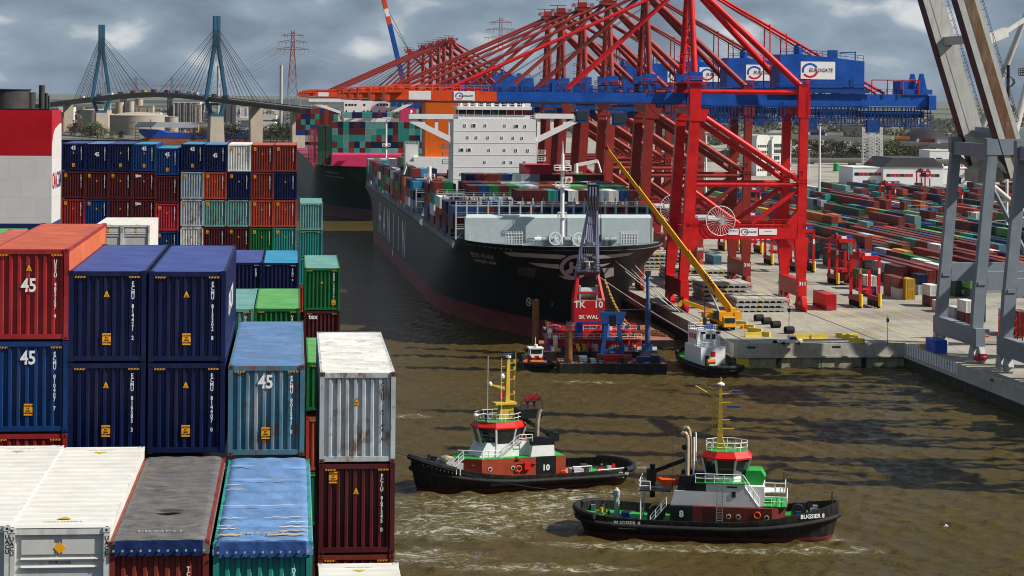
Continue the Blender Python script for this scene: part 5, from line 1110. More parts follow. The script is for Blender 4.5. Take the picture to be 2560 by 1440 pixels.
def wheelhouse(e, cx, zb, zw0, zw1, zr, r0, r1, r2, roofm, sides=8, sx=1.1, sy=1., trim=TWH, basem=TWH, topm=TGRN):
    def ring(r, z, k=sides): return [(cx + r * sx * math.cos(2 * math.pi * (i + .5) / k), r * sy * math.sin(2 * math.pi * (i + .5) / k), z) for i in range(k)]
    a0, a1, a2, a3 = ring(r0 * 1.0, zb), ring(r0, zw0), ring(r1, zw1), ring(r2, zr)
    b = MB(); b.grid([a0, a1], closed=True); b.obj('wheelhouse_base', basem, e)
    w_ = MB(); w_.grid([ring(r0 - .1, zw0), ring(r1 - .1, zw1)], closed=True); core = w_.obj('wheelhouse_frame', trim, e)
    for i in range(sides):
        j = (i + 1) % sides
        def L_(p, q, t): return tuple(p[k] + (q[k] - p[k]) * t for k in range(3))
        g = MB(); g.add([L_(a1[i], a1[j], .08), L_(a1[i], a1[j], .92), L_(a2[i], a2[j], .92), L_(a2[i], a2[j], .08)], [(0, 1, 2, 3)]); g.obj('window_pane', GLASS, core)
        m_ = MB(); m_.beam(a1[i], a2[i], .22, .22); m_.obj('mullion', trim, core)
    t_ = MB(); t_.grid([ring(r1 + .12, zw1 - .08), ring(r1 + .14, zw1 + .12), a3], closed=True); t_.add(a3, [tuple(range(sides))]); rf = t_.obj('wheelhouse_roof', roofm, e)
    t_ = MB(); t_.add([(x * 1, y * .97, z + .02) for x, y, z in a3], [tuple(range(sides))]); t_.obj('roof_deck', topm, rf)
    t_ = MB(); t_.rail([(x, y, zr) for x, y, z in a3 + a3[:1]], 1.1, 1.3, .045); t_.obj('roof_rail', RAILW, rf)
    return rf
def prt(e, nm, m, fn, s_=0): b = MB(); fn(b); return b.obj(nm, m, e, s_)
def life_ring(e, p, ax='y'):
    b = MB(); pts = [(p[0] + .38 * math.cos(a), p[1], p[2] + .38 * math.sin(a)) for a in [2 * math.pi * i / 12 for i in range(13)]]; b.path(pts, .09, 6); b.obj('life_ring', flat('life_ring_orange', (.7, .1, .02)), e)
# ---------------- tug 8: heading right
C8 = at_z(1767, 1334, 0)
t8 = empty('tugboat', C8, R(-8), 'black tug with red roofed wheelhouse and number 8, nearest in the water', 'tugboat', 'harbour tugs')
hb, zt8 = tug_hull(t8, 33, 11.2, 2.5, 4.7, 3.1, bowf=False)
prt(t8, 'lower_deckhouse', TBRD, lambda b: b.prism([(-1.6, -3.9), (8.2, -3.9), (9.8, -2.4), (9.8, 2.4), (8.2, 3.9), (-1.6, 3.9)], 1.5, 4.1, 'z'))
prt(t8, 'engine_casing', BLACK, lambda b: b.box(-4.4, -1.62, -3.92, 3.9, 1.5, 4.1))
text('8', 1.15, LETTER, t8, (-3.0, -3.95, 3.1), bold=.03)
prt(t8, 'deckhouse', TGREY, lambda b: b.prism([(-4.4, 4.12), (6.6, 4.12), (4.6, 6.9), (0, 6.9), (0, 5.9), (-3.9, 5.9)], -3.3, 3.3, 'y'))
for sd in (-1, 1):
    prt(t8, 'funnel_casing', BLACK, lambda b: b.prism([(-3.6, 5.92), (-1.4, 5.92), (-1.5, 7.7), (-3.3, 7.7)], sd * 2.2 - .8, sd * 2.2 + .8, 'y'))
    prt(t8, 'vent_box', DARK, lambda b: b.box(-1.4, -.02, sd * 2.4 - .7, sd * 2.4 + .7, 5.92, 7.5))
    def pipe(b):
        b.path([(-2.4, sd * 2.2, 7.7), (-2.4, sd * 2.2, 12.1), (-2.5, sd * 2.2, 12.7), (-2.8, sd * 2.2, 13.0), (-3.1, sd * 2.2, 12.8)], .27, 12)
    prt(t8, 'exhaust_pipe', TTAN, pipe, 50)
    prt(t8, 'vent_pipe', RAILW, lambda b: b.tube((-1.6, sd * 1.9, 7.7), (-1.6, sd * 1.9, 12.4), .13, 8), 50)
prt(t8, 'exhaust_mouth', BLACK, lambda b: b.tube((-2.75, -2.5, 11.2), (-2.75, -2.6, 11.2), .36, 12))
rf = wheelhouse(t8, 2.4, 6.9, 7.7, 9.85, 10.7, 2.5, 3.0, 2.5, TRED, basem=TWH)
prt(t8, 'boat_deck', TGRN, lambda b: b.box(-1.4, 5.2, -3.4, 3.4, 6.92, 7.0)); prt(t8, 'boat_deck_rail', RAILW, lambda b: b.rail([(-1.3, -3.3, 7), (4.6, -3.3, 7), (6.6, -3.3, 4.2)], 1.1, 1.2, .045))
prt(t8, 'green_hood', TGRN, lambda b: b.prism([(4.7, 6.6), (7.0, 6.6), (7.3, 7.6), (6.8, 8.4), (4.9, 8.4)], -1.6, 1.6, 'y')); prt(t8, 'hood_front', TWH, lambda b: b.prism([(6.0, 4.12), (7.2, 4.12), (7.2, 6.6), (4.7, 6.6)], -2.6, 2.6, 'y'))
prt(t8, 'fore_platform', TGRN, lambda b: b.box(7.2, 10, -3.2, 3.2, 4.12, 4.3)); prt(t8, 'platform_rail', RAILW, lambda b: (b.rail([(7.2, -3.2, 4.3), (10, -3.2, 4.3), (10, 3.2, 4.3)], 1.2, 1.1, .05), b.rail([(7.2, -1.4, 5.8), (9.8, -1.4, 5.8), (9.8, 1.4, 5.8)], 1.1, 1.1, .05), b.box(7.2, 9.8, -1.4, 1.4, 5.65, 5.78)))
prt(t8, 'side_ladder', STEEL, lambda b: [b.box(1.7 + s_ * .35, 1.78 + s_ * .35, -4.05, -3.98, 1.6, 6.9) for s_ in (-1, 1)] + [b.box(1.35, 2.13, -4.05, -3.99, 1.8 + k_ * .33, 1.86 + k_ * .33) for k_ in range(16)])
for x in (2.85, 4.05, 7.55): prt(t8, 'porthole', RAILW, lambda b: b.tube((x, -3.92, 3.0), (x, -4.0, 3.0), .3, 14)); prt(t8, 'porthole_glass', GLASS, lambda b: b.tube((x, -3.99, 3.0), (x, -4.02, 3.0), .22, 14))
prt(t8, 'side_window', GLASS, lambda b: b.box(3.2, 3.7, -3.36, -3.29, 5.3, 6.0)); prt(t8, 'nameplate', DARK, lambda b: b.box(2.6, 3.9, -3.36, -3.29, 6.45, 6.65)); life_ring(t8, (6.4, -4.0, 3.3))
def mast8(b):
    b.beam((1.5, 0, 10.7), (1.6, 0, 18.6), .7, .6, .3, .3)
    for x in (.6, .9): b.tube((x, 0, 13), (x, 0, 18.2), .05, 5)
    for z in (13.2, 14.3, 15.4, 16.5, 17.6): b.tube((.4, 0, z), (2.6 + (z % 2) * .6, 0, z + .15), .07, 5); b.tube((1.5, -.8, z), (1.5, .8, z), .05, 5)
    b.tube((.9, 0, 17.2), (-1.6, 0, 18.6), .1, 5); b.tube((.9, 0, 16.4), (-1.6, 0, 18.6), .06, 5); b.tube((1.6, 0, 18.6), (1.6, 0, 19.8), .08, 6); b.prism([(.9, 10.7), (2.3, 10.7), (1.8, 12.5), (1.3, 12.5)], -.35, .35, 'y')
m8 = prt(t8, 'mast', TGLD, mast8)
prt(m8, 'radar_bar', BLUEG, lambda b: (b.box(2.4, 4.1, -.12, .12, 16.0, 16.2), b.box(3.0, 4.3, -.12, .12, 17.9, 18.1))); prt(m8, 'antenna_disc', RAILW, lambda b: b.lathe([(.5, 18.8), (.5, 18.95), (.1, 19.2)], (1.6, 0, 0), 12))
prt(t8, 'deck_crane', BLACK, lambda b: (b.tube((-7.0, 1, 4.2), (-7.0, 1, 8.4), .35, 8), b.beam((-7.0, 1, 7.4), (-2.6, 1, 9.2), .4, .5), b.box(-7.7, -6.5, .4, 1.6, 6.2, 7.8)))
def boat(b):
    for sd in (-1, 1): b.grid([[(-6.3 + 2.9 * t, -2 + sd * .55 * math.sin(math.pi * min(1, .15 + t)) ** .6, 6.3 + (.5 if t < .2 else 0)), (-6.3 + 2.9 * t, -2 + sd * .75 * math.sin(math.pi * min(1, .12 + t * .85)) ** .6, 7.1 + (.25 if t < .15 else 0)), (-6.3 + 2.9 * t, -2, 7.25)] for t in [0, .1, .25, .5, .75, 1]])
prt(t8, 'rescue_boat', flat('rescue_orange', (.75, .08, .005)), boat)
prt(t8, 'aft_platform', DARK, lambda b: b.box(-8.4, -4.4, -2.8, 2.8, 5.6, 5.75)); prt(t8, 'aft_rail', RAILW, lambda b: (b.rail([(-8.4, -2.8, 5.75), (-8.4, 2.8, 5.75)], 1.1, 1.1, .05), b.rail([(-8.4, -2.8, 5.75), (-7.0, -2.8, 5.75)], 1.1, 1.1, .05), b.tube((-8.2, -2.6, 1.6), (-8.2, -2.6, 5.6), .1, 6), b.tube((-8.2, 2.6, 1.6), (-8.2, 2.6, 5.6), .1, 6)))
prt(t8, 'stairs', RAILW, lambda b: (b.beam((-4.9, -3.4, 4.1), (-6.9, -3.4, 1.7), .6, .1), b.rail([(-6.9, -3.7, 1.7), (-4.9, -3.7, 4.1)], 1.0, 1, .05)))
prt(t8, 'towing_winch', DARK, lambda b: (b.tube((-6.4, -1.4, 2.6), (-6.4, 1.4, 2.6), .9, 14), b.box(-7.4, -5.4, -1.9, -1.4, 1.6, 3.2), b.box(-7.4, -5.4, 1.4, 1.9, 1.6, 3.2))); prt(t8, 'winch_rope', YEL, lambda b: b.tube((-6.4, -.6, 2.6), (-6.4, .6, 2.6), .98, 14))
prt(t8, 'capstan', BLUEG, lambda b: b.lathe([(.9, 1.6), (.9, 1.9), (.4, 2.0), (.4, 2.4), (.7, 2.5)], (-10.2, -.6, 0), 14)); prt(t8, 'towing_bitt', STEEL, lambda b: (b.tube((-11.4, -.8, 1.6), (-11.4, -.8, 4.9), .3, 10), b.lathe([(.45, 4.6), (.45, 5.2), (.1, 5.6)], (-11.4, -.8, 0), 10), b.tube((-11.4, .8, 1.6), (-11.4, .8, 4.6), .3, 10)))
prt(t8, 'windlass', DARK, lambda b: (b.tube((11.4, -1.2, 3.6), (11.4, 1.2, 3.6), .7, 12), b.box(10.8, 12.4, -.5, .5, 2.6, 4.4), b.box(12.6, 13.2, -.2, .2, 2.8, 4.6)))
prt(t8, 'jackstaff', DARK, lambda b: (b.tube((9.6, -1, 5.8), (9.6, -1, 8.2), .06, 5), b.tube((15.6, 0, 4), (15.6, 0, 5.9), .1, 6), b.tube((-4.2, -2.6, 5.6), (-4.2, -2.6, 13.5), .03, 4)))
for s_, x, z, sz, off in (('BUGSIER 8', 13.0, 3.35, .72, -3.6), ('BUGSIER 8', -9.6, 2.05, .72, -5.78), ('HAMBURG', -9.6, 1.5, .45, -5.72)):
    o = text(s_, sz, LETTER, t8, (x, off, z), bold=.015)
    if x > 0:
        an_ = math.atan2(hb(.72) - hb(.86), .14 * 16.5); o.rotation_euler = (R(90), 0, an_); o.location = (13.2, -hb(.8) - .12, 3.3)
# ---------------- tug 10: heading left and towards us
A10, B10 = at_z(1040, 1226, 0), at_z(1560, 1196, 0); C10 = (A10 + B10) / 2; d10 = A10 - B10
t10 = empty('tugboat', C10, math.atan2(d10.y, d10.x), 'black tug with orange-red deckhouse and number 10, behind the nearest tug', 'tugboat', 'harbour tugs')
hb10, zt10 = tug_hull(t10, 33, 11.6, 2.3, 4.9, 2.4, deckm=WOOD)
def T(nm, m, fn, s_=0): return prt(t10, nm, m, fn, s_)
T('deckhouse', TBRN, lambda b: b.prism([(-5.1, -3.9), (7.4, -3.9), (10.4, -1.8), (10.4, 1.8), (7.4, 3.9), (-5.1, 3.9)], 1.0, 4.4, 'z')); T('deckhouse_top', TGRN, lambda b: b.prism([(-5.0, -3.8), (7.4, -3.8), (10.3, -1.8), (10.3, 1.8), (7.4, 3.8), (-5.0, 3.8)], 4.41, 4.5, 'z'))
T('black_side_panel', BLACK, lambda b: b.box(-3.6, -.7, 3.88, 3.97, 1.2, 4.5)); text('10', 1.15, LETTER, t10, (-2.1, 3.99, 2.9), (R(90), 0, R(180)), bold=.03)
T('grey_side_strip', mat('tug_side_grey', (.1, .1, .105), .5), lambda b: b.prism([(-5.2, 1.0), (6.6, 1.0), (6.2, 2.0), (-4.4, 2.0)], 5.2, 5.35, 'y'))
for sd in (1, -1):
    T('funnel_casing', TWH, lambda b: b.prism([(-3.5, 4.5), (.1, 4.5), (-.2, 6.0), (-3.4, 6.0)], sd * 2.7 - 1, sd * 2.7 + 1, 'y')); T('funnel_top', BLACK, lambda b: b.prism([(-3.4, 6.01), (-.2, 6.01), (-.5, 7.3), (-2.8, 7.0)], sd * 2.7 - .95, sd * 2.7 + .95, 'y'))
    T('exhaust_pipe', mat('pipe_grey_rust', (.3, .24, .2), .45, var=.3), lambda b: b.path([(-1.2, sd * 2.7, 7.2), (-1.25, sd * 2.7, 9.2), (-1.45, sd * 2.7, 10.4), (-1.75, sd * 2.7, 11.0)], .3, 12), 50)
wheelhouse(t10, 3.6, 4.5, 6.3, 8.5, 9.3, 2.8, 3.4, 2.95, TRED, basem=TWH, sx=1.15)
T('bridge_front', TWH, lambda b: b.prism([(-.2, 4.5), (7.3, 4.5), (6.2, 6.5), (-.2, 6.5)], -2.5, 2.5, 'y'))
T('bridge_stairs', RAILW, lambda b: (b.beam((4.4, 3.2, 4.5), (1.8, 3.2, 6.6), .7, .1), b.rail([(4.4, 3.5, 4.5), (1.8, 3.5, 6.6), (-.2, 3.5, 6.6)], 1.0, 1.0, .05), b.beam((-.4, 3.2, 6.5), (-1.2, 3.2, 4.5), .7, .1), b.rail([(7.2, 3.7, 4.5), (4.6, 3.7, 4.5)], 1.1, 1, .05), b.rail([(10.2, 1.7, 4.5), (7.3, 3.7, 4.5)], 1.1, 1, .05), b.beam((11.4, 2.4, 3.2), (9.6, 2.4, 4.6), .8, .1), b.rail([(12, 2.8, 2.6), (9.8, 2.8, 4.6)], 1, 1, .05)))
def mast10(b):
    b.beam((2.4, 0, 9.4), (2.2, 0, 17.8), .75, .7, .4, .4); b.prism([(1.4, 9.4), (3.8, 9.4), (3.4, 11.6), (1.7, 11.6)], -.6, .6, 'y'); b.box(1.2, 4.4, -1, 1, 11.5, 11.8); b.beam((2.3, 0, 13.6), (4.8, 0, 14.3), .4, .5, .15, .2)
    for z in (12.8, 14.9, 16.2, 17.2): b.box(1.3, 2.3, -.12, .12, z, z + .08); b.box(1.2, 1.42, -.12, .12, z, z + .5); b.tube((1.2, 0, z), (1.2, 0, z - 1.2), .04, 4); b.tube((3.1, 0, z - .4), (2.3, 0, z - .4), .05, 4)
    b.tube((2.2, 0, 17.8), (2.2, 0, 18.6), .06, 5); b.tube((1.1, 0, 16.2), (1.1, 0, 18.8), .05, 5)
m10 = T('mast', TGLD, mast10); prt(m10, 'radar_bar', BLUEG, lambda b: b.box(1.5, 3.0, -.12, .12, 18.5, 18.65)); prt(m10, 'radome', RAILW, lambda b: (b.lathe([(.3, 15.2), (.36, 15.5), (.2, 15.8)], (3.2, .3, 0), 10), b.lathe([(.25, 14.2), (.3, 14.5), (.1, 14.75)], (4.9, 0, 0), 10), b.lathe([(.4, 18.0), (.4, 18.3)], (2.2, 0, 0), 10)))
prt(m10, 'flag', SIGNRED, lambda b: b.box(2.9, 3.4, -.02, .02, 12.4, 13.1))
T('fire_monitor', mat('monitor_maroon', (.22, .015, .02), .4), lambda b: [(b.tube((-.6 - k_ * 1.0, .5, 11.0), (-.6 - k_ * 1.0, .5, 11.9), .2, 8), b.tube((-.2 - k_ * 1.0, .6, 11.9), (-1.3 - k_ * .9, .6, 12.5), .4, 10, .55)) for k_ in range(2)]); T('monitor_platform', BLACK, lambda b: (b.box(-2.4, .8, -1.5, 1.5, 9.5, 10.8), b.rail([(-2.4, 1.5, 10.8), (.8, 1.5, 10.8)], 1.2, 1, .05)))
T('whip_aerial', RAILW, lambda b: (b.tube((5.9, 1.8, 9.4), (5.9, 1.8, 18.6), .04, 4), b.tube((3.9, 1.9, 9.4), (3.9, 1.9, 18.2), .04, 4), b.tube((7.6, 2, 10.4), (6.2, 2, 10.6), .05, 4), b.lathe([(.4, 10.4), (.3, 10.6)], (7.7, 2, 0), 10))); T('blue_drum', BLUEG, lambda b: b.lathe([(.35, 9.5), (.35, 10.5)], (5.8, 1.4, 0), 10))
T('deck_crane', BLACK, lambda b: (b.beam((-.4, -1, 9.2), (-5.2, -1, 6.2), .45, .55), b.tube((-4.9, -1, 4.4), (-4.9, -1, 7.2), .4, 8), b.box(-5.8, -4.2, -1.6, -.4, 5.8, 7.0)))
T('towing_winch', STEEL, lambda b: (b.tube((10.9, -1.6, 3.5), (10.9, 1.6, 3.5), 1.0, 16), b.box(9.6, 12, 1.6, 2.4, 2.4, 3.9), b.box(9.6, 12, -2.4, -1.6, 2.4, 3.9), b.box(9.0, 9.8, 1, 2.2, 2.4, 3.2))); T('winch_rope', YEL, lambda b: b.tube((10.9, .2, 3.5), (10.9, .9, 3.5), 1.06, 16))
T('bow_bitt', BLACK, lambda b: (b.tube((13.6, .8, 2.6), (13.6, .8, 4.8), .22, 8), b.tube((13.6, -.8, 2.6), (13.6, -.8, 4.8), .22, 8), b.tube((13.6, -1.4, 4.2), (13.6, 1.4, 4.2), .2, 8), b.tube((12.6, -1, 3.6), (12.6, 1, 3.6), .4, 8)))
for x in (6.2, 2.8): T('porthole', RAILW, lambda b: b.tube((x, 3.9, 3.1), (x, 3.97, 3.1), .3, 14)); T('porthole_glass', GLASS, lambda b: b.tube((x, 3.96, 3.1), (x, 3.99, 3.1), .22, 14))
T('red_locker', TRED, lambda b: b.box(.3, 1.2, 3.9, 4.3, 2.8, 3.8)); T('red_locker', TRED, lambda b: b.box(-5, -4.4, 3.9, 4.4, 1.2, 2.2)); life_ring(t10, (2.0, 4.1, 3.0)); life_ring(t10, (-4.7, 4.0, 2.0)); life_ring(t10, (.9, 2.9, 7.2)); T('deck_pipe', TBRD, lambda b: (b.tube((8.6, 3.2, 3.6), (-.6, 4.1, 3.6), .12, 6), b.tube((2.2, 3.6, 4.4), (2.2, 4.0, 4.1), .3, 8)))
T('aft_rail', RAILW, lambda b: (b.rail([(-6.3, 3.5, 1.2), (-9.2, 3.5, 1.2)], 1.5, 2.8, .08, 1), b.rail([(-9.6, 4.9, 1.3), (-14, 4.2, 1.3)], 1.0, 4, .07, 1))); T('green_deck_patch', TGRN, lambda b: b.box(-15, -11, -3.6, 3.6, 1.12, 1.17)); T('deck_gear', STEEL, lambda b: (b.box(-8.4, -6.6, 1, 2.6, 1.1, 2.2), b.tube((-7.6, 3, 1.6), (-6.4, 3, 1.6), .5, 10))); T('towing_hook', DARK, lambda b: (b.box(-10, -9, -.6, .6, 1.1, 2.4), b.tube((-12, -.6, 1.2), (-12, .6, 2.3), .2, 8)))
def ltx(s_, sz, x, z): 
    h_ = hb10(x / 16.5); o = text(s_, sz, LETTER, t10, (x, h_ * 1.035 + (.02 if x > -9 else .05), z), (R(90), 0, R(180)), bold=.015); return o
o = text('BUGSIER 10', .62, LETTER, t10, (3.8, 5.37, 1.5), (R(90), 0, R(180)), bold=.015)
o = ltx('BUGSIER 10', .62, -11.6, 1.75); o.location.y = 5.9; o.rotation_euler = (R(90), 0, R(171)); o.location = (-12.4, 5.45, 1.75); o = ltx('HAMBURG', .4, -11.6, 1.3); o.location = (-12.4, 5.42, 1.3); o.rotation_euler = (R(90), 0, R(171))
# loose gear, chafing strips and tyres
def outfit(e, hbf, ztf, near, seed, strips=True):
    r = random.Random(seed)
    for i in range(11 if strips else 0):
        t = .66 + .03 * i; prt(e, 'chafing_strip', RAILW, lambda b: b.box(t * 16.5 - .05, t * 16.5 + .05, near * hbf(t) * 1.06 - .06, near * hbf(t) * 1.06 + .06, ztf(t) - .75, ztf(t) + .1)) if t < .96 else None
    for i in range(9):
        t = -.7 + i * .15; prt(e, 'freeing_port', mat('freeing_port_dark', (.004, .004, .004), .8) if i % 3 else TGRN, lambda b: b.box(t * 16.5 - .5, t * 16.5 + .5, near * hbf(t) * 1.003 - .03, near * hbf(t) * 1.003 + .03, ztf(t) - .85, ztf(t) - .6))
    for i in range(26):
        x = r.choice([r.uniform(-15, -8.6), r.uniform(10.2, 14)]); y = r.uniform(-3.6, 3.6) * (1 if x < 0 else .7); z0 = ztf(x / 16.5) - (1.2 if x < 0 else .95); m = r.choice([STEEL, RAILW, DARK, TRED, YEL, BLACK, BLUEG, STEEL, DARK]); w_ = r.uniform(.15, .5); h_ = r.uniform(.25, 1.1)
        prt(e, 'deck_gear', m, (lambda b: b.tube((x, y, z0), (x, y, z0 + h_), w_ * .4, 8)) if i % 2 else (lambda b: b.box(x - w_, x + w_, y - w_ * .7, y + w_ * .7, z0, z0 + h_)))
    for i in range(4):
        x, y = r.uniform(-14, -9), r.uniform(-3.4, 3.4); pts = [(x + (.25 + .03 * k_) * math.cos(k_ * .7), y + (.25 + .03 * k_) * math.sin(k_ * .7), ztf(x / 16.5) - 1.12 + .006 * k_) for k_ in range(26)]; prt(e, 'coiled_rope', mat('hemp_rope', (.4, .33, .2), .8), lambda b: b.path(pts, .04, 5))
outfit(t8, hb, zt8, -1, 2, False); outfit(t10, hb10, zt10, 1, 5)
# ---------------- people
SKIN = flat('skin', (.45, .25, .17), .6)
def person(loc, rz, label, coat, legs, hat, h=1.78, arm=(.5, .1)):
    e = empty('person', loc, rz, label, 'person')
    J = {'pel': (0, 0, .95), 'che': (0, .02, 1.3), 'nek': (0, .02, 1.5), 'hed': (0, .05, 1.66), 'ls': (-.19, .01, 1.43), 'le': (-.27, .06, 1.15), 'lh': (-.2, .26, 1.0), 'rs': (.19, .01, 1.43), 're': (.27, .02, 1.14), 'rh': (.25, .2, .95), 'lk': (-.11, .04, .5), 'lf': (-.12, -.02, .06), 'lt': (-.13, .14, .03), 'rk': (.11, .02, .5), 'rf': (.12, -.05, .06), 'rt': (.13, .11, .03), 'hp1': (-.1, 0, .9), 'hp2': (.1, 0, .9)}
    rad = {'pel': .16, 'che': .18, 'nek': .07, 'hed': .11, 'ls': .085, 'le': .06, 'lh': .045, 'rs': .085, 're': .06, 'rh': .045, 'lk': .075, 'lf': .05, 'lt': .04, 'rk': .075, 'rf': .05, 'rt': .04, 'hp1': .11, 'hp2': .11}
    ks = list(J); ed = [('pel', 'che'), ('che', 'nek'), ('nek', 'hed'), ('che', 'ls'), ('ls', 'le'), ('le', 'lh'), ('che', 'rs'), ('rs', 're'), ('re', 'rh'), ('pel', 'hp1'), ('hp1', 'lk'), ('lk', 'lf'), ('lf', 'lt'), ('pel', 'hp2'), ('hp2', 'rk'), ('rk', 'rf'), ('rf', 'rt')]
    me = bpy.data.meshes.new('body'); me.from_pydata([J[k] for k in ks], [(ks.index(a), ks.index(b_)) for a, b_ in ed], []); o = link('body', me, e)
    md = o.modifiers.new('s', 'SKIN'); sv = me.skin_vertices[0].data
    for i, k in enumerate(ks): sv[i].radius = (rad[k], rad[k] * (.75 if k in ('pel', 'che') else 1)); sv[i].use_root = k == 'pel'
    o.modifiers.new('d', 'SUBSURF').levels = 1; o.modifiers[-1].render_levels = 1
    m2 = bpy.data.meshes.new_from_object(o.evaluated_get(bpy.context.evaluated_depsgraph_get())); o.modifiers.clear(); o.data = m2
    for m in (coat, legs, SKIN): m2.materials.append(m)
    for p in m2.polygons:
        c = p.center; p.material_index = 2 if c.z > 1.52 or (abs(c.x) > .15 and c.y > .17 and c.z < 1.1) else (0 if c.z > .88 else 1); p.use_smooth = True
    b = MB(); b.lathe([(.15, 0), (.145, .06), (.1, .13), (.02, .16)], (0, .04, 1.69), 12); b.obj('helmet', hat, e, 50)
    for s_ in (-1, 1):
        b = MB()
        hx, hy, hz = J['lh' if s_ < 0 else 'rh']
        for k_ in range(4): b.tube((hx + (k_ - 1.5) * .02, hy + .03, hz), (hx + (k_ - 1.5) * .022, hy + .08 + .01 * (1 - abs(k_ - 1.5)), hz - .04), .01, 5)
        b.tube((hx - s_ * .03, hy, hz + .02), (hx - s_ * .055, hy + .05, hz + .02), .011, 5); b.obj('fingers', SKIN, e)
    return e
P_ = t10.matrix_basis @ Vector((-6.1, 4.3, 1.02)); person(P_, R(120), 'crew member in blue helmet and overalls on the aft deck of tug 10', flat('overall_blue', (.02, .05, .16), .7), flat('overall_grey', (.25, .26, .28), .7), flat('helmet_blue', (.02, .15, .6), .3))
# ---------------- tow line between the tugs' ships
def rope(name, label, a, b_, sag, r, m, cat='rope', n_=14):
    mb = MB(); a, b_ = Vector(a), Vector(b_); mb.path([a.lerp(b_, i / n_) - Vector((0, 0, 4 * sag * (i / n_) * (1 - i / n_))) for i in range(n_ + 1)], r, 5); return tag(mb.obj(name, m), label, cat)
bowp = t10.matrix_basis @ Vector((13.6, 0, 4.3)); rope('tow_line', 'tow line from the bow of tug 10 to the near ship', bowp, OWN.w(3.7, 285, 14), 1.0, .05, WIRE)
st8 = t8.matrix_basis @ Vector((-11.4, 0, 4.7)); rope('tow_line', 'dark tow wire running left from the stern of tug 8', st8, at_z(990, 1130, 6), 1.4, .05, WIRE)
# ================================================================== FLOATING CRANE AND WORKBOATS
BR = QY.t * .5
def wp(px, py, Y, z=None):
    P = at_y(px, py, Y); return P if z is None else Vector((P.x, P.y, z))
FRED = mat('barge_red', (.5, .012, .015), .42, var=.15, streak=.25, streak_col=(.15, .02, .02)); LIL = mat('jib_lilac_grey', (.27, .27, .42), .5, var=.12, streak=.2); SPUD = mat('rusty_pile', (.22, .09, .035), .8, var=.4, streak=.6, streak_col=(.04, .02, .015)); RDECK = mat('rust_deck', (.3, .12, .075), .8, var=.25, streak=.3)
# floating crane
Pc = at_z(1478, 902, 0); fc = empty('floating_crane', Pc, BR, 'red floating crane lettered TK 10 in front of the black bow', 'floating crane')
def FCp(nm, m, fn, s_=0): return prt(fc, nm, m, fn, s_)
FCp('pontoon', TBLK, lambda b: b.prism([(-10.5, -1), (11, -1), (11, 1.9), (-10.5, 1.9)], 0, 20, 'y')); FCp('pontoon_deck', RDECK, lambda b: b.box(-10.4, 10.9, .1, 19.9, 1.91, 1.96))
FCp('deckhouse', FRED, lambda b: (b.box(-9, 10.4, 2.0, 12, 1.96, 4.3), b.box(-8.5, 9.8, 2.6, 11, 4.5, 6.0))); FCp('upper_deck', RDECK, lambda b: b.box(-9.4, 10.6, 1.2, 12.4, 4.31, 4.46)); FCp('deck_railing', RAILW, lambda b: (b.rail([(-9.4, 1.2, 4.46), (10.6, 1.2, 4.46)], 1.0, 1.4, .04), b.rail([(-8.5, 2.6, 6), (9.8, 2.6, 6)], 1.0, 1.4, .04)))
for x in (-5.4, 4.0, 8.3): life_ring(fc, (x, 2.5, 5.3))
for x in (-9.2, 7.8, 10.3): FCp('deck_strut', FRED, lambda b: b.beam((x, .6, 1.96), (x + .3, 1.4, 4.3), .25, .25))
for x in (-2.4, 3.1): FCp('blue_tank', BLUEG, lambda b: b.lathe([(.75, 4.5), (.75, 7.6), (.4, 7.9)], (x, 2.0, 0), 14), 40)
FCp('green_window', GLASS, lambda b: (b.box(6.0, 7.4, 2.5, 2.58, 5.0, 5.7), b.box(8.4, 9.4, 2.5, 2.58, 5.0, 5.7)))
FCp('pedestal', FRED, lambda b: b.tube((.2, 8, 6), (.2, 8, 7.2), 2.6, 20), 40)
cb = FCp('crane_house', FRED, lambda b: (b.box(-3.2, 3.3, 4.6, 11, 7.2, 12.0), b.box(-3.3, 3.4, 4.5, 11.1, 7.0, 7.2)))
text('TK', 1.9, LETTER, cb, (-2.1, 4.55, 11.2), bold=.05); text('10', 1.9, LETTER, cb, (1.9, 4.55, 11.2), bold=.05); text('SK WAL', 1.15, LETTER, cb, (-.2, 4.55, 8.6), bold=.03); prt(cb, 'blue_stripe', BLUEG, lambda b: b.box(-3.2, 3.3, 4.55, 4.6, 7.4, 7.75))
prt(cb, 'roof_deck', RDECK, lambda b: b.box(-3.1, 3.2, 4.7, 10.9, 12.01, 12.08)); prt(cb, 'machinery_frame', FRED, lambda b: [b.beam((s_ * 3.0, 5.0, 12), (s_ * 2.0, 8.2, 17.6), .5, .5) for s_ in (-1, 1)] + [b.beam((s_ * 3.0, 10.5, 12), (s_ * 2.0, 8.2, 17.6), .5, .5) for s_ in (-1, 1)] + [b.beam((-2.1, 8.2, 17.4), (2.1, 8.2, 17.4), .6, .6), b.beam((-2.7, 6, 13.6), (2.7, 6, 13.6), .4, .4)]); prt(cb, 'winch', STEEL, lambda b: (b.tube((-1.6, 8, 13.4), (1.6, 8, 13.4), 1.2, 14), b.box(-2, -1.6, 6.8, 9, 12.1, 15), b.box(1.6, 2, 6.8, 9, 12.1, 15)))
prt(cb, 'head_platform', DARK, lambda b: (b.box(-2.6, 2.6, 7, 9.6, 17.7, 17.9), b.rail([(-2.6, 7, 17.9), (2.6, 7, 17.9), (2.6, 9.6, 17.9)], 1.2, 1, .06), b.rail([(-2.4, 7.5, 19.2), (2.4, 7.5, 19.2)], 1, .9, .06))); prt(cb, 'radar', RAILW, lambda b: (b.tube((.1, 7.2, 17.9), (.1, 7.2, 20), .12, 6), b.box(-.9, 1.1, 7.1, 7.3, 20, 20.15)))
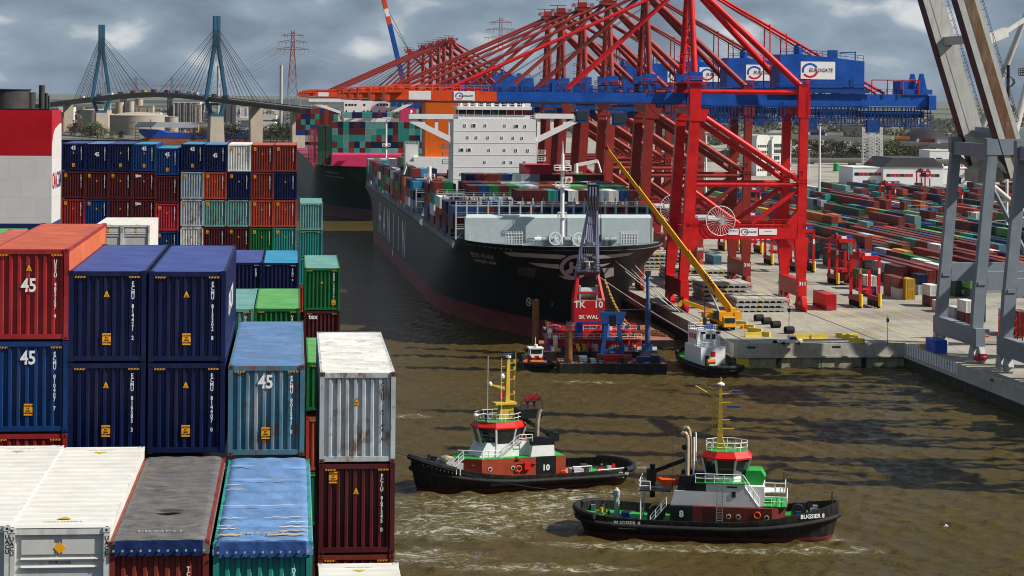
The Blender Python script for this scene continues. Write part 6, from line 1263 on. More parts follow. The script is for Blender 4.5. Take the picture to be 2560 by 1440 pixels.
def jib(b):
    for s_ in (-1, 1): b.beam((s_ * 2.4 - .2, 9.6, 16), (s_ * .85 + 1.2, 11, 31.5), .75, 1.1, .5, .9)
    for t_ in (.12, .34, .78, .97): b.beam((-2.2 + t_ * 2.5, 9.6 + 1.4 * t_, 16 + 15.5 * t_), (2.2 - t_ * .2, 9.6 + 1.4 * t_, 16 + 15.5 * t_), .5, .5)
jb = FCp('jib', LIL, jib); prt(jb, 'jib_plate', LIL, lambda b: b.add([(-.3, 10.0, 24), (1.6, 10.0, 24), (2.0, 11, 31.5), (.5, 11, 31.5)], [(0, 1, 2, 3)])); prt(jb, 'jib_head', DARK, lambda b: (b.box(.1, 2.5, 10.2, 12, 31, 36.2), b.rail([(.1, 10, 36.2), (2.5, 10, 36.2)], 1, .8, .06)))
prt(jb, 'jib_ropes', WIRE, lambda b: [b.tube((-1.2 + k_ * .5, 8.6, 17.5), (.3 + k_ * .33, 10, 34), .07, 4) for k_ in range(7)]); prt(jb, 'pulley_plates', LIL, lambda b: [b.box(.35 + k_ * .62, .6 + k_ * .62, 10.05, 10.19, 31.6, 35.8) for k_ in range(3)])
prt(jb, 'hook_wire', WIRE, lambda b: (b.tube((2.8, 11, 36), (2.9, 11, 25.5), .05, 4), b.lathe([(.2, 24), (.4, 24.6), (.3, 25.5)], (2.9, 11, 0), 8)))
FCp('red_launch', flat('launch_pink', (.55, .06, .09)), lambda b: b.lathe([(.1, 6.2), (1.4, 6.5), (1.3, 6.9), (.3, 7.2)], (-7.4, 4, 0), 12)); FCp('vent_cowl', TWH, lambda b: (b.tube((-8.6, 1.8, 4.5), (-8.6, 1.8, 5.9), .35, 10), b.tube((-8.6, 1.8, 5.9), (-8.6, 1.1, 6.1), .55, 10), b.tube((-7.4, 1.8, 2.2), (-7.4, 1.2, 5.0), .5, 10)))
rr = random.Random(31)
for i in range(70):
    x, y = rr.uniform(-9.8, 10), rr.uniform(-.0, 1.0) if i % 3 else rr.uniform(3, 10.5); z0 = 1.96 if i % 3 else 6.0; m = rr.choice([DARK, STEEL, FRED, RAILW, RDECK, YEL, BLUEG]); h_ = rr.uniform(.4, 1.5)
    FCp('deck_gear', m, lambda b: (b.box(x, x + rr.uniform(.3, 1.1), y, y + .6, z0, z0 + h_), b.tube((x - .2, y + .3, z0), (x - .2, y + .3, z0 + h_ * 1.3), .06, 5)))
# front work barge with blue frame, spuds and crane column
Pw = at_z(1532, 934, 0); wb = empty('work_barge', Pw, BR, 'dark flat work barge with a blue frame, nearest of the barges', 'barge')
def WB(nm, m, fn, s_=0): return prt(wb, nm, m, fn, s_)
WB('pontoon', TBLK, lambda b: b.prism([(-10.6, .2), (-9.8, -.6), (10.2, -.6), (10.8, .2), (10.8, 1.9), (-10.6, 1.9)], 0, 8.6, 'y')); WB('pontoon_deck', RDECK, lambda b: b.box(-10.5, 10.7, .1, 8.5, 1.91, 1.95)); WB('deck_railing', DARK, lambda b: b.rail([(-10.4, .2, 1.95), (10.4, .2, 1.95)], .9, 1.5, .05))
BFR = mat('frame_blue', (.012, .06, .23), .5, var=.2, streak=.3)
WB('blue_frame', BFR, lambda b: [b.beam((s_ * 2.2 + .3, 4, 1.95), (s_ * 1.2 + .3, 4.4, 9.6), .75, .8) for s_ in (-1, 1)] + [b.beam((-1.2, 4.3, 6.4), (1.8, 4.3, 6.4), .5, .6), b.prism([(-1.7, 9.4), (2.3, 9.4), (3.0, 11.8), (-2.4, 11.8)], 3.9, 4.9, 'y'), b.box(-2.2, 2.6, 3.8, 4.5, 2.3, 4.4)])
text('RAL\nHAMBURG', .62, LETTER, wb, (.3, 3.77, 3.5), bold=.01); WB('frame_opening', BLACK, lambda b: b.box(-.35, 1.0, 3.86, 3.9, 9.0, 11.2)); WB('top_bar', DARK, lambda b: (b.tube((-2.6, 4.4, 12.1), (7.5, 4.4, 12.4), .09, 5), b.tube((7.4, 4.4, 12), (7.4, 4.4, 13.2), .07, 5)))
WB('crane_column', mat('column_blue', (.035, .09, .22), .45, var=.15), lambda b: (b.tube((7.6, 5.5, 5.2), (7.6, 5.5, 13.5), .55, 10), b.tube((7.6, 5.5, 13.5), (7.5, 5.5, 19.2), .36, 10), b.box(6.6, 8.6, 4.6, 6.4, 4.0, 5.2)), 40); WB('column_head', DARK, lambda b: (b.box(7.0, 8.1, 5.1, 5.9, 19.1, 20), b.box(6, 9.4, 4, 7, 1.95, 4.0))); WB('warning_board', SIGNWHITE, lambda b: b.box(5.3, 6.2, 3.9, 3.96, 4.2, 4.9)); WB('warning_board', SIGNWHITE, lambda b: b.box(8.4, 9.3, 3.9, 3.96, 4.2, 4.9))
WB('red_container_unit', FRED, lambda b: b.box(-1.8, 4.0, 1.2, 2.6, 1.95, 3.5)); WB('blue_dinghy', mat('dinghy_navy', (.02, .03, .11), .5), lambda b: b.grid([[(4.8 + 5.6 * t, 1.8 - .9 * w_, 2.6 + .7 * (1 - w_ * .2)) for w_ in (0, .5, 1)] + [(4.8 + 5.6 * t, .7, 2.1)] for t in (0, .15, .5, .85, 1)]))
for px, py in ((-8.7, 8.2),): WB('spud_pile', SPUD, lambda b: b.tube((px, 1.0, -3), (px, 1.0, py), .75, 14), 40)
for i in range(36):
    x = rr.uniform(-9.5, 9); m = rr.choice([DARK, STEEL, SPUD, RAILW, RDECK, DARK]); h_ = rr.uniform(.4, 1.6); WB('deck_gear', m, lambda b: (b.box(x, x + rr.uniform(.4, 1.6), rr.uniform(.4, 3), 3.6, 1.95, 1.95 + h_), b.tube((x, .6, 2), (x + 1.2, .8, 2.2), .12, 5)))
Ps = wp(1338, 900, 452, 0); tag(prt(None, 'mooring_pile', SPUD, lambda b: b.tube((Ps.x, Ps.y, -3), (Ps.x, Ps.y, 12.4), .75, 14), 40), 'rusty round pile left of the red floating crane', 'pile')
# chain barge
Pb = at_z(1660, 868, 0); ch = empty('deck_barge', Pb, QY.t, 'low barge with rust-brown deck and chains beside the quay', 'barge')
prt(ch, 'hull', TBLK, lambda b: b.box(-8, 2.4, 0, 44, -1, 1.5)); prt(ch, 'deck', RDECK, lambda b: b.box(-7.8, 2.2, .2, 43.8, 1.51, 1.56)); prt(ch, 'stanchions', DARK, lambda b: [b.tube((2.2, k_ * 2.2 + .4, 1.5), (2.2, k_ * 2.2 + .4, 2.7), .07, 4) for k_ in range(20)])
for k_ in range(3):
    def chain(b):
        for i in range(24): p = (-7 + i * .38, 6 + k_ * 6 + 2.2 * math.sin(i * .13 + k_), 1.75); b.box(p[0] - .3, p[0] + .3, p[1] - .2, p[1] + .2, 1.6, 1.95) if i % 2 else b.box(p[0] - .3, p[0] + .3, p[1] - .08, p[1] + .08, 1.55, 2.1)
    prt(ch, 'chain', SPUD, chain)
# white tug at the quay
Pt = at_z(1765, 925, 0); wt = empty('tugboat', Pt, QY.t + R(90) + R(8), 'small white workboat tug tied up at the quay corner', 'tugboat', 'harbour tugs')
tug_hull(wt, 26, 8, 2.0, 3.3, 2.2)
def WT(nm, m, fn, s_=0): return prt(wt, nm, m, fn, s_)
WT('deckhouse', TWH, lambda b: b.prism([(-4, -2.6), (5.5, -2.6), (7, -1.2), (7, 1.2), (5.5, 2.6), (-4, 2.6)], 1.0, 5.0, 'z')); WT('upper_house', TWH, lambda b: b.prism([(-.5, -2.1), (5, -2.1), (6, -1), (6, 1), (5, 2.1), (-.5, 2.1)], 5.0, 8.0, 'z'))
for y in (-1.4, -.2, 1.0): WT('window_pane', GLASS, lambda b: b.box(-.56, -.5, y - .4, y + .4, 6.3, 7.3))
for x in (.4, 1.8, 3.2): WT('window_pane', GLASS, lambda b: b.box(x, x + .9, 2.1, 2.16, 6.3, 7.3))
for s_ in (-1, 1): WT('funnel', TWH, lambda b: b.tube((-2.4, s_ * 1.6, 5), (-2.4, s_ * 1.6, 7.6), .5, 12), 40); WT('funnel_cap', BLACK, lambda b: b.tube((-2.4, s_ * 1.6, 7.6), (-2.4, s_ * 1.6, 8.0), .52, 12))
WT('mast', DARK, lambda b: (b.tube((1, 0, 8), (1, 0, 15.5), .16, 6, .06), b.tube((1, -1.4, 11.5), (1, 1.4, 11.5), .06, 5), b.tube((1, -1, 13.2), (1, 1, 13.2), .06, 5), b.box(.6, 1.4, -.3, .3, 9, 10.4))); WT('roof_rail', RAILW, lambda b: (b.rail([(-.5, -2.1, 8), (5, -2.1, 8), (5, 2.1, 8), (-.5, 2.1, 8), (-.5, -2.1, 8)], 1.0, 1.2, .05), b.rail([(-4, -2.6, 5), (-4, 2.6, 5), (-.5, 2.6, 5)], 1, 1.2, .05))); WT('blue_cover', BLUEG, lambda b: b.box(1.5, 3, -2, -.8, 8, 9)); WT('red_panel', TRED, lambda b: b.box(-4.08, -4.01, -.5, .5, 3.2, 4.2)); WT('door', DARK, lambda b: b.box(-4.08, -4.01, .9, 1.7, 1.4, 3.4))
WT('orange_raft', flat('raft_orange', (.7, .14, .02)), lambda b: b.tube((-6, .4, 2.4), (-6, 2.0, 2.4), .5, 10)); WT('green_heap', flat('net_green', (.02, .3, .2)), lambda b: b.lathe([(.9, 1.1), (.8, 1.6), (.3, 1.9)], (-8, 1, 0), 10)); WT('deck_winch', DARK, lambda b: (b.tube((-8, -1.6, 1.7), (-8, -.2, 1.7), .6, 10), b.box(-9.6, -8.8, -1, 1, 1, 2)))
person(wt.matrix_basis @ Vector((-7.0, -.9, .95)), R(200), 'person in yellow hi-vis jacket on the workboat deck', flat('hivis', (.5, .7, .02), .6), flat('trousers', (.03, .03, .05), .7), flat('helmet_yellow', (.7, .6, .05), .3))
# orange launch
Po = at_z(1340, 918, 0); ol = empty('launch', Po, R(98), 'small orange launch with white cabin left of the barges', 'boat')
tug_hull(ol, 12.5, 6.2, 1.3, 2.1, 1.3, .25, deckm=mat('launch_orange', (.5, .12, .025), .5, var=.2))
prt(ol, 'engine_box', mat('launch_orange', (.5, .12, .025)), lambda b: b.box(-4.6, -1.4, -1.5, 1.5, .3, 1.6)); prt(ol, 'cabin', mat('launch_red', (.3, .03, .02), .5), lambda b: b.box(-.6, 2.6, -1.4, 1.4, .3, 2.4)); prt(ol, 'cabin_top', TWH, lambda b: (b.box(-.4, 2.4, -1.3, 1.3, 2.4, 2.6), b.box(-.5, 2.5, -1.5, 1.5, 3.7, 3.95), [b.box(x, x + .15, y, y + .15, 2.6, 3.7) for x in (-.4, 2.2) for y in (-1.3, 1.15)])); prt(ol, 'cabin_glass', GLASS, lambda b: b.box(-.2, 2.1, -1.1, 1.1, 2.6, 3.7)); prt(ol, 'mast', RAILW, lambda b: (b.tube((1, 0, 3.9), (1, 0, 6), .06, 5), b.lathe([(.35, 4.0), (.35, 4.6)], (0.2, 0, 0), 10), b.tube((-.7, -.8, 2.4), (-.8, -.8, 2.4), .4, 10), b.tube((-.7, .8, 2.4), (-.8, .8, 2.4), .4, 10))); prt(ol, 'blue_barrel', BLUEG, lambda b: b.lathe([(.3, .4), (.3, 1.5)], (-.4, -1.9, 0), 10))
# mooring lines, anchor chain
ML = mat('mooring_rope', (.55, .55, .52), .7, var=0)
def lp(px, py, q): d = ray(px, py); return EYE + d * (q / d.dot(QY.a))
for i, (a, b_, sg) in enumerate((((1507, 628, 475), (1845, 870, 432), .6), ((1537, 628, 478), (1682, 772, 492), .4), ((1556, 627, 480), (1700, 780, 488), .4), ((1495, 690, 470), (1840, 895, 431), .8), ((1506, 630, 474), (1690, 776, 490), .3))):
    rope('mooring_line', '%s pale mooring line counted downwards from the black bow to the quay' % ORD[i], lp(*a), lp(*b_), sg, .09, ML)
def chainm():
    mb = MB(); a, b_ = lp(1512, 700, 470), wp(1576, 815, 452)
    for i in range(34):
        t0, t1 = i / 34, (i + 1.25) / 34; f = lambda t: a.lerp(b_, t) - Vector((0, 0, 6 * t * (1 - t))); mb.beam(f(t0), f(t1), .55 if i % 2 else .22, .22 if i % 2 else .55)
    return tag(mb.obj('anchor_chain', mat('chain_gold', (.35, .2, .05), .7, var=.3)), 'rusty gold anchor chain hanging from the black bow', 'chain')
chainm()
# ================================================================== ON THE QUAY
def gq(px, py, z=ZQ): return at_z(px, py, z)
def qe(name, px, py, label, cat, group=None, rz=0, z=ZQ): return empty(name, gq(px, py, z), QY.t + rz, label, cat, group)
HCV = mat('hatch_cover_grey', (.36, .37, .34), .6, var=.15, streak=.4, streak_col=(.15, .13, .1)); HCT = mat('hatch_cover_top', (.42, .4, .34), .7, var=.2, streak=.2)
lid = MB(); lid.box(0, 12.4, 0, 12.6, .35, .95)
lidr = MB()
for i in range(9): lidr.prism([(i * 1.5 + .1, .36), (i * 1.5 + .6, .36), (i * 1.5 + .45, -.0), (i * 1.5 + .25, -.0)], -.02, .3, 'y')
for i in range(8): lidr.prism([(i * 1.6 + .1, .36), (i * 1.6 + .6, .36), (i * 1.6 + .45, -.0), (i * 1.6 + .25, -.0)], -.02, .3, 'x')
lidt = MB(); lidt.box(.1, 12.3, .1, 12.5, .951, .97)
for i in range(4): lidt.box(.3 + i * 3.1, .5 + i * 3.1, .2, 12.4, .97, 1.05)
LID = [lid.mesh('hatch_lid', HCV), lidr.mesh('lid_feet', HCV), lidt.mesh('lid_top', HCT)]; ylm = MB(); ylm.box(5.6, 6.2, -.03, -.005, .4, .9); YM = ylm.mesh('yellow_mark', YEL)
si = 0
for px, py, n_, nm in ((1838, 781, 3, 'nearest to the crane leg'), (1755, 753, 4, 'under the yellow boom'), (1698, 727, 3, 'left of the yellow boom foot'), (1668, 700, 3, 'behind the red crane leg'), (1594, 670, 4, 'beside the black bow'), (1750, 704, 3, 'right of the red crane leg')):
    for k_ in range(n_):
        P = gq(px, py) + QY.b * ((k_ * 7 + si) % 3 * .18) + Vector((0, 0, k_ * 1.12)); e = empty('hatch_cover', P, QY.t, 'grey steel hatch cover, %s from bottom of stack %s' % (ORD[k_], nm), 'hatch cover', 'hatch covers stacked on the quay')
        for nm2, me in zip(('lid', 'feet', 'top_plate', 'yellow_mark'), LID + [YM]): link(nm2, me, e)
    si += 1
# mobile crane
MCY = mat('mobile_crane_yellow', (.72, .34, .01), .4, var=.12, streak=.15)
mc = qe('mobile_crane', 1822, 826, 'yellow mobile crane with long telescopic boom on the quay', 'mobile crane')
def MC(nm, m, fn, s_=0): return prt(mc, nm, m, fn, s_)
MC('carrier', MCY, lambda b: (b.box(-1.4, 1.4, 0, 13, 1.0, 1.9), b.box(-1.35, 1.35, -1.2, .2, .7, 1.6))); MC('driver_cab', MCY, lambda b: b.prism([(-1.3, .9), (1.0, .9), (1.0, 2.9), (-.9, 2.9)], -1.3, 1.3, 'x')); MC('windscreen', GLASS, lambda b: (b.add([(-1.15, -1.22, 1.75), (1.15, -1.22, 1.75), (1.15, -.98, 2.75), (-1.15, -.98, 2.75)], [(0, 1, 2, 3)]), b.box(1.3, 1.34, -.8, .7, 1.8, 2.7)))
for y in (.9, 2.6, 6.5, 8.2, 10, 11.7):
    for s_ in (-1, 1): MC('wheel', RUBBER, lambda b: b.tube((s_ * 1.0, y, .62), (s_ * 1.45, y, .62), .62, 14), 40)
MC('chassis', DARK, lambda b: b.box(-1.2, 1.2, .3, 12.8, .55, 1.0)); up = MC('superstructure', MCY, lambda b: (b.box(-1.5, 1.5, 3, 7.5, 2.0, 3.6), b.box(1.2, 2.6, 3.4, 6.6, 2.6, 4.4), b.box(-4.6, -1.5, 4, 6.6, 2.2, 3.4))); prt(up, 'operator_cab', GLASS, lambda b: b.box(-2.7, -1.55, 2.6, 4.2, 2.1, 3.9)); prt(up, 'counterweight', MCY, lambda b: b.box(2.0, 3.6, 3.2, 7.0, 2.0, 3.6)); MC('outrigger', MCY, lambda b: [(b.beam((s_ * 1.4, y, .9), (s_ * 3.6, y, .9), .4, .4), b.tube((s_ * 3.6, y, 0), (s_ * 3.6, y, 1.2), .14, 8), b.box(s_ * 3.6 - .5, s_ * 3.6 + .5, y - .5, y + .5, 0, .12)) for s_ in (-1, 1) for y in (2.0, 12.4)])
mci = mc.matrix_basis.inverted(); BA = Vector((1.9, 5.2, 3.4)); BT = mci @ at_y(1515, 368, 478)
dB = (BT - BA); bl = dB.length
sec = [(0, .36, 1.35, 1.15), (.36, .56, 1.1, .95), (.56, .75, .9, .78), (.75, .9, .72, .62), (.9, 1, .55, .5)]
for a, b_, w_, h_ in sec:
    bs = MC('boom_section', MCY, lambda b: (b.beam(BA + dB * a, BA + dB * b_, w_ * .85, w_), b.beam(BA + dB * (b_ - .008), BA + dB * b_, w_ * 1.0, w_ * 1.15)))
MC('boom_head', TRED, lambda b: b.beam(BA + dB * .985, BA + dB * 1.004, .9, .9)); MC('luffing_ram', STEEL, lambda b: b.tube((-.6, 5.2, 2.6), BA + dB * .22 + Vector((0, 0, -.3)), .22, 10)); MC('jib_link', MCY, lambda b: (b.beam((-1.5, 6, 3.2), (-8.5, 7.5, 5.6), .9, .8), b.beam((-8.5, 7.5, 5.6), (-9.6, 7.5, 4.6), .7, .9)))
o = text('KNAACK', 1.2, LETTERK, mc, BA + dB * .17 + Vector((0, -1.0, 0)), bold=.03); dd_ = dB.normalized(); o.rotation_euler = (R(90), math.atan2(dd_.z, -dd_.x), 0)
MC('hook_rope', WIRE, lambda b: b.tube(BT, BT + Vector((-.1, 0, -9)), .04, 4))
# rubber fenders, barriers, pickup, bits
for i, (px, py) in enumerate(((1897, 803), (1916, 811), (1939, 820), (1973, 834))):
    o = prt(None, 'rubber_fender', RUBBER, lambda b: (b.tube((-.95, 0, .78), (.95, 0, .78), .78, 18, cap=False), b.tube((.95, 0, .78), (-.95, 0, .78), .35, 12, cap=False), b.grid([[(s2, .78 * math.cos(a), .78 + .78 * math.sin(a)) for a in [2 * math.pi * k_ / 18 for k_ in range(19)]] + [] for s2 in (-.95,)] + [[(-.95, .35 * math.cos(a), .78 + .35 * math.sin(a)) for a in [2 * math.pi * k_ / 18 for k_ in range(19)]]]), b.grid([[(.95, .78 * math.cos(a), .78 + .78 * math.sin(a)) for a in [2 * math.pi * k_ / 18 for k_ in range(19)]], [(.95, .35 * math.cos(a), .78 + .35 * math.sin(a)) for a in [2 * math.pi * k_ / 18 for k_ in range(19)]]])), 40)
    o.location = gq(px, py); o.rotation_euler = (0, 0, QY.t + R(14)); tag(o, 'black rubber roll fender on the quay, %s from the yellow crane' % ORD[i], 'fender', 'rubber rolls on the quay')
o = prt(None, 'rubber_fender', RUBBER, lambda b: [b.tube((k_ * 1.2, 0, .3), (k_ * 1.2 + 1, 0, .3), .3, 10) for k_ in range(3)]); o.location = gq(1932, 858); tag(o, 'flat black rubber fenders lying by the quay edge', 'fender')
bar = MB(); bar.prism([(-.4, 0), (.4, 0), (.3, .35), (.22, .95), (-.22, .95), (-.3, .35)], 0, 3.6, 'x'); BARM = bar.mesh('yellow_barrier', mat('barrier_yellow', (.62, .45, .05), .7, var=.15, streak=.35, streak_col=(.3, .22, .08)))
bi = 0
for px, py, a in ((1862, 842, 0), (1982, 847, 0), (2027, 847, 0), (1925, 842, 130), (1905, 833, 130), (1886, 824, 130), (1868, 815, 130), (2104, 845, 0), (2160, 858, 128), (2143, 851, 128), (2126, 846, 128), (2300, 872, 0), (2546, 876, 0)):
    o = link('yellow_barrier', BARM, None, gq(px, py), QY.t + R(a)); tag(o, 'yellow concrete barrier block, %s from the left on the quay end' % ORD[sorted([1862, 1982, 2027, 1925, 1905, 1886, 1868, 2104, 2160, 2143, 2126, 2300, 2546]).index(px)], 'barrier', 'yellow barriers on the quay')
pk = qe('pickup_truck', 1976, 861, 'white pickup truck parked at the quay end', 'pickup'); prt(pk, 'body', TWH, lambda b: (b.box(-2.6, 2.4, -.9, .9, .45, 1.0), b.prism([(-.6, 1.0), (1.4, 1.0), (.9, 1.7), (-.5, 1.7)], -.85, .85, 'y'))); prt(pk, 'windows', GLASS, lambda b: b.prism([(-.4, 1.08), (1.15, 1.08), (.8, 1.6), (-.35, 1.6)], -.87, .87, 'y'))
for x in (-1.6, 1.5):
    for y in (-.8, .8): prt(pk, 'wheel', RUBBER, lambda b: b.tube((x, y - .1, .36), (x, y + .1, .36), .36, 12))
for px, py, h_, nm in ((1972, 862, 8, 'beside the pickup'), (2219, 862, 6, 'before the striped lines')):
    o = prt(None, 'signal_post', DARK, lambda b: (b.tube((0, 0, 0), (0, 0, h_), .07, 6), b.box(-.25, .25, -.2, .2, h_ - 1.4, h_ - .6))); o.location = gq(px, py); tag(o, 'thin signal post on the quay end ' + nm, 'post')
bl_ = small(QY, 0, 0, 0, 6.06, 2.6, 'blue', 'bright blue container standing beside the grey crane foot', 'boxes by the grey crane'); bl_.location = gq(2338, 884); bl_.rotation_euler = (0, 0, QY.t); bl_.material_slots[0].material = mat('vivid_blue', (.01, .1, .5), .4)
SPR = mat('spreader_red', (.5, .03, .02), .5, var=.2, streak=.3)
o = qe('spreader_stack', 2336, 846, 'red-brown steel spreader stack behind the grey crane leg', 'spreader'); prt(o, 'end_plate', mat('plate_brown', (.27, .05, .03), .6, var=.2), lambda b: b.box(0, 4.2, 0, .6, 0, 4.2)); prt(o, 'frame', SPR, lambda b: [b.box(4.2 + k_ * 1.2, 4.9 + k_ * 1.2, 0, .8, 0, 3 - k_ * .25) for k_ in range(6)] + [b.box(4, 12, .2, .6, z, z + .3) for z in (.2, 1.2)]); prt(o, 'blue_top', BLUEG, lambda b: b.box(8, 12, 0, 1, 1.5, 1.8))
for k_ in range(2):
    o = qe('spreader_cage', 2512, 862, ['lower', 'upper'][k_] + ' red lattice spreader cage right of the grey crane', 'spreader'); o.location.z += k_ * 3
    prt(o, 'frame', SPR, lambda b: [b.box(x, x + .2, y, y + .2, 0, 2.9) for x in (0, 1.2, 2.6, 3.7) for y in (0, 3.8)] + [b.box(0, 3.9, y, y + .2, z, z + .25) for y in (0, 3.8) for z in (0, 1.3, 2.7)] + [b.beam((0, .1, 0), (3.8, .1, 2.8), .15), b.beam((3.8, .1, 0), (0, .1, 2.8), .15)])
# red container on its trailer
tr = qe('container_trailer', 2066, 777, 'red roll trailer carrying the red container on the apron', 'trailer', rz=0); TLR = mat('trailer_red', (.4, .02, .02), .5, var=.2)
prt(tr, 'frame', TLR, lambda b: [b.box(x, x + .25, 0, 12.2, .9, 1.2) for x in (0, 2.2)] + [b.box(0, 2.44, y, y + .2, .1, 1.2) for y in (0, 4, 8, 12)] + [b.beam((0, y, .1), (0, y + 4, 1.1), .12) for y in (0, 4, 8)])
o = small(QY, 0, 0, 0, 12.19, 2.6, 'red', 'bright red container on the roll trailer, alone on the apron', 'lone boxes on the apron'); o.location = gq(2066, 777) + Vector((0, 0, 1.22)); o.material_slots[0].material = mat('vivid_red', (.5, .012, .015), .4, var=.12)
o = small(QY, 0, 0, 0, 12.19, 2.6, 'steelblue', 'lone blue-grey container standing beside crane 310', 'lone boxes on the apron'); o.location = gq(1784, 662); o.rotation_euler = (0, 0, QY.t)
# ------------------------------------------------------------------ straddle carriers
SRD = mat('straddle_red', (.55, .008, .012), .4, var=.12, streak=.1); SRB = mat('straddle_deep_red', (.3, .01, .014), .5, var=.15)
def make_straddle():
    s_ = empty('straddle_carrier', (0, 0, 0), 0, 'x', 'straddle carrier', 'red straddle carriers')
    for x in (0, 4.6):
        prt(s_, 'side_beam', SRB, lambda b: b.box(x - .35, x + .35, 0, 9.6, 1.5, 2.6))
        for y in (.7, 8.6): prt(s_, 'leg', SRD, lambda b: b.beam((x, y, 2.5), (x, y, 12.2), .62, .6))
        prt(s_, 'top_rail', SRB, lambda b: b.box(x - .35, x + .35, .4, 9.2, 11.4, 12.3))
        for y in (.9, 3.4, 6.0, 8.5): prt(s_, 'wheel', RUBBER, lambda b: b.tube((x - .3, y, .8), (x + .3, y, .8), .8, 14), 40)
        prt(s_, 'guard', YEL, lambda b: b.tube((x, -.25, .5), (x, -.25, 3.4), .42, 10), 40)
        prt(s_, 'number_plate', SIGNWHITE, lambda b: b.box(x - .25, x + .25, .33, .38, 8.2, 9.6))
    for y in (.5, 8.8): prt(s_, 'cross_beam', SRD, lambda b: b.box(.3, 4.3, y - .3, y + .3, 11.5, 12.5))
    prt(s_, 'driver_cab', BLACK, lambda b: (b.box(.5, 2.2, -.9, 1.2, 9.4, 11.4),)); prt(s_, 'cab_glass', GLASS, lambda b: b.box(.6, 2.1, -.96, -.9, 9.8, 11.2))
    prt(s_, 'engine_house', SRB, lambda b: (b.box(-.3, 2.4, 2, 6, 12.3, 13.2), b.lathe([(.5, 12.3), (.55, 13.6), (.3, 14.1)], (-.2, 1.2, 0), 12))); prt(s_, 'blue_unit', BLUEG, lambda b: b.box(2.6, 4.6, 1.4, 3.4, 12.5, 13.2)); prt(s_, 'white_unit', TWH, lambda b: b.box(1.2, 2.6, .6, 1.6, 12.5, 13.1))
    prt(s_, 'spreader', SRB, lambda b: (b.box(.9, 3.7, 1.5, 8, 3.6, 4.2), [b.tube((x, y, 4.2), (x, y, 11.5), .06, 4) for x in (1, 3.6) for y in (2, 7.5)])); prt(s_, 'spreader_head', SRD, lambda b: b.prism([(1.2, 3.5), (3.6, 3.5), (3.2, 4.4), (1.6, 4.4)], .9, 1.5, 'y')); prt(s_, 'hydraulic_hose', DARK, lambda b: b.path([(2.8, 3, 12.3), (3.6, 2.4, 10), (4.2, 2, 8)], .07, 5))
    return s_
st0 = make_straddle(); index_kids()
SP = [(2152, 771, 'empty red straddle carrier nearest on the apron'), (2094, 714, 'red straddle carrier lifting a red box, second nearest'), (1996, 682, 'red straddle carrier close behind the crane 311 leg'), (1930, 664, 'red straddle carrier half hidden behind the landside leg'), (1868, 636, 'red straddle carrier behind the middle of crane 311'), (1812, 628, 'red straddle carrier seen under the portal beam'), (2214, 528, 'red straddle carrier standing among the middle yard rows'), (2304, 486, 'red straddle carrier before the white warehouse'), (1874, 550, 'red straddle carrier in the yard seen through crane 311'), (2380, 545, 'red straddle carrier beside the white reefer stacks'), (2416, 458, 'far red straddle carrier left of the grey leg'), (2448, 462, 'far red straddle carrier between the grey legs'), (2540, 545, 'red straddle carrier at the right edge of the yard'), (2180, 458, 'small dark red straddle carrier by the warehouse front')]
for i, (px, py, lb) in enumerate(SP):
    o = st0 if i == 0 else copy_tree(st0); o.location = gq(px, py); o.rotation_euler = (0, 0, QY.t); o['label'] = lb
for k_, i in enumerate((1, 2)):
    P = gq(*SP[i][:2]); o = small(QY, 0, 0, 0, 6.06, 2.6, ['rust', 'navy'][k_], ['rust red', 'navy'][k_] + ' box hanging inside a straddle carrier', 'boxes in straddle carriers'); o.location = P + QY.w(1.1, 1.8, 1.0); o.rotation_euler = (0, 0, QY.t)
# ------------------------------------------------------------------ yard
ry = random.Random(5); YP = ['brown'] * 14 + ['rust'] * 12 + ['maroon'] * 8 + ['rred'] * 3 + ['teal'] * 5 + ['dgreen'] * 7 + ['navy'] * 5 + ['blue'] * 4 + ['steelblue', 'white', 'grey', 'silver', 'orange', 'yellow', 'lgreen', 'sky', 'green', 'tealp']
boxes = []
BL = [(548, 630), (642, 738), (750, 848), (860, 962), (974, 1075)]
for bi, (q0, q1) in enumerate(BL):
    p = 172. + (q0 - 522) * .117; ri = 0
    while True:
        P = QY.w(p, q0, 0)
        if P.x / P.y > .275: break
        q = q0 + ry.choice([0, 0, 0, 6.1, 12.3]) + (ri % 4 == 3) * 3; base = ry.choice([2, 2, 2, 2, 3]) if bi else ry.choice([1, 2, 2]); ci = 0; fav = ry.choice(YP)
        while q < q1 - 6:
            L = 12.19 if ry.random() < .86 else 6.06
            h_ = max(1, min(3, base + (ry.choice([-1, 0, 1 if bi > 1 else 0]) if ry.random() < .22 else 0)))
            fav = ry.choice(YP) if ry.random() < .3 else fav
            for t_ in range(h_): boxes.append((p, q, ZQ + .02 + t_ * 2.61, L, 2.6, fav if ry.random() < .72 else ry.choice(YP), bi, ri, ci, t_, t_ == h_ - 1))
            q += L + .35; ci += 1
        p += 3.95 if ri % 6 != 5 else 8; ri += 1
YG = 'containers in the yard rows'
def in_view(p, q): P = QY.w(p, q, 0); return P.x / P.y < .245
near = sorted([b for b in boxes if in_view(b[0], b[1]) and b[10]], key=lambda b: b[1] + b[0] * .1)[:78]; nset = set(near)
for b in boxes:
    p, q, z, L, Hh, c, bi, ri, ci, t_, top = b
    small(QY, p, q, z, L, Hh, c, '%s container, %s row from the apron, %s from near end, %s yard block' % (CN[c], ORD[ri], ORD[ci], ORD[bi]), YG, door=True, keep=b in nset)
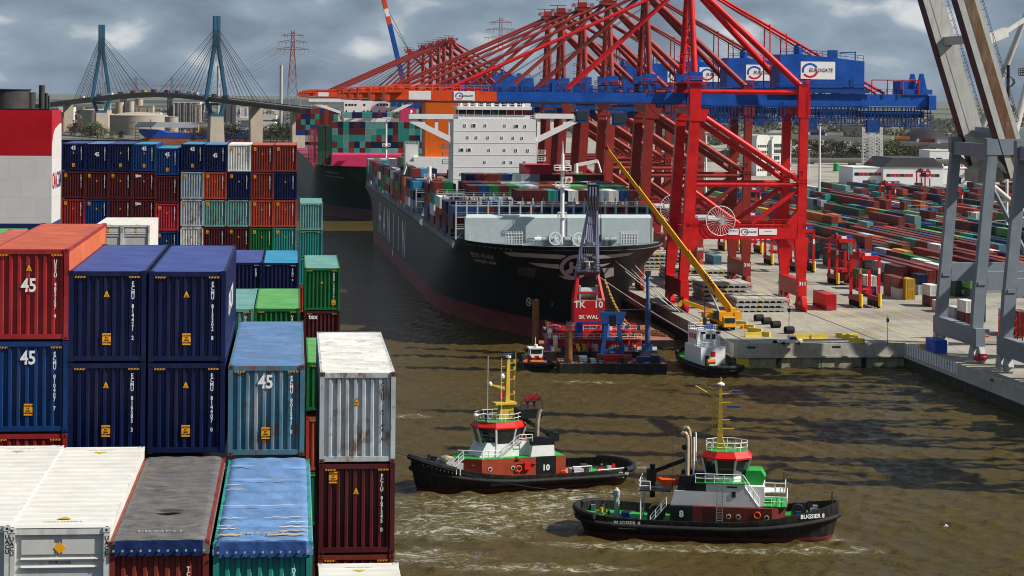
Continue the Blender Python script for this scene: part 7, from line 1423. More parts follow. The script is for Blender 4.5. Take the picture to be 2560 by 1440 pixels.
# front stacks by the apron, set one by one
FS = [(2226, 742, 6.06, ['rust', 'rust'], 'brown-red pair left of the yellow pair'), (2245, 748, 6.06, ['white', 'rust'], 'stack with a white lower box beside the yellow pair'), (2264, 750, 6.06, ['yellow', 'yellow'], 'yellow pair with door bars'), (2296, 738, 6.06, ['silver', 'navy'], 'navy box stack behind the yellow pair'), (2325, 768, 6.06, ['maroon', 'white'], 'stack just left of the grey leg'), (2350, 782, 6.06, ['white'], 'single box standing alone by the grey leg'), (2386, 798, 6.06, ['silver'], 'grey box with door bars between the grey legs'), (2415, 812, 6.06, ['maroon', 'white'], 'white over brown stack right of the grey leg'), (2438, 806, 6.06, ['blue', 'navy'], 'navy over blue stack between the legs'), (2310, 700, 12.19, ['grey', 'white'], 'white box row end behind the blue one'), (2345, 712, 12.19, ['rust', 'white'], 'white topped row behind the grey leg'), (2388, 742, 12.19, ['dgreen', 'dgreen'], 'dark green pair lettered UASC between the legs'), (2426, 748, 12.19, ['dgreen', 'lgreen'], 'bright green roof box right of UASC'), (2520, 838, 6.06, ['brown', 'silver'], 'silver topped stack at right behind the crane'), (2548, 842, 6.06, ['rust', 'brown'], 'brown stack at the right frame edge'), (2165, 690, 6.06, ['white', 'tealp'], 'pale stack behind the second straddle carrier'), (2120, 672, 6.06, ['navy', 'grey', 'tealp'], 'pale green stack behind the straddle carriers'), (2070, 655, 6.06, ['blue', 'blue'], 'blue stack left of the second straddle carrier'), (2168, 742, 6.06, ['blue', 'white'], 'white over blue stack seen through the nearest straddle carrier'), (2146, 724, 6.06, ['maroon', 'green'], 'green over maroon stack beside the second carrier'), (2030, 648, 6.06, ['navy', 'dgreen'], 'dark stack under the straddle frame at left')]
for px, py, L, cs, nm in FS:
    for t_, c in enumerate(cs):
        o = small(QY, 0, 0, 0, L, 2.6, c, '%s %scontainer, %s' % (CN[c], '' if len(cs) == 1 else ['lower ', 'upper ', 'topmost '][t_], nm), YG, door=True); o.location = gq(px, py) + Vector((0, 0, .03 + t_ * 2.61)); o.rotation_euler = (0, 0, QY.t)
        if 'UASC' in nm: text('UASC', 1.3, LETTER, o, (-.004, 6.2, 1.3), (R(90), 0, R(-90)), bold=.03)
# reefer racks
rk = 0
for px, py in ((2305, 545), (2370, 558), (2440, 566), (2475, 590), (2440, 585), (2560, 600), (2390, 568)):
    for t_ in range(3 if rk % 3 else 2):
        o = small(QY, 0, 0, 0, 6.06, 2.6, 'white', 'white reefer, %s from bottom, %s reefer stack from the left' % (ORD[t_], ORD[rk]), 'white reefers stacked in the yard', door=True, name='reefer_container'); o.location = gq(px, py) + Vector((0, 0, .03 + t_ * 2.61)); o.rotation_euler = (0, 0, QY.t)
    rk += 1
for k_, (px, py) in enumerate(((2270, 556), (2330, 560), (2420, 575), (2490, 600))):
    o = qe('reefer_rack', px, py, 'grey steel reefer rack platform, %s from the left in the yard' % ORD[k_], 'rack'); prt(o, 'frame', STEEL, lambda b: [b.box(x, x + .12, y, y + .12, 0, 7) for x in (0, 4, 8) for y in (0, 2)] + [b.box(0, 8, 0, 2, z, z + .1) for z in (2.3, 4.6, 6.9)]); prt(o, 'railing', STEEL, lambda b: [b.rail([(0, 0, z), (8, 0, z)], 1, 1, .04) for z in (2.4, 4.7)])
# all other containers, too many or too small to pick apart
def stuff_boxes():
    mb = MB(); ms = []; wm_ = []
    for ci, (c, L_) in enumerate(STUFF.items()):
        ms.append(mat('far_stack_' + c, CC[c], .55, var=.2, streak=.25, scale=.25))
        for fr, u, v, z, L, Hh in L_:
            w = WID; pts = [fr.w(u + a, v + b_, z + h_) for h_ in (0, Hh) for a, b_ in ((0, 0), (w, 0), (w, L), (0, L))]; mb.add(pts, [(4, 5, 6, 7), (0, 1, 5, 4), (1, 2, 6, 5), (2, 3, 7, 6), (3, 0, 4, 7)], ci)
            if fr is QY and v < 900 and u > 150:
                o = .03; q = [fr.w(u + a, v - o, z + h_) for a in (.55, 1.2, 1.9) for h_ in (.15, Hh - .15)]
    o = mb.obj('container_rows', ms); tag(o, 'long rows of stacked containers filling the yard and the ships', 'containers', kind='stuff')
stuff_boxes()
# light masts
for i, (px, py, h_, nm) in enumerate(((2048, 516, 38, 'tall white light mast in the yard right of crane 311'), (2516, 620, 40, 'white light mast behind the right grey leg'), (2022, 440, 17, 'short lamp post by the office block'), (2374, 402, 22, 'slim lamp mast left of the grey crane'), (1764, 520, 34, 'white light mast seen through crane 311'))):
    o = prt(None, 'light_mast', mat('mast_white', (.72, .72, .68), .5, var=.08), lambda b: (b.tube((0, 0, 0), (0, 0, h_), .55 if h_ > 25 else .25, 10, .4 if h_ > 25 else .15), b.box(-1.2, 1.2, -1.2, 1.2, h_, h_ + .4)), 40); o.location = gq(px, py); tag(o, nm, 'light mast')
# ================================================================== BACKGROUND
BLUP = mat('bridge_blue', (.009, .066, .118), .5, var=.12, scale=.05); BCON = mat('bridge_concrete', (.34, .29, .23), .8, var=.15, streak=.3, scale=.08); BDK = mat('bridge_deck_dark', (.1, .1, .1), .7, var=.15, scale=.05)
# ------------------------------------------------------------------ cable-stayed bridge
DK = [(90, 264, 3080), (170, 253, 2860), (253, 243, 2600), (320, 236, 2510), (390, 232, 2430), (465, 236, 2340), (540, 244, 2250), (590, 250, 2185), (640, 256, 2120), (745, 268, 1990), (830, 278, 1890)]
dp = [at_y(*d) for d in DK]
br = empty('cable_stayed_bridge', Vector((dp[4].x, dp[4].y, 0)), 0, 'high cable-stayed bridge with two blue pylons across the river', 'bridge'); o0 = Vector((dp[4].x, dp[4].y, 0))
dl = [p - o0 for p in dp]
ax = (dl[6] - dl[2]); ax.z = 0; ax.normalize(); nx_ = Vector((ax.y, -ax.x, 0))
b = MB(); rows = []
for p in dl: rows.append([p + nx_ * 8.7 - Vector((0, 0, .2)), p + nx_ * 8.7 + Vector((0, 0, .8)), p + nx_ * 8.3 + Vector((0, 0, .8)), p + nx_ * 8.3, p - nx_ * 8.3, p - nx_ * 8.3 + Vector((0, 0, .8)), p - nx_ * 8.7 + Vector((0, 0, .8)), p - nx_ * 8.7 - Vector((0, 0, .2)), p - nx_ * 5 - Vector((0, 0, 4.4)), p + nx_ * 5 - Vector((0, 0, 4.4))])
b.grid(rows, closed=True); b.obj('deck', BDK, br)
def pylon(i, ytop, ymerge, px, Y, wlow, ybase):
    c = dl[i]; s_ = F / Y; zt_ = (EYE + ray(px, ytop) * Y).z; zm = (EYE + ray(px, ymerge) * Y).z; zd = c.z; zb = (EYE + ray(px, ybase) * Y).z; hw = 11.3
    def P(off, z): return Vector((c.x, c.y, 0)) + nx_ * off + Vector((0, 0, z))
    m = MB()
    for sd in (-1, 1):
        m.beam(P(sd * 1.9, zt_), P(sd * 1.9, zm), 3.3, 4.2, up=tuple(ax)); m.beam(P(sd * 1.9, zm + 2), P(sd * hw, zd - 3), 3.2, 4.2, up=tuple(ax)); m.beam(P(sd * hw, zd - 1), P(sd * 5.2, zb + 1), 3.2, 4.0, up=tuple(ax)); pass
    m.beam(P(-6.5, zb), P(6.5, zb), 3.4, 3.6, up=tuple(ax)); m.beam(P(-hw + 1, zd - 7), P(hw - 1, zd - 7), 2.4, 2.4, up=tuple(ax))
    m.obj('pylon', BLUP, br)
    m = MB(); m.beam(P(0, zb - 1.5), P(0, -3), 14, 8, 16.5, 11, up=tuple(ax)); m.obj('pier', BCON, br)
    return P, zt_, zm
for i, a in ((2, (62, 133, 253, 2600, 0, 279)), (6, (40, 116, 540, 2250, 0, 288))):
    P, zt_, zm = pylon(i, *a); c = dl[i]
    for sd in (-1, 1):
        for k_ in range(9):
            ln = 45 + k_ * 15.5; zz = zm + (zt_ - zm) * (.1 + .48 * k_ / 8)
            for dr in (-1, 1):
                d_ = ln if dr > 0 else ln * 1.0
                # point on the deck at that distance
                tgt = c + ax * dr * d_; best = None
                for p, q in zip(dl[:-1], dl[1:]):
                    u = (tgt - p).dot(q - p) / (q - p).length_squared
                    if 0 <= u <= 1: best = p.lerp(q, u)
                if best is None: continue
                m = MB(); m.tube(P(sd * 1.9, zz), best + nx_ * sd * 8.2 + Vector((0, 0, .5)), .34 if k_ in (8, 5) else .2, 4, cap=False); m.obj('stay_cable', DARK, br)
for i, w_ in ((1, 9), (8, 10), (9, 10), (0, 9), (10, 10)):
    c = dl[i]; m = MB(); m.beam(c - Vector((0, 0, 4.5)), Vector((c.x, c.y, -2)), w_ * 1.35, 5, w_ * 1.2, 5.5, up=tuple(ax)); m.obj('pier', BCON, br)
m = MB()
for p, q in zip(dl[:-1], dl[1:]):
    for k_ in range(3): r_ = p.lerp(q, k_ / 3) + nx_ * 8.4; m.tube(r_, r_ + Vector((0, 0, 9)), .12, 4)
m.obj('lamp_posts', STEEL, br)['kind'] = 'stuff'
def truck(P, rz, label, cab, box, L=12., grp='lorries on the bridges'):
    e = empty('lorry', P, rz, label, 'lorry', grp)
    prt(e, 'trailer', box, lambda b: b.box(2.4, 2.4 + L, -1.25, 1.25, 1.1, 3.9)); prt(e, 'cab', cab, lambda b: (b.box(0, 2.1, -1.2, 1.2, .7, 3.2), b.prism([(.3, 3.2), (2.1, 3.2), (2.1, 3.9)], -1.1, 1.1, 'y'))); prt(e, 'chassis', DARK, lambda b: (b.box(.4, 2.2 + L, -1, 1, .5, 1.05), [b.tube((x, -1.2, .5), (x, 1.2, .5), .5, 8) for x in (1, L - 1, L + .5)])); prt(e, 'windscreen', GLASS, lambda b: b.box(-.03, 0, -1.05, 1.05, 1.9, 2.9))
    return e
def on_deck(px, off=0, lst=None):
    pts, ref = (dp, DK) if lst is None else lst
    for i in range(len(ref) - 1):
        if ref[i][0] <= px <= ref[i + 1][0]: return pts[i].lerp(pts[i + 1], (px - ref[i][0]) / (ref[i + 1][0] - ref[i][0]))
TB = {'rust': smat('rust'), 'white': TWH, 'brown': smat('brown'), 'blue': smat('blue'), 'yellow': smat('yellow'), 'orange': mat('truck_orange', (.65, .16, .01), .5, var=.1), 'silver': smat('silver')}
for i, (px, c) in enumerate(((215, 'white'), (250, 'brown'), (285, 'white'), (305, 'rust'), (340, 'rust'), (362, 'yellow'), (392, 'rust'), (420, 'rust'), (452, 'brown'), (478, 'silver'), (497, 'silver'), (538, 'brown'), (572, 'blue'))):
    P = on_deck(px); truck(P + nx_ * (3.5 if i % 2 else 6), math.atan2(ax.y, ax.x), '%s lorry, %s from the left on the high bridge' % (c, ORD[i]), TWH if i % 3 else TB['brown'], TB[c])
# ------------------------------------------------------------------ power pylons
PYR = mat('pylon_red', (.28, .06, .045), .6, var=.1, scale=.1); PYG = mat('pylon_grey', (.2, .22, .23), .6, var=.1, scale=.1); PYW = mat('pylon_pale', (.62, .62, .6), .6, var=.05)
def lattice(name, px, ytop, Y, zb, w0, w1, label, top, bot, arms, cat='power pylon', th=1., rz=0):
    P = at_y(px, ytop, Y); Hh = P.z - zb; e = empty(name, (P.x, P.y, zb), rz, label, cat, 'power pylons')
    m1_, m2_ = MB(), MB(); n_ = 12
    def wv(t): return w0 + (w1 - w0) * min(1, t * 1.15) ** .8
    for i in range(n_):
        t0, t1 = i / n_, (i + 1) / n_; a, b_ = wv(t0) / 2, wv(t1) / 2; mb = m2_ if t0 < .58 else m1_; z0, z1 = t0 * Hh, t1 * Hh
        for sx in (-1, 1):
            for sy in (-1, 1): mb.beam((sx * a, sy * a, z0), (sx * b_, sy * b_, z1), .55 * th, .55 * th)
        for sy in (-1, 1): mb.beam((-a, sy * a, z0), (b_, sy * b_, z1), .3 * th, .3 * th); mb.beam((a, sy * a, z0), (-b_, sy * b_, z1), .3 * th, .3 * th)
        for sx in (-1, 1): mb.beam((sx * a, -a, z0), (sx * b_, b_, z1), .3 * th, .3 * th); mb.beam((sx * a, a, z0), (sx * b_, -b_, z1), .3 * th, .3 * th)
        if i % 2 == 0: mb.beam((-a, -a, z0), (a, -a, z0), .3 * th, .3 * th)
    m2_.obj('lower_tower', bot, e); m1_.obj('upper_tower', top, e)
    for zf_, ln in arms:
        z = zf_ * Hh; a = MB()
        for sx in (-1, 1):
            a.beam((0, 0, z), (sx * ln, 0, z), .45 * th, .45 * th); a.beam((0, 0, z + 2.8), (sx * ln, 0, z + .2), .4 * th, .4 * th)
            for k_ in range(1, 6): x = sx * ln * k_ / 6; a.beam((x, 0, z), (x - sx * ln / 12, 0, z + 2.8 * (1 - k_ / 6)), .22 * th, .22 * th); 
            for k_ in (.5, .75, 1): a.tube((sx * ln * k_, 0, z), (sx * ln * k_, 0, z - 3.2), .22 * th, 5)
        a.obj('cross_arm', top, e)
    return e, Hh
A3 = [(.955, 20), (.895, 26), (.83, 30)]
e1, h1 = lattice('power_pylon', 732, 76, 2350, 3, 20, 3.2, 'tall red-topped lattice power pylon beside the grey chimney', PYR, PYG, [(z, l_ * .62 / 1.05) for z, l_ in A3])
e2, h2 = lattice('power_pylon', 1252, 42, 2450, 3, 20, 3.2, 'tall lattice power pylon behind the far crane booms', PYR, PYR, [(z, l_ * .62) for z, l_ in A3])
for px, yt, Y, lb in ((340, 190, 3600, 'grey distant power pylon under the middle of the bridge span'), (430, 192, 3500, 'grey distant power pylon left of the near bridge pylon'), (262, 203, 3900, 'grey distant power pylon behind the far bridge pylon')): lattice('power_pylon', px, yt, Y, 3, 12, 3, lb, PYG, PYG, [(.93, 14), (.82, 20), (.7, 15)], th=.8)
lattice('power_pylon', 2172, 318, 1560, ZQ, 9, 8, 'white lattice mast base left of the warehouse', PYW, PYW, [], th=.8); lattice('power_pylon', 2190, 318, 1562, ZQ, 9, 8, 'white lattice mast base nearer the grey crane', PYW, PYW, [], th=.8)
PWIRE = flat('power_wire', (.22, .24, .27), .6)
def wires(name, label, A, B_, sag, offs):
    e = empty(name, A, 0, label, 'power line')
    for ox, oz in offs:
        m = MB(); n_ = 16; a, b_ = Vector((0, 0, 0)), B_ - A; o_ = Vector((ox, 0, oz)); m.path([a.lerp(b_, i / n_) + o_ - Vector((0, 0, 4 * sag * (i / n_) * (1 - i / n_))) for i in range(n_ + 1)], .11, 3); m.obj('wire', PWIRE, e)
T1 = Vector((e1.location.x, e1.location.y, 3 + h1 * .86)); T2 = Vector((e2.location.x, e2.location.y, 3 + h2 * .86)); OF = [(x, z) for z in (0, 7, -7) for x in (-14, -7, 7, 14)]
wires('power_line', 'sagging power lines between the two tall pylons', T1, T2, 34, OF); wires('power_line', 'power lines running down left from the tall pylon', T1, at_y(340, 215, 3600), 26, OF); wires('power_line', 'power lines running right behind the blue machinery house', T2, at_y(2480, 225, 3200), 34, OF)
# ------------------------------------------------------------------ industry on the far bank
BEI = mat('silo_beige', (.38, .32, .24), .8, var=.12, streak=.25, scale=.1); BED = mat('silo_dark', (.13, .12, .12), .8, var=.2, streak=.3, scale=.08); TNK = mat('tank_beige', (.36, .31, .25), .8, var=.1, streak=.3, streak_col=(.2, .16, .12), scale=.06); PWH = mat('plant_white', (.62, .6, .56), .7, var=.08, streak=.25, scale=.1); CHM = mat('chimney_grey', (.36, .36, .36), .8, var=.1, streak=.3, scale=.06)
def upr(name, px0, px1, y0, Y, label, m, cat, shape='cyl', n_=24, cap=None, zb=3, dep=None):
    A, B_ = at_y(px0, y0, Y), at_y(px1, y0, Y); w = B_.x - A.x; z = A.z - zb; e = empty(name, ((A.x + B_.x) / 2, Y + (w / 2 if shape == 'cyl' else 0), zb), 0, label, cat)
    if shape == 'cyl':
        prt(e, 'shell', m, lambda b: b.lathe([(w / 2, 0), (w / 2, z * .5), (w / 2, z)], (0, 0, 0), n_), 40); prt(e, 'roof', cap or m, lambda b: b.lathe([(w / 2 + .2, z), (w / 2 + .2, z + .5), (w * .25, z + w * .05), (.1, z + w * .065)], (0, 0, 0), n_), 40)
        prt(e, 'hoop', m, lambda b: [b.lathe([(w / 2 + .15, z * t), (w / 2 + .15, z * t + .5)], (0, 0, 0), n_) for t in (.35, .68)])
    else:
        d = dep or w * .6; prt(e, 'walls', m, lambda b: b.box(-w / 2, w / 2, 0, d, 0, z)); prt(e, 'roof', cap or m, lambda b: b.box(-w / 2 - .3, w / 2 + .3, -.3, d + .3, z, z + 1.2))
        for k_ in range(max(2, int(w / 9))):
            x = -w / 2 + (k_ + .5) * w / max(2, int(w / 9)); prt(e, 'wall_rib', m, lambda b: b.box(x - .4, x + .4, -.5, 0, 0, z * .96))
    return e
upr('storage_tank', 198, 272, 276, 2760, 'large beige storage tank behind the far bridge pier', TNK, 'tank'); upr('storage_tank', 262, 408, 289, 2640, 'very wide low beige tank between the bridge piers', TNK, 'tank', n_=40); upr('storage_tank', 409, 443, 293, 2620, 'small round beige tank right of the wide tank', TNK, 'tank')
upr('silo', 287, 308, 256, 2900, 'left beige cement silo under the bridge', BEI, 'silo'); upr('silo', 316, 334, 254, 2900, 'right beige cement silo under the bridge', BEI, 'silo'); upr('silo', 337, 356, 248, 3000, 'round topped silo tower of the cement works', BEI, 'silo'); upr('factory', 339, 382, 266, 2950, 'beige cement works block right of the silos', BEI, 'factory', 'box'); upr('factory', 300, 318, 246, 2960, 'dark elevator tower between the silos', BED, 'factory', 'box'); upr('factory', 336, 400, 284, 2880, 'low pale factory hall below the cement works', PWH, 'factory', 'box')
for k_, (a, b_) in enumerate(((436, 450), (451, 465), (466, 480), (481, 495))): upr('silo', a, b_, 258, 2700, 'dark grain silo, %s from the left in the row' % ORD[k_], BED, 'silo')
upr('factory', 418, 432, 246, 2780, 'dark narrow grain tower left of the silo row', BED, 'factory', 'box'); upr('factory', 484, 502, 264, 2660, 'brown grain elevator tower right of the silos', BEI, 'factory', 'box'); upr('factory', 434, 500, 257, 2760, 'pale conveyor house above the grain silos', PWH, 'factory', 'box'); upr('silo_block', 504, 530, 262, 2600, 'dark silo block left of the near bridge pier', BED, 'silo block', 'box'); upr('silo_block', 558, 590, 258, 2600, 'dark silo block right of the near bridge pier', BED, 'silo block', 'box')
wbld = upr('mill_building', 591, 626, 264, 2560, 'white mill building with dark drawings on its wall', PWH, 'building', 'box')
rr = random.Random(77)
for k_ in range(7): x, z = rr.uniform(-6, 6), rr.uniform(8, 32); prt(wbld, 'wall_mark', DARK, lambda b: b.prism([(x - rr.uniform(.6, 2), z), (x + rr.uniform(.6, 2.4), z - .4), (x + rr.uniform(.2, 1), z + rr.uniform(.8, 2.4))], -.62, -.55, 'y'))
upr('chimney', 699, 707, 163, 2700, 'tall pale grey chimney left of the red-topped pylon', CHM, 'chimney'); upr('chimney', 542, 549, 166, 3200, 'pale chimney behind the near bridge pylon', CHM, 'chimney'); upr('chimney', 275, 277.5, 261, 3000, 'thin white chimney by the far bridge pylon', PWH, 'chimney')
upr('factory', 160, 184, 270, 3100, 'pale industrial hall left of the far bridge pier', PWH, 'factory', 'box'); upr('factory', 455, 522, 318, 2520, 'low dark quayside shed behind the blue tanker', BED, 'factory', 'box'); upr('factory', 655, 742, 330, 2420, 'low grey shed on the bank right of the bridge', BED, 'factory', 'box')
# blue tanker
tk0, tk1 = at_y(350, 357, 2345), at_y(655, 357, 2345); TL = tk1.x - tk0.x
tk = empty('tanker', (tk0.x, 2345, 0), 0, 'blue tanker with rust-red lower hull at the far bank', 'ship'); TBL = mat('tanker_blue', (.01, .07, .42), .45, var=.2, streak=.2, scale=.08); TOR = mat('tanker_rust', (.45, .12, .05), .6, var=.3, scale=.08)
prt(tk, 'hull', TBL, lambda b: b.prism([(0, 10.5), (6, 6), (TL - 3, 6), (TL, 10), (TL, 15.5), (TL - 26, 15.5), (TL - 28, 12), (30, 12), (20, 15), (-2, 15.5)], 0, 18, 'y')); prt(tk, 'lower_hull', TOR, lambda b: b.prism([(3, 0), (TL - 6, 0), (TL - 2, 6), (5, 6), (-2, 4)], .2, 17.8, 'y')); prt(tk, 'deckhouse', PWH, lambda b: (b.box(TL - 24, TL - 8, 3, 15, 15.5, 30), b.box(TL - 26, TL - 6, 1, 17, 26, 29)))
for k_ in range(14): x = 34 + k_ * 6.2; h_ = rr.uniform(1, 4); prt(tk, 'deck_pipe', rr.choice([TOR, TOR, DARK, YEL]), lambda b: (b.box(x, x + 5.4, 4, 6, 12.4, 13.2), b.box(x + 1, x + 2, 6, 8, 12, 12 + h_)))
prt(tk, 'deck_crane', YEL, lambda b: (b.tube((62, 9, 12), (62, 9, 20), .7, 8), b.beam((62, 9, 20), (86, 9, 22), .9, .9))); prt(tk, 'foremast', PWH, lambda b: b.tube((10, 9, 15), (10, 9, 26), .5, 8))
Pj = at_y(338, 325, 2370); jt = empty('loading_jetty', (Pj.x, 2372, 0), 0, 'long pale conveyor jetty above the blue tanker', 'jetty'); prt(jt, 'gallery', PWH, lambda b: b.box(0, 105, 0, 4, 17, 23)); prt(jt, 'tower', PWH, lambda b: [b.beam((78 + s_ * 5, 2, 17), (78 + s_ * 2, 2, 46), 1.2, 1.2) for s_ in (-1, 1)] + [b.box(74, 82, 1, 3, z, z + 1) for z in (26, 34, 44)]); prt(jt, 'stair_tower', STEEL, lambda b: [b.box(-1, 4, 0, 3, z, z + .6) for z in range(2, 20, 3)] + [b.box(0, .6, 0, .6, 0, 20), b.box(3.4, 4, 0, .6, 0, 20)])
# ------------------------------------------------------------------ right-hand background: viaducts, office, warehouses
VCON = mat('viaduct_concrete', (.5, .47, .41), .85, var=.15, streak=.35, scale=.1)
def viaduct(label, ref, w, th, rail=True, pier_step=2):
    pts = [at_y(*r) for r in ref]; o0 = Vector((pts[0].x, pts[0].y, 0)); e = empty('viaduct', o0, 0, label, 'viaduct'); m = MB(); rows = []
    for p in pts:
        p = p - o0; up = Vector((0, 0, 1)); rows.append([p + Vector((0, -w / 2, 0)), p + Vector((0, -w / 2, 1)), p + Vector((0, -w / 2 + .3, 1)), p + Vector((0, -w / 2 + .3, .05)), p + Vector((0, w / 2 - .3, .05)), p + Vector((0, w / 2 - .3, 1)), p + Vector((0, w / 2, 1)), p + Vector((0, w / 2, 0)), p + Vector((0, w / 2 - 2, -th)), p + Vector((0, -w / 2 + 2, -th))])
    m.grid(rows, closed=True); m.obj('deck', VCON, e)
    n_ = 9
    for k_ in range(n_):
        t = (k_ + .5) / n_ * (len(pts) - 1); i = int(t); p = pts[i].lerp(pts[i + 1], t - i) - o0; prt(e, 'pier', VCON, lambda b: b.box(p.x - 2.2, p.x + 2.2, p.y - w * .3, p.y + w * .3, -1, p.z - th))
    return pts
V1 = [(1560, 322, 2250), (1880, 334, 2120), (2050, 341, 2020), (2230, 352, 1920), (2400, 366, 1820), (2700, 392, 1700)]; vp = viaduct('long concrete motorway viaduct carrying lorries at right', V1, 16, 3.4)
V2 = [(1560, 398, 1720), (1900, 398, 1680), (2130, 399, 1640), (2400, 402, 1600), (2700, 404, 1560)]; viaduct('lower concrete road viaduct before the wood at right', V2, 14, 2.4)
for i, (px, c, cb) in enumerate(((1924, 'white', 'white'), (2020, 'blue', 'white'), (2062, 'silver', 'white'), (2156, 'white', 'white'), (2227, 'orange', 'white'), (2292, 'rust', 'white'), (2344, 'silver', 'white'))):
    P = on_deck(px, 0, (vp, V1)); truck(P + Vector((0, -3, .1)), R(-12), '%s lorry, %s from the left on the motorway viaduct' % (c, ORD[i]), TB[cb], TB[c], L=13.6)
# office block
ob = at_z(1895, 440, ZQ); of = empty('office_block', ob, QY.t + R(20), 'white office block with rounded roof edge behind crane 311', 'building'); OW = mat('office_white', (.66, .65, .6), .6, var=.06, streak=.15, scale=.2)
prof = [(0, 0), (15, 0), (15, 23), (14, 25), (12.5, 25.8), (2.5, 25.8), (1, 25), (0, 23)]
prt(of, 'main_wing', OW, lambda b: b.prism([(x + 10.5, z) for x, z in prof], 0, 12, 'y')); prt(of, 'side_wing', OW, lambda b: b.prism([(x * .68, z * 1.02) for x, z in prof], 2, 22, 'y'))
for z in (18.3, 14.6, 10.4, 6.6, 3):
    for k_ in range(8 if z > 12 else 3): x = 12.2 + k_ * 1.5; prt(of, 'window', GLASS, lambda b: b.box(x, x + 1.25, -.1, .03, z, z + 2.4))
    for k_ in range(5): x = 1 + k_ * 1.7; prt(of, 'window', GLASS, lambda b: b.box(x, x + 1.2, 1.9, 2.03, z, z + 1.6))
    prt(of, 'floor_band', OW, lambda b: b.box(10.6, 25.4, -.2, -.03, z - .7, z - .35))
# warehouses
ROOFD = mat('warehouse_roof', (.06, .06, .065), .8, var=.2, scale=.15); WW = mat('warehouse_white', (.68, .68, .68), .6, var=.06, streak=.12, scale=.2); RW = flat('red_glazing', (.3, .03, .04), .4)
def warehouse(px, py, w, d, h_, rise, label, win, rz=0):
    e = empty('warehouse', gq(px, py), QY.t + rz, label, 'building'); prt(e, 'walls', WW, lambda b: b.box(0, w, 0, d, 0, h_))
    if rise: prt(e, 'roof', ROOFD, lambda b: b.prism([(-.5, h_ + .02), (w + .5, h_ + .02), (w - 6, h_ + rise), (6, h_ + rise)], -.5, d + .5, 'y'))
    else: prt(e, 'roof', PWH, lambda b: b.box(-.2, w + .2, -.2, d + .2, h_ + .01, h_ + .7))
    for x0, x1, z0, z1 in win:
        k = max(1, int((x1 - x0) / 2.6))
        for i in range(k): a = x0 + (x1 - x0) * i / k; c = x0 + (x1 - x0) * (i + 1) / k - .25; prt(e, 'window', RW if i % 3 else GLASS, lambda b: b.box(a, c, -.12, -.01, z0, z1))
    return e
warehouse(2132, 462, 23, 30, 9.6, 0, 'white flat warehouse with red window band left of the big shed', [(1, 18, 5.4, 7.2), (6, 14, .6, 2.6)]); wg = warehouse(2208, 463, 36, 40, 10.5, 5.5, 'large white warehouse with dark roof and red windows', [(2, 18, 5, 6.6), (22, 34, 5, 6.6), (2, 10, .6, 2.4)]); warehouse(2318, 460, 30, 30, 9, 0, 'white warehouse left of the grey crane legs', [(18, 21, .2, 4)]); warehouse(2324, 414, 34, 26, 11, 0, 'far white hall with pale roof beside the grey crane', [(5, 10, .2, 6)])
warehouse(2480, 470, 40, 30, 9, 4, 'white warehouse seen right of the grey legs', [(4, 20, 4, 6)])
o = qe('round_tank', 2091, 428, 'small green round tank near the lower viaduct', 'tank'); prt(o, 'shell', flat('tank_green', (.02, .32, .08)), lambda b: b.lathe([(2.2, 0), (2.2, 5), (1, 6)], (0, 0, 0), 14), 40); prt(o, 'base', DARK, lambda b: b.box(-2.4, 2.4, -2.4, 2.4, 0, .4))
Pm = at_y(2310, 368, 2250); md = empty('coal_heap', (Pm.x, 2250, 3), 0, 'black covered heap behind the motorway viaduct', 'heap'); prt(md, 'heap', mat('heap_black', (.02, .02, .025), .5, var=.3, scale=.1), lambda b: b.lathe([(34, 0), (26, 12), (14, 20), (4, 23)], (0, 0, 0), 28), 60); prt(md, 'retaining_wall', BED, lambda b: b.box(-36, 36, -36, -35, 0, 3))
# ------------------------------------------------------------------ trees and woodland
LF = [mat('leaf_olive', (.075, .078, .026), .8, var=.35, scale=.3), mat('leaf_brown', (.055, .042, .025), .85, var=.35, scale=.3), mat('leaf_green', (.07, .095, .024), .8, var=.35, scale=.3), mat('leaf_grey', (.035, .034, .026), .85, var=.35, scale=.3)]; BARK = mat('bark', (.06, .045, .035), .9, var=.3)
def crown_mesh(seed, n_=900, w=1., h_=1., base=.25):
    r = random.Random(seed); mb = MB(); cl = [(r.gauss(0, .32) * w, r.gauss(0, .32) * w, base + (1 - base) * r.random() ** .8) for _ in range(16)]
    for i in range(n_):
        c = cl[i % 16]; k_ = .16 + .1 * r.random(); t = (c[2] - base) / (1 - base); sh = 1.1 - .75 * abs(t - .35)
        p = Vector((c[0] * sh + r.gauss(0, k_ * .62), c[1] * sh + r.gauss(0, k_ * .62), (c[2] + r.gauss(0, .07)) * h_)); s_ = .02 + .024 * r.random(); u = Vector((r.gauss(0, 1), r.gauss(0, 1), r.gauss(0, 1))).normalized(); v = u.orthogonal().normalized()
        mb.add([p + u * s_, p + v * s_, p - u * s_, p - v * s_], [(0, 1, 2, 3)])
    return mb.mesh('crown', LF[0])
CRW = [crown_mesh(i, 900, 1 if i % 2 else .8) for i in range(4)]
tm_ = MB(); tm_.tube((0, 0, 0), (0.01, 0, .55), .03, 6, .016); 
for a in range(5): tm_.tube((0, 0, .25 + a * .06), (.2 * math.cos(a * 2.4), .2 * math.sin(a * 2.4), .55 + a * .07), .013, 4, .005)
TRK = tm_.mesh('trunk', BARK)
def tree(P, h_, k_, m, label, grp):
    e = empty('tree', P, k_ * 1.3, label, 'tree', grp); t = link('trunk', TRK, e); t.scale = (h_, h_, h_); c = link('crown', CRW[k_ % 4], e, m=m); c.scale = (h_, h_, h_)
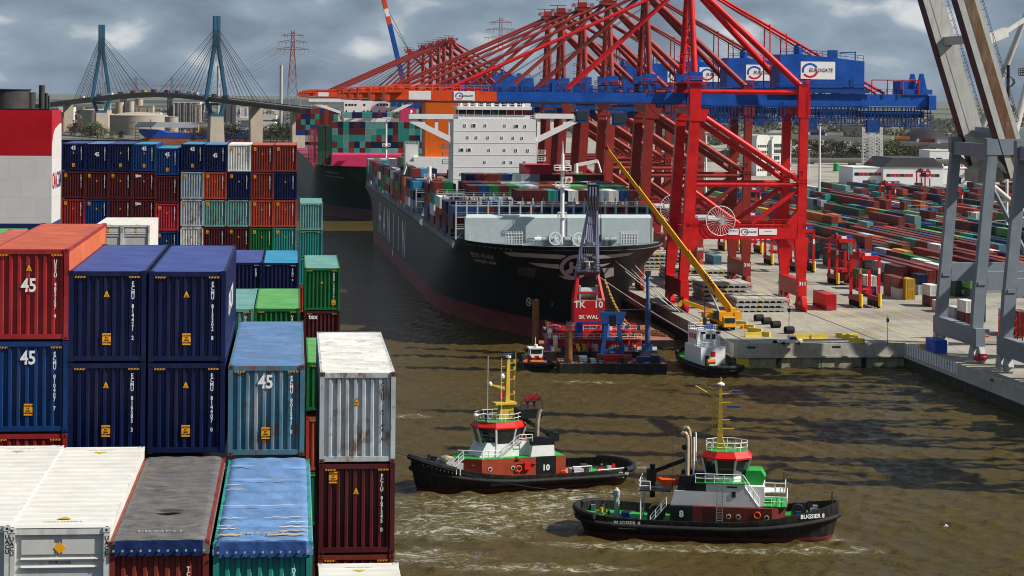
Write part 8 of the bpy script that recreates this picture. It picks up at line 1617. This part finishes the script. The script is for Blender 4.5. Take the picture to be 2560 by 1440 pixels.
TP = [(205, 342, 2420, 15, 1), (225, 344, 2400, 18, 0), (243, 346, 2390, 19, 2), (258, 345, 2400, 13, 0), (186, 340, 2500, 14, 1), (280, 352, 2380, 9, 2), (300, 352, 2400, 10, 0), (560, 352, 2330, 20, 1), (588, 354, 2335, 18, 1), (612, 356, 2330, 15, 0), (676, 352, 2350, 17, 0), (692, 350, 2345, 20, 2), (706, 353, 2360, 16, 0), (722, 352, 2340, 19, 2), (736, 354, 2350, 15, 2), (660, 352, 2370, 13, 1), (500, 357, 2325, 14, 3), (482, 357, 2325, 10, 3)]
for i, (px, py, Y, h_, mi) in enumerate(TP):
    P = at_y(px, py, Y); P.z = 2.5; tree(P, h_, i, LF[mi], 'bushy %s tree, %s from the left on the far bank' % (['olive', 'brownish', 'fresh green', 'bare grey'][mi], ORD[sorted(x[0] for x in TP).index(px)]), 'trees on the far bank')
TP2 = [(1995, 1), (2015, 3), (2036, 1), (2058, 0), (2078, 1), (2098, 3), (2118, 2), (2140, 1), (2158, 0), (2200, 2), (2218, 2), (2238, 0), (2262, 3), (2286, 1), (2308, 1)]
for i, (px, mi) in enumerate(TP2):
    P = at_y(px, 396, 1690 + (i * 37) % 60); P.z = ZQ; tree(P, 12 + (i * 7) % 6, i + 1, LF[mi], '%s tree, %s from the left in the wood under the viaduct' % (['olive', 'brownish', 'fresh green', 'bare grey'][mi], ORD[i]), 'trees under the motorway viaduct')
def wood():
    r = random.Random(9); mb = MB()
    for i in range(24000):
        z_ = i % 4
        if z_ == 0: X, Y, h_ = r.uniform(100, 560), r.uniform(1740, 1900), 7.5
        elif z_ == 1: X, Y, h_ = r.uniform(-1400, 1500), r.uniform(2950, 3400), 14
        elif z_ == 2: X, Y, h_ = r.uniform(-1700, 1900), r.uniform(3900, 4600), 18
        else: X, Y, h_ = r.uniform(100, 900), r.uniform(2260, 2500), 15
        if z_ == 3 and 380 < X < 470: continue
        k_ = .7 + .5 * math.sin(X * .031) * math.sin(X * .0123 + 1) + .2 * math.sin(X * .17); p = Vector((X, Y, 3 + h_ * k_ * r.random() ** .6)); s_ = (1.2 + r.random() * 1.4) * (1.7 if z_ == 2 else 1.3 if z_ == 1 else 1); u = Vector((r.gauss(0, 1), r.gauss(0, .4), r.gauss(0, 1))).normalized(); v = u.orthogonal().normalized()
        mb.add([p + u * s_, p + v * s_, p - u * s_, p - v * s_], [(0, 1, 2, 3)], r.choice([0, 1, 1, 2, 3, 3]))
    WDM = [mat('wood_%d' % i, c, .9, var=.3, scale=.1) for i, c in enumerate(((.034, .034, .017), (.026, .021, .014), (.036, .042, .016), (.018, .017, .014)))]
    o = mb.obj('woodland', WDM); tag(o, 'distant bare spring woodland behind the port', 'woodland', kind='stuff')
wood()
# low skyline
HM = mat('hill_far', (.05, .06, .05), .9, var=.4, scale=.004)
for Y, h_, sd in ((5200, 9, 1), (7600, 15, 2), (10500, 26, 3)):
    r = random.Random(sd); rows = []; x = -5200
    while x < 5200: rows.append([(x * Y / 5200, Y, 3), (x * Y / 5200, Y + 60, 3 + h_ * (.45 + .3 * math.sin(x * .0021 + sd) + .2 * math.sin(x * .0083 + sd * 2) + .1 * r.random())), (x * Y / 5200, Y + 900, 3)]); x += 45
    m = MB(); m.grid(rows); tag(m.obj('hills', HM), 'low wooded ridge on the horizon', kind='structure')
rb = random.Random(14)
FB = MB()
for i in range(420):
    X, Y = rb.uniform(-1700, 2100), rb.uniform(2700, 5600); w, h_ = rb.uniform(10, 60), rb.uniform(5, 18); FB.box(X, X + w, Y, Y + rb.uniform(10, 30), 3, 3 + h_, rb.randrange(4))
tag(FB.obj('far_town', [PWH, BED, BEI, mat('far_brick', (.2, .09, .06), .8)]), 'scattered distant sheds and houses of the port town', 'buildings', kind='stuff')
# ------------------------------------------------------------------ gull, haze
gl = empty('seagull', at_y(2366, 1316, 262), 0, 'white seagull flying low over the water at right', 'seagull')
prt(gl, 'body', flat('gull_white', (.75, .75, .75)), lambda b: (b.tube((-.2, 0, 0), (.12, 0, .02), .07, 8, .09), b.tube((.12, 0, .02), (.28, 0, .05), .06, 8, .02), b.tube((-.2, 0, 0), (-.36, 0, 0), .06, 6, .02)))
for sd in (-1, 1): prt(gl, 'wing', flat('gull_grey', (.6, .61, .63)), lambda b: (b.prism([(-.06, 0), (.1, 0), (.06, .35), (-.04, .35)], .04, .06, 'z') if 0 else b.add([(-.07, sd * .05, .05), (.1, sd * .05, .05), (.08, sd * .4, .22), (-.05, sd * .4, .22), (.0, sd * .75, .12), (-.07, sd * .72, .12)], [(0, 1, 2, 3), (3, 2, 4, 5)])))
def haze(density):
    m = bpy.data.materials.new('haze'); m.use_nodes = True; n, l = m.node_tree.nodes, m.node_tree.links; n.clear(); v = N(n, 'ShaderNodeVolumePrincipled'); v.inputs['Color'].default_value = (.8, .88, 1, 1); v.inputs['Density'].default_value = density; v.inputs['Anisotropy'].default_value = .3; o = N(n, 'ShaderNodeOutputMaterial'); l.new(v.outputs[0], o.inputs['Volume'])
    b = MB(); b.box(-13000, 13000, -400, 13000, -4, 240); ob = b.obj('haze', m); tag(ob, 'thin bluish air haze over the harbour', 'haze', kind='stuff')
HAZE = 1.1e-5
if HAZE: haze(HAZE)
